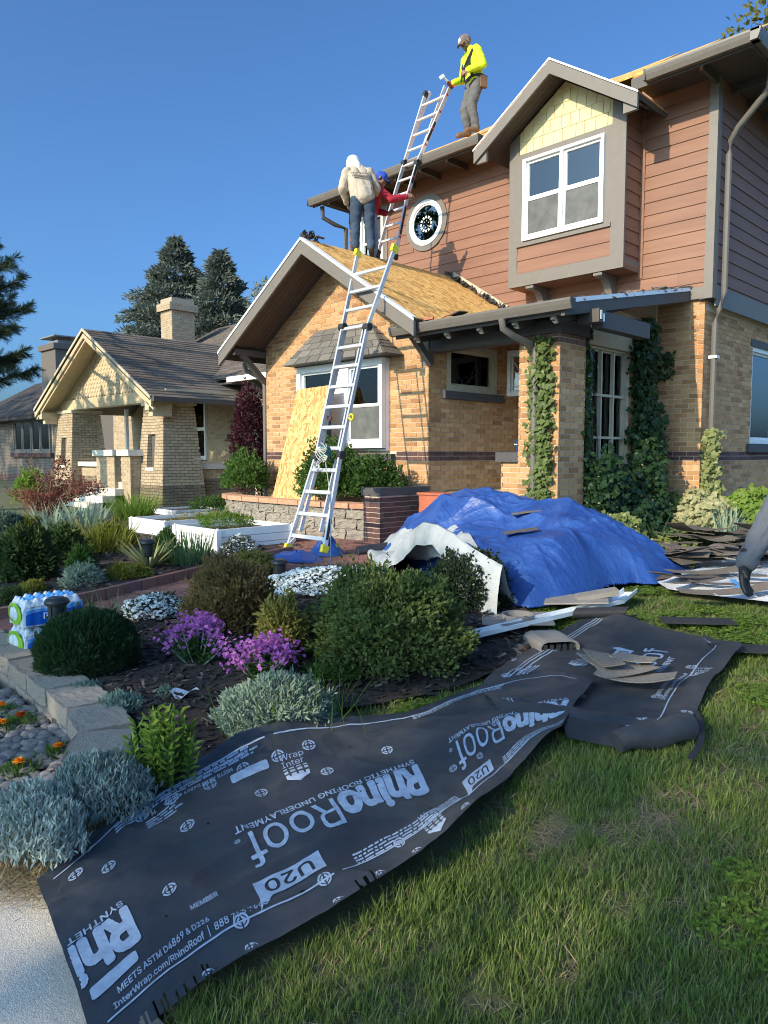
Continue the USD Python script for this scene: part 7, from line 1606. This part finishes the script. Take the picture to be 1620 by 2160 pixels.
# ------------------------------------------------------------------ path lights, water packs, small things
def path_light(label, u, v, h=.34, r=.085):
    g = on_ground(u, v); t = thing('path_light', label, 'path light', g)
    put('stake', MB().tube([(0, 0, -.05), (0, 0, h - .17)], .012, 8), 'black_plastic', t)
    put('body', MB().lathe([(.001, h - .185), (.045, h - .185), (.055, h - .17), (.058, h - .045), (.06, h - .04)], n=20), 'black_plastic', t, smooth=40)
    for k in range(4): a = k * 1.57 + .5; put('rib', MB().bar((.058 * math.cos(a), .058 * math.sin(a), h - .17), (.06 * math.cos(a), .06 * math.sin(a), h - .045), .012, .008, (math.cos(a), math.sin(a), 0)), 'black_plastic', t)
    put('cap', MB().lathe([(.001, h - .045), (r * .9, h - .045), (r, h - .035), (r, h - .022), (r * .86, h - .006), (r * .6, h), (r * .58, h + .004), (.001, h + .006)], n=24), 'black_plastic', t, smooth=40)
path_light('black path light standing before the water bottle packs', 124, 1388, .40, .078); path_light('black path light in front of the striped yucca', 313, 1208, .36, .085); path_light('black path light half buried in white candytuft', 590, 1222, .20, .085)
g = on_ground(54, 1388); hpk, lpk, wpk = .185, .40, .26
def water_pack(label, o, rot):
    t = thing('water_pack', label, 'bottled water pack', o, rot)
    u_, v_ = np.meshgrid(np.linspace(0, 1, 49), np.linspace(0, 1, 33), indexing='ij')
    cap = lambda a, b: np.maximum(0, np.cos(np.pi * (a * 6 - .5 - np.round(a * 6 - .5)))) ** 2 * np.maximum(0, np.cos(np.pi * (b * 4 - .5 - np.round(b * 4 - .5)))) ** 2
    tp_ = np.stack([-wpk * v_, lpk * u_, hpk - .022 + .03 * cap(u_, v_) - .03 * (np.abs(u_ - .5) * 2) ** 8 - .03 * (np.abs(v_ - .5) * 2) ** 8], -1)
    mb = MB().grid(tp_, False)
    scal = lambda a, n: .009 * np.abs(np.sin(np.pi * a * n))
    us_, zs_ = np.meshgrid(np.linspace(0, 1, 49), np.linspace(0, 1, 12), indexing='ij'); zz = zs_ * (hpk - .05)
    for x, sg in ((0, 1), (-wpk, -1)): mb.grid(np.stack([x + sg * scal(us_, 6) - sg * .014 * zs_ ** 6, lpk * us_, zz + .0], -1), sg > 0)
    for y, sg in ((0, -1), (lpk, 1)): mb.grid(np.stack([-wpk * us_, y + sg * scal(us_, 4) - sg * .014 * zs_ ** 6, zz], -1), sg > 0)
    put('shrink_wrap', mb, 'wrap_clear', t, smooth=True)
    def side_patch(y0, y1, f0, f1, off, m, name):
        ya = np.linspace(y0, y1, 40); P_ = np.array([[(scal(y, 6) + off, lpk * y, (f0(y) + (f1(y) - f0(y)) * s) * hpk) for s in np.linspace(0, 1, 5)] for y in ya]); put(name, MB().grid(P_, True), m, t, smooth=True)
    side_patch(.03, .97, lambda y: .05, lambda y: .44 + .14 * y + .05 * np.sin(7 * y), .004, 'label_blue', 'printed_band')
    side_patch(.03, .97, lambda y: .46 + .14 * y + .05 * np.sin(7 * y), lambda y: .56 + .14 * y + .04 * np.sin(7 * y + .6), .005, 'label_sky', 'printed_wave')
    side_patch(.8, .97, lambda y: .1, lambda y: .38, .007, 'label_green', 'printed_corner')
    xy, f = flat_text('Pure', .042, True); put('printed_name', MB().add(np.c_[np.full(len(xy), .0165), lpk * .30 + xy[:, 0], hpk * .24 + xy[:, 1]], f[:, ::1]), 'label_white', t)
    ring_ = shapely.affinity.scale(shapely.Point(0, 0).buffer(1, 16), wpk * .47, hpk * .40).difference(shapely.affinity.translate(shapely.affinity.scale(shapely.Point(0, 0).buffer(1, 16), wpk * .32, hpk * .27), -.03, 0))
    put('printed_end', MB().ext(ring_, (-wpk * .5, -.0105, hpk * .42), X_, Z_, -Y_, .001), 'label_green', t)
    put('printed_top', MB().grid(np.stack([-wpk * (.3 + .4 * v_), lpk * u_, hpk - .019 + .03 * cap(u_, .3 + .4 * v_) - .03 * (np.abs(u_ - .5) * 2) ** 8], -1)[4:-4], False), 'label_sky', t, smooth=True)
water_pack('lower pack of bottled water in printed film, resting on the brick path', g + [0, 0, .012], 4); water_pack('upper pack of bottled water, stacked on another at the path edge', g + [-.015, .0, .012 + hpk + .004], 0)
c = np.array([-5.55, 8.0, 1.425]); cp = thing('tumbler', 'dark blue insulated tumbler on the pedestal slab left of the pillar', 'tumbler', c)
put('cup', MB().lathe([(.001, 0), (.034, 0), (.036, .01), (.048, .15), (.05, .155)], n=20), 'cup_blue', cp, smooth=40); put('lid', MB().lathe([(.052, .152), (.053, .165), (.045, .172), (.001, .172)], n=20), 'black_plastic', cp, smooth=40)
put('printed_badge', MB().obox((-.008, -.0445, .10), (.022, 0, 0), (0, .001, 0), (0, .0, .006)), 'label_white', cp)
g = on_ground(370, 1478); PP = np.array([[(g[0] - .05 + .1 * s, g[1] - .03 + .13 * t + .02 * s, g[2] + .035 + .02 * math.sin(5 * s + 4 * t)) for t in np.linspace(0, 1, 6)] for s in np.linspace(0, 1, 5)])
tag(put('plastic_scrap', MB().grid(PP), 'wrap_clear', smooth=True), 'scrap of clear plastic lying on the dark mulch', 'plastic scrap')
# ================================================================== people
pbr('skin', [(.3, (.24, .12, .075)), (.7, (.32, .17, .11))], 8, .5)
flat('hi_vis', (.62, .80, .015), .7, var=.06, scale=6, bump=.3); flat('work_grey', (.115, .11, .105), .85, var=.25, scale=7, bump=.4); flat('khaki_shirt', (.44, .37, .29), .85, var=.08, scale=6, bump=.3); flat('white_cloth', (.72, .72, .70), .85, var=.05, bump=.3)
flat('denim_dark', (.03, .052, .088), .85, var=.35, scale=6, bump=.4); flat('denim_light', (.22, .32, .45), .85, var=.2, scale=6, bump=.3); flat('red_cloth', (.36, .012, .03), .8, var=.15, bump=.3); flat('boot_brown', (.16, .09, .05), .7, var=.2); flat('boot_dark', (.045, .04, .04), .7, var=.2)
flat('cap_grey', (.17, .13, .12), .8, var=.15); flat('cap_blue', (.012, .06, .42), .7); flat('harness', (.018, .018, .025), .6); flat('beard', (.10, .09, .085), .9, var=.3); flat('sweat_grey', (.085, .095, .115), .9, var=.12, scale=9, bump=.35); flat('glove_black', (.014, .013, .013), .55, var=.3, bump=.3); flat('print_grey', (.16, .14, .12), .9)
def solid(chains, edge=.022, it=10, wrinkle=0.0, seed=0, freq=9, n=14):
    m_ = manifold3d.Manifold()
    for ch_ in chains:
        for a, b in zip(ch_, ch_[1:]): m_ = m_ + hull([a, b], n)
    m_ = m_.refine_to_length(edge); q = m_.to_mesh(); t = trimesh.Trimesh(q.vert_properties[:, :3], q.tri_verts, process=True); trimesh.smoothing.filter_taubin(t, iterations=it)
    v = np.array(t.vertices)
    if wrinkle: v = v + np.array(t.vertex_normals) * ((meshkit.fbm(v * [freq, freq, freq * 1.8] + seed * 9, 3, seed) - .5) * wrinkle)[:, None]
    return v, np.array(t.faces)
def hand_chains(w, d, palm_n, side, s=1.0, curl=.5):
    """palm and five unequal, bent fingers from the wrist w along d; palm_n is the way the palm faces, side the thumb's side."""
    w, d, p, a = (np.asarray(q, float) for q in (w, d, palm_n, side)); ch_ = [[(w, .023 * s), (w + d * .045 * s + a * .016 * s, .019 * s)], [(w, .022 * s), (w + d * .078 * s + a * .022 * s, .013 * s)], [(w, .022 * s), (w + d * .075 * s - a * .022 * s, .013 * s)], [(w + d * .078 * s + a * .022 * s, .0125 * s), (w + d * .075 * s - a * .024 * s, .0125 * s)]]
    for k, (o, L_) in enumerate(((.026, .066), (.009, .075), (-.009, .07), (-.026, .055))):
        b = w + d * .078 * s + a * o * s; c1 = curl * (.8 + .12 * k); d1 = d * math.cos(c1 * .6) + p * math.sin(c1 * .6); d2 = d * math.cos(c1 * 1.5) + p * math.sin(c1 * 1.5)
        ch_.append([(b, .0092 * s), (b + d1 * L_ * .52 * s, .0085 * s), (b + d1 * L_ * .52 * s + d2 * L_ * .5 * s, .007 * s)])
    b = w + d * .02 * s + a * .022 * s; ch_.append([(b, .012 * s), (b + (d * .6 + a * .7 + p * .3) * .04 * s, .0105 * s), (b + (d * .6 + a * .7 + p * .3) * .04 * s + (d * .8 + a * .15 + p * .5) * .032 * s, .008 * s)])
    return ch_
def head_chains(c, fwd, up, left):
    c, f, u, l = (np.asarray(q, float) for q in (c, fwd, up, left)); P_ = lambda a, b, d, r: (c + f * a + l * b + u * d, r)
    out = [[P_(-.012, 0, .025, .082), P_(.02, 0, .02, .078)], [P_(.02, 0, .01, .07), P_(.045, 0, -.055, .044)], [P_(.045, 0, -.055, .042), P_(.062, 0, -.078, .026)], [P_(.04, .028, -.03, .04), P_(.04, -.028, -.03, .04)],
           [P_(.088, 0, .012, .011), P_(.108, 0, -.022, .013)], [P_(.082, .03, .03, .014), P_(.082, -.03, .03, .014)], [P_(.083, .016, -.05, .010), P_(.083, -.016, -.05, .010)]]
    for s_ in (-1, 1): out.append([P_(-.005, s_ * .08, .015, .017), P_(-.012, s_ * .083, -.015, .013)])
    return out
def person(label, pos, facing, J, H, parts, S=1.0):
    """J: joints in (forward, left, up) drawing units; facing: direction in plan."""
    f = np.array([facing[0], facing[1], 0.0]); f /= np.linalg.norm(f); l = np.array([-f[1], f[0], 0]); pos = np.asarray(pos, float)
    W = lambda q: q[0] * f + q[1] * l + np.array([0, 0, q[2]])
    t = thing('person', label, 'person', pos); j = {k: W(v) for k, v in J.items()}
    hf, hu = W(H['fwd']), None; hf /= np.linalg.norm(hf); hu = W(H['up']); hu -= hf * (hu @ hf); hu /= np.linalg.norm(hu); hl = np.cross(hu, hf)
    ch_ = head_chains(j['head'], hf, hu, hl) + [[(j['head'] - hu * .04, .052), (j['neck'], .056)], [(j['neck'], .055), (j['chest'], .09), (j['pelvis'], .09)]]
    for s_ in 'LR':
        ch_ += [[(j['neck'], .05), (j['sh' + s_], .048), (j['el' + s_], .036), (j['wr' + s_], .026)], [(j['pelvis'], .085), (j['hip' + s_], .075), (j['kn' + s_], .05), (j['an' + s_], .038)], [(j['an' + s_], .036), (j['toe' + s_], .028)]]
        d = W(H['hand' + s_][0]); d /= np.linalg.norm(d); pn = W(H['hand' + s_][1]); pn -= d * (pn @ d); pn /= np.linalg.norm(pn); ch_ += hand_chains(j['wr' + s_], d, pn, np.cross(d, pn) * (1 if s_ == 'L' else -1), 1.0, H.get('curl', .6))
    v, fc = solid(ch_, .014, 4); path = free(t, 'body'); emit(path, v, fc, H.get('skin', 'skin'), True)
    parts(t, j, W, hf, hu, hl, f, l); return t
def cloth(t, name, chains, m, wrinkle=.02, seed=1, edge=.022, freq=9, it=8):
    v, fc = solid(chains, edge, it, wrinkle, seed, freq); emit(free(t, name), v, fc, m, True)
def sleeves(j, r=(.068, .056, .044), cut=.93, sides='LR'):
    out = []
    for s_ in sides: w = j['el' + s_] + (j['wr' + s_] - j['el' + s_]) * cut; out.append([(j['sh' + s_], r[0]), (j['el' + s_], r[1]), (w, r[2])])
    return out
def torso(j, k=1.0):
    lat = (j['shL'] - j['shR']) / np.linalg.norm(j['shL'] - j['shR']); pl = (j['hipL'] - j['hipR']); pl = pl / np.linalg.norm(pl); out = []
    ends = {-1: [], 1: []}
    for s_ in (-1, 1): out += [[(j['neck'] + lat * s_ * .05, .06 * k), (j['chest'] + lat * s_ * .075, .108 * k), (j['pelvis'] + pl * s_ * .07 + np.array([0, 0, -.02]), .105 * k)]]
    out += [[(j['shL'], .066), (j['neck'], .06), (j['shR'], .066)], [(j['shL'], .064), (j['chest'] + lat * .075, .1)], [(j['shR'], .064), (j['chest'] - lat * .075, .1)], [(j['chest'] + lat * .075, .105 * k), (j['chest'] - lat * .075, .105 * k)], [(j['pelvis'] + pl * .07, .1 * k), (j['pelvis'] - pl * .07, .1 * k)]]
    return out
def trousers(j, cuff=.062):
    return [[(j['pelvis'] + np.array([0, 0, .05]), .108), (j['hip' + s_], .108), (j['kn' + s_], .084), (j['an' + s_] + np.array([0, 0, .03]), cuff)] for s_ in 'LR'] + [[(j['hipL'], .1), (j['hipR'], .1)]]
def boots(t, j, m):
    for s_ in 'LR': a, b = j['an' + s_], j['toe' + s_]; d = (b - a) / np.linalg.norm(b - a); cloth(t, 'boot', [[(a + [0, 0, .06], .052), (a + [0, 0, .0], .05)], [(a - d * .02, .048), (b, .042)], [(b - [0, 0, .012], .04), (b + d * .03 - [0, 0, .015], .034)]], m, .006, 3, .018)
def cap(t, j, hf, hu, hl, m, front=None, brim=None):
    c = j['head']; cloth(t, 'cap', [[(c + hu * .036 - hf * .012, .092), (c + hu * .045 + hf * .015, .088)]], m, .004, 2, .016)
    bm = MB(); P_ = np.array([[c + hf * (.07 + .095 * s * (1 - .35 * (2 * q - 1) ** 2)) + hl * (.085 * (2 * q - 1)) + hu * (.045 - .03 * s - .03 * (2 * q - 1) ** 2) for q in np.linspace(0, 1, 11)] for s in np.linspace(0, 1, 6)])
    bm.grid(P_).grid(P_ - hu * .006, True); put('cap_brim', bm, brim or m, t, smooth=True)
    if front: put('cap_panel', MB().obox(c + hf * .094 + hu * .07, hl * .035, hu * .028 - hf * .012, hf * .004), front, t)
def eyes(t, j, hf, hu, hl):
    for s_ in (-1, 1): put('eye', MB().lathe([(.001, -.008), (.007, -.004), (.008, 0), (.007, .004), (.001, .008)], j['head'] + hf * .094 + hl * s_ * .031 + hu * .008, 8), 'rubber', t, smooth=True)

roofm = lambda y: EZ + MS * (y - EY)
# man in the yellow shirt at the main roof's edge
p = at(998, 297, 'y', 10.08); p = np.array([p[0], 10.08, roofm(10.08) + .03])
J = dict(pelvis=(-.03, 0, .86), hipL=(-.02, .09, .83), hipR=(-.02, -.09, .83), knL=(.08, .095, .45), knR=(.12, -.085, .46), anL=(.0, .10, .085), anR=(.05, -.10, .085), toeL=(.16, .115, .045), toeR=(.21, -.115, .045), chest=(.03, 0, 1.14), neck=(.075, 0, 1.36), shL=(.045, .185, 1.30), shR=(.06, -.185, 1.30), head=(.15, 0, 1.475), elL=(-.02, .29, 1.03), wrL=(.19, .17, .955), elR=(.07, -.27, 1.02), wrR=(.29, -.21, .90))
H = dict(fwd=(.82, 0, -.48), up=(.4, 0, 1), handL=((.8, -.55, -.35), (-.3, -.9, -.2)), handR=((.85, .1, -.1), (-.1, .9, -.2)), curl=.75)
def y_parts(t, j, W, hf, hu, hl, f, l):
    cloth(t, 'shirt', torso(j, 1.08) + sleeves(j, (.075, .068, .05)), 'hi_vis', .03, 4)
    cloth(t, 'trousers', trousers(j), 'work_grey', .03, 6); boots(t, j, 'boot_brown'); cap(t, j, hf, hu, hl, 'cap_grey', 'white_cloth', 'boot_brown'); eyes(t, j, hf, hu, hl)
    cloth(t, 'beard', [[(j['head'] + hf * .055 - hu * .085, .028), (j['head'] + hf * .045 - hu * .07 + hl * .035, .02)], [(j['head'] + hf * .055 - hu * .085, .028), (j['head'] + hf * .045 - hu * .07 - hl * .035, .02)]], 'beard', .004, 1, .012)
    lat = l; belt = [j['pelvis'] + np.array([0, 0, .05]) + f * .135 * math.cos(a) + lat * .195 * math.sin(a) for a in np.linspace(0, 6.2832, 25)]; put('belt', MB().tube(belt, .026, 6, False), 'harness', t, smooth=True)
    cs = [j['shL'] + f * .07 + l * .0, j['chest'] + f * .135 + l * .06, j['chest'] + f * .14 - l * .06 + np.array([0, 0, -.10]), j['chest'] + f * .12 - l * .16 + np.array([0, 0, -.2])]
    hm = MB(); 
    for a, b in zip(cs, cs[1:]): hm.bar(a, b, .05, .016, f)
    for s_ in (1, -1): q = [j['sh' + 'LR'[s_ < 0]] * .6 + j['neck'] * .4 + np.array([0, 0, .065]), j['chest'] + l * s_ * .12 + f * .125, j['pelvis'] + l * s_ * .12 + f * .13 + np.array([0, 0, .06])]; hm.bar(q[0], q[1], .045, .012, f); hm.bar(q[1], q[2], .045, .012, f)
    for s_ in (1, -1): a = [j['hip' + 'LR'[s_ < 0]] + f * .12 * math.cos(k) + l * s_ * .09 * math.sin(k) + np.array([0, 0, -.03 + .06 * math.sin(k)]) for k in np.linspace(-1.6, 4.6, 16)]; hm.tube(a, .016, 5, False)
    put('safety_harness', hm, 'harness', t)
    put('tool_pouch', MB().obox(j['hipL'] + l * .10 - f * .06 + np.array([0, 0, -.02]), f * .06, l * .035, (0, 0, .09)), 'boot_brown', t)
y = person('person in a yellow long sleeved top, grey cap and harness on the upper roof edge', p, (-.42, -.90), J, H, y_parts)
f_ = np.array([-.42, -.90, 0]); f_ /= np.linalg.norm(f_); l_ = np.array([-f_[1], f_[0], 0]); hp_ = p + f_ * .36 - l_ * .20 + np.array([0, 0, .90])
tl = thing('stapler_hammer', 'hammer shaped tool held by the person in yellow', 'tool', hp_); put('handle', MB().bar(f_ * -.06 + [0, 0, -.03], f_ * .14 + [0, 0, .10], .022, .03), 'aluminium', tl); put('head', MB().bar(f_ * .12 + [0, 0, .10] - np.array([0, 0, .0]) + f_ * -.03, f_ * .16 + [0, 0, .05], .03, .05), 'white_metal', tl); put('grip', MB().bar(f_ * -.10 + [0, 0, -.055], f_ * .0 + [0, 0, .01], .028, .034), 'ladder_red', tl)

# hooded man seen from behind on the ridge of the gable roof
q = at(775, 533, 'x', RX); p = np.array([q[0] + .02, q[1] - .12, RZ + .02])
J = dict(pelvis=(0, 0, .84), hipL=(0, .09, .81), hipR=(0, -.09, .81), knL=(.03, .115, .43), knR=(.04, -.11, .43), anL=(-.03, .13, .05), anR=(-.02, -.13, .05), toeL=(.12, .16, .0), toeR=(.13, -.16, .0), chest=(.08, .04, 1.12), neck=(.15, .075, 1.33), shL=(.11, .235, 1.25), shR=(.14, -.125, 1.27), head=(.24, .125, 1.43), elL=(.10, .315, .98), wrL=(.30, .22, .83), elR=(.17, -.25, 1.04), wrR=(.38, -.26, .96))
H = dict(fwd=(.85, .2, -.45), up=(.3, .15, 1), handL=((.8, -.3, -.4), (-.3, -.8, 0)), handR=((.9, 0, -.2), (0, .9, 0)))
def h_parts(t, j, W, hf, hu, hl, f, l):
    cloth(t, 'hooded_shirt', torso(j, 1.12) + sleeves(j, (.08, .07, .05)) + [[(j['pelvis'] + [0, 0, -.0] + l * .06, .135), (j['chest'] - [0, 0, .08] + l * .06, .128)], [(j['pelvis'] + [0, 0, -.0] - l * .06, .135), (j['chest'] - [0, 0, .08] - l * .06, .128)], [(j['pelvis'] + [0, 0, -.0] + l * .06, .135), (j['pelvis'] - l * .06, .135)], [(j['pelvis'] - f * .03, .135), (j['chest'] - [0, 0, .08] - f * .02, .13)]], 'khaki_shirt', .035, 7)
    cloth(t, 'hood', [[(j['head'] + hu * .02 - hf * .015, .112), (j['head'] + hf * .04, .10)], [(j['head'] - hu * .05 - hf * .03, .095), (j['neck'] + [0, 0, .01], .085)]], 'white_cloth', .02, 3, .018)
    cloth(t, 'trousers', trousers(j, .068), 'denim_dark', .035, 9); boots(t, j, 'boot_dark')
    pr = MB(); n_ = -f; u_ = np.array([.06 * f[0], .06 * f[1], 1.0])
    for row, (w, z) in enumerate(((.26, 1.16), (.24, 1.12))):
        x = -w / 2
        while x < w / 2: a = .012 + .012 * rng.random(); cc = j['chest'] - f * (.150 - .02 * (z - 1.12)) + l * (x + a / 2) + np.array([0, 0, z - 1.10]); pr.obox(cc, l * a * .42, u_ * .011, n_ * .004); x += a + .004
    put('back_print', pr, 'print_grey', t)
person('person in a hooded tan shirt and dark jeans seen from behind on the gable roof', p, (-.80, .60), J, H, h_parts)
# man in red behind him, steadying the upper ladder
p3 = np.array([RX - .22, p[1] + .40, roofz(RX - .22) + .03])
J = dict(pelvis=(0, 0, .82), hipL=(0, .085, .79), hipR=(0, -.085, .79), knL=(.05, .09, .42), knR=(.06, -.09, .42), anL=(0, .10, .05), anR=(0, -.1, .05), toeL=(.15, .11, .0), toeR=(.15, -.11, .0), chest=(.06, 0, 1.09), neck=(.11, 0, 1.29), shL=(.09, .18, 1.22), shR=(.11, -.18, 1.22), head=(.17, 0, 1.40), elL=(.10, .26, .98), wrL=(.26, .14, .90), elR=(.34, -.16, 1.03), wrR=(.60, -.06, 1.10))
H = dict(fwd=(.9, 0, -.35), up=(.25, 0, 1), handL=((.9, 0, .3), (0, -.9, 0)), handR=((.9, .2, .3), (0, .9, 0)), curl=.9)
def r_parts(t, j, W, hf, hu, hl, f, l):
    cloth(t, 'shirt', torso(j, 1.0) + sleeves(j, (.068, .062, .045)), 'red_cloth', .025, 2); cloth(t, 'trousers', trousers(j), 'denim_light', .025, 5); boots(t, j, 'boot_brown'); cap(t, j, hf, hu, hl, 'cap_blue'); eyes(t, j, hf, hu, hl)
person('person in a red long sleeved shirt and blue cap reaching for the upper ladder', p3, (.66, .60), J, H, r_parts)
# person at the right edge: only a sleeve and a black glove show
D4 = 3.55; rr = lambda u, v, d: EYE + (FW + RT * (u - 810) / F + U2 * (1080 - v) / F) * d
sh, el, wr = rr(1688, 905, D4), rr(1648, 1055, D4 - .02), rr(1574, 1188, D4 - .08)
f4 = np.array([-.80, .60, 0]); f4 /= np.linalg.norm(f4); l4 = np.array([-f4[1], f4[0], 0]); g4 = sh - l4 * .19 - f4 * .06; g4 = np.array([g4[0], g4[1], float(gz(g4[0], g4[1]))])
loc = lambda P_: ((P_ - g4) @ f4, (P_ - g4) @ l4, P_[2] - g4[2])
zs = sh[2] - g4[2]
J = dict(pelvis=(-.05, 0, .90), hipL=(-.05, .09, .87), hipR=(-.05, -.09, .87), knL=(-.02, .10, .47), knR=(.02, -.10, .47), anL=(-.08, .11, .07), anR=(-.04, -.11, .07), toeL=(.08, .13, .03), toeR=(.12, -.13, .03), chest=(.01, 0, 1.16), neck=(.06, 0, zs + .03), shL=loc(sh), shR=(.03, -.19, zs), head=(.12, 0, zs + .18), elL=loc(el), wrL=loc(wr), elR=(.02, -.26, 1.06), wrR=(.12, -.24, .84))
dn_ = rr(1568, 1238, D4 - .09) - wr
H = dict(fwd=(.85, 0, -.4), up=(.35, 0, 1), handL=((dn_ @ f4, dn_ @ l4, dn_[2]), (-.7, -.5, 0)), handR=((.3, 0, -1), (0, .9, 0)), curl=.45)
def a_parts(t, j, W, hf, hu, hl, f, l):
    cloth(t, 'sweatshirt', torso(j, 1.0), 'sweat_grey', .02, 2); cloth(t, 'sleeve', sleeves(j, (.07, .068, .05), .97, 'L'), 'sweat_grey', .022, 12, .012, 14); cloth(t, 'sleeve', sleeves(j, (.07, .066, .05), .97, 'R'), 'sweat_grey', .02, 3)
    cloth(t, 'trousers', trousers(j), 'work_grey', .02, 5); boots(t, j, 'boot_dark'); cloth(t, 'hair', [[(j['head'] + hu * .03 - hf * .02, .09), (j['head'] - hf * .03 - hu * .02, .08)]], 'beard', .01, 4)
    for s_ in 'LR':
        d = W(H['hand' + s_][0]); d /= np.linalg.norm(d); pn = W(H['hand' + s_][1]); pn -= d * (pn @ d); pn /= np.linalg.norm(pn)
        ch_ = hand_chains(j['wr' + s_], d, pn, np.cross(d, pn) * (1 if s_ == 'L' else -1), 1.0, .45); ch_ = [[(q, r + .004) for q, r in c] for c in ch_] + [[(j['wr' + s_] - d * .045, .034), (j['wr' + s_] + d * .03, .031)]]; v, fc = solid(ch_, .006, 3); emit(free(t, 'glove'), v, fc, 'glove_black', True)
person('person at the right edge, only a grey sleeve and black glove in view', g4, f4[:2], J, H, a_parts)
sow()
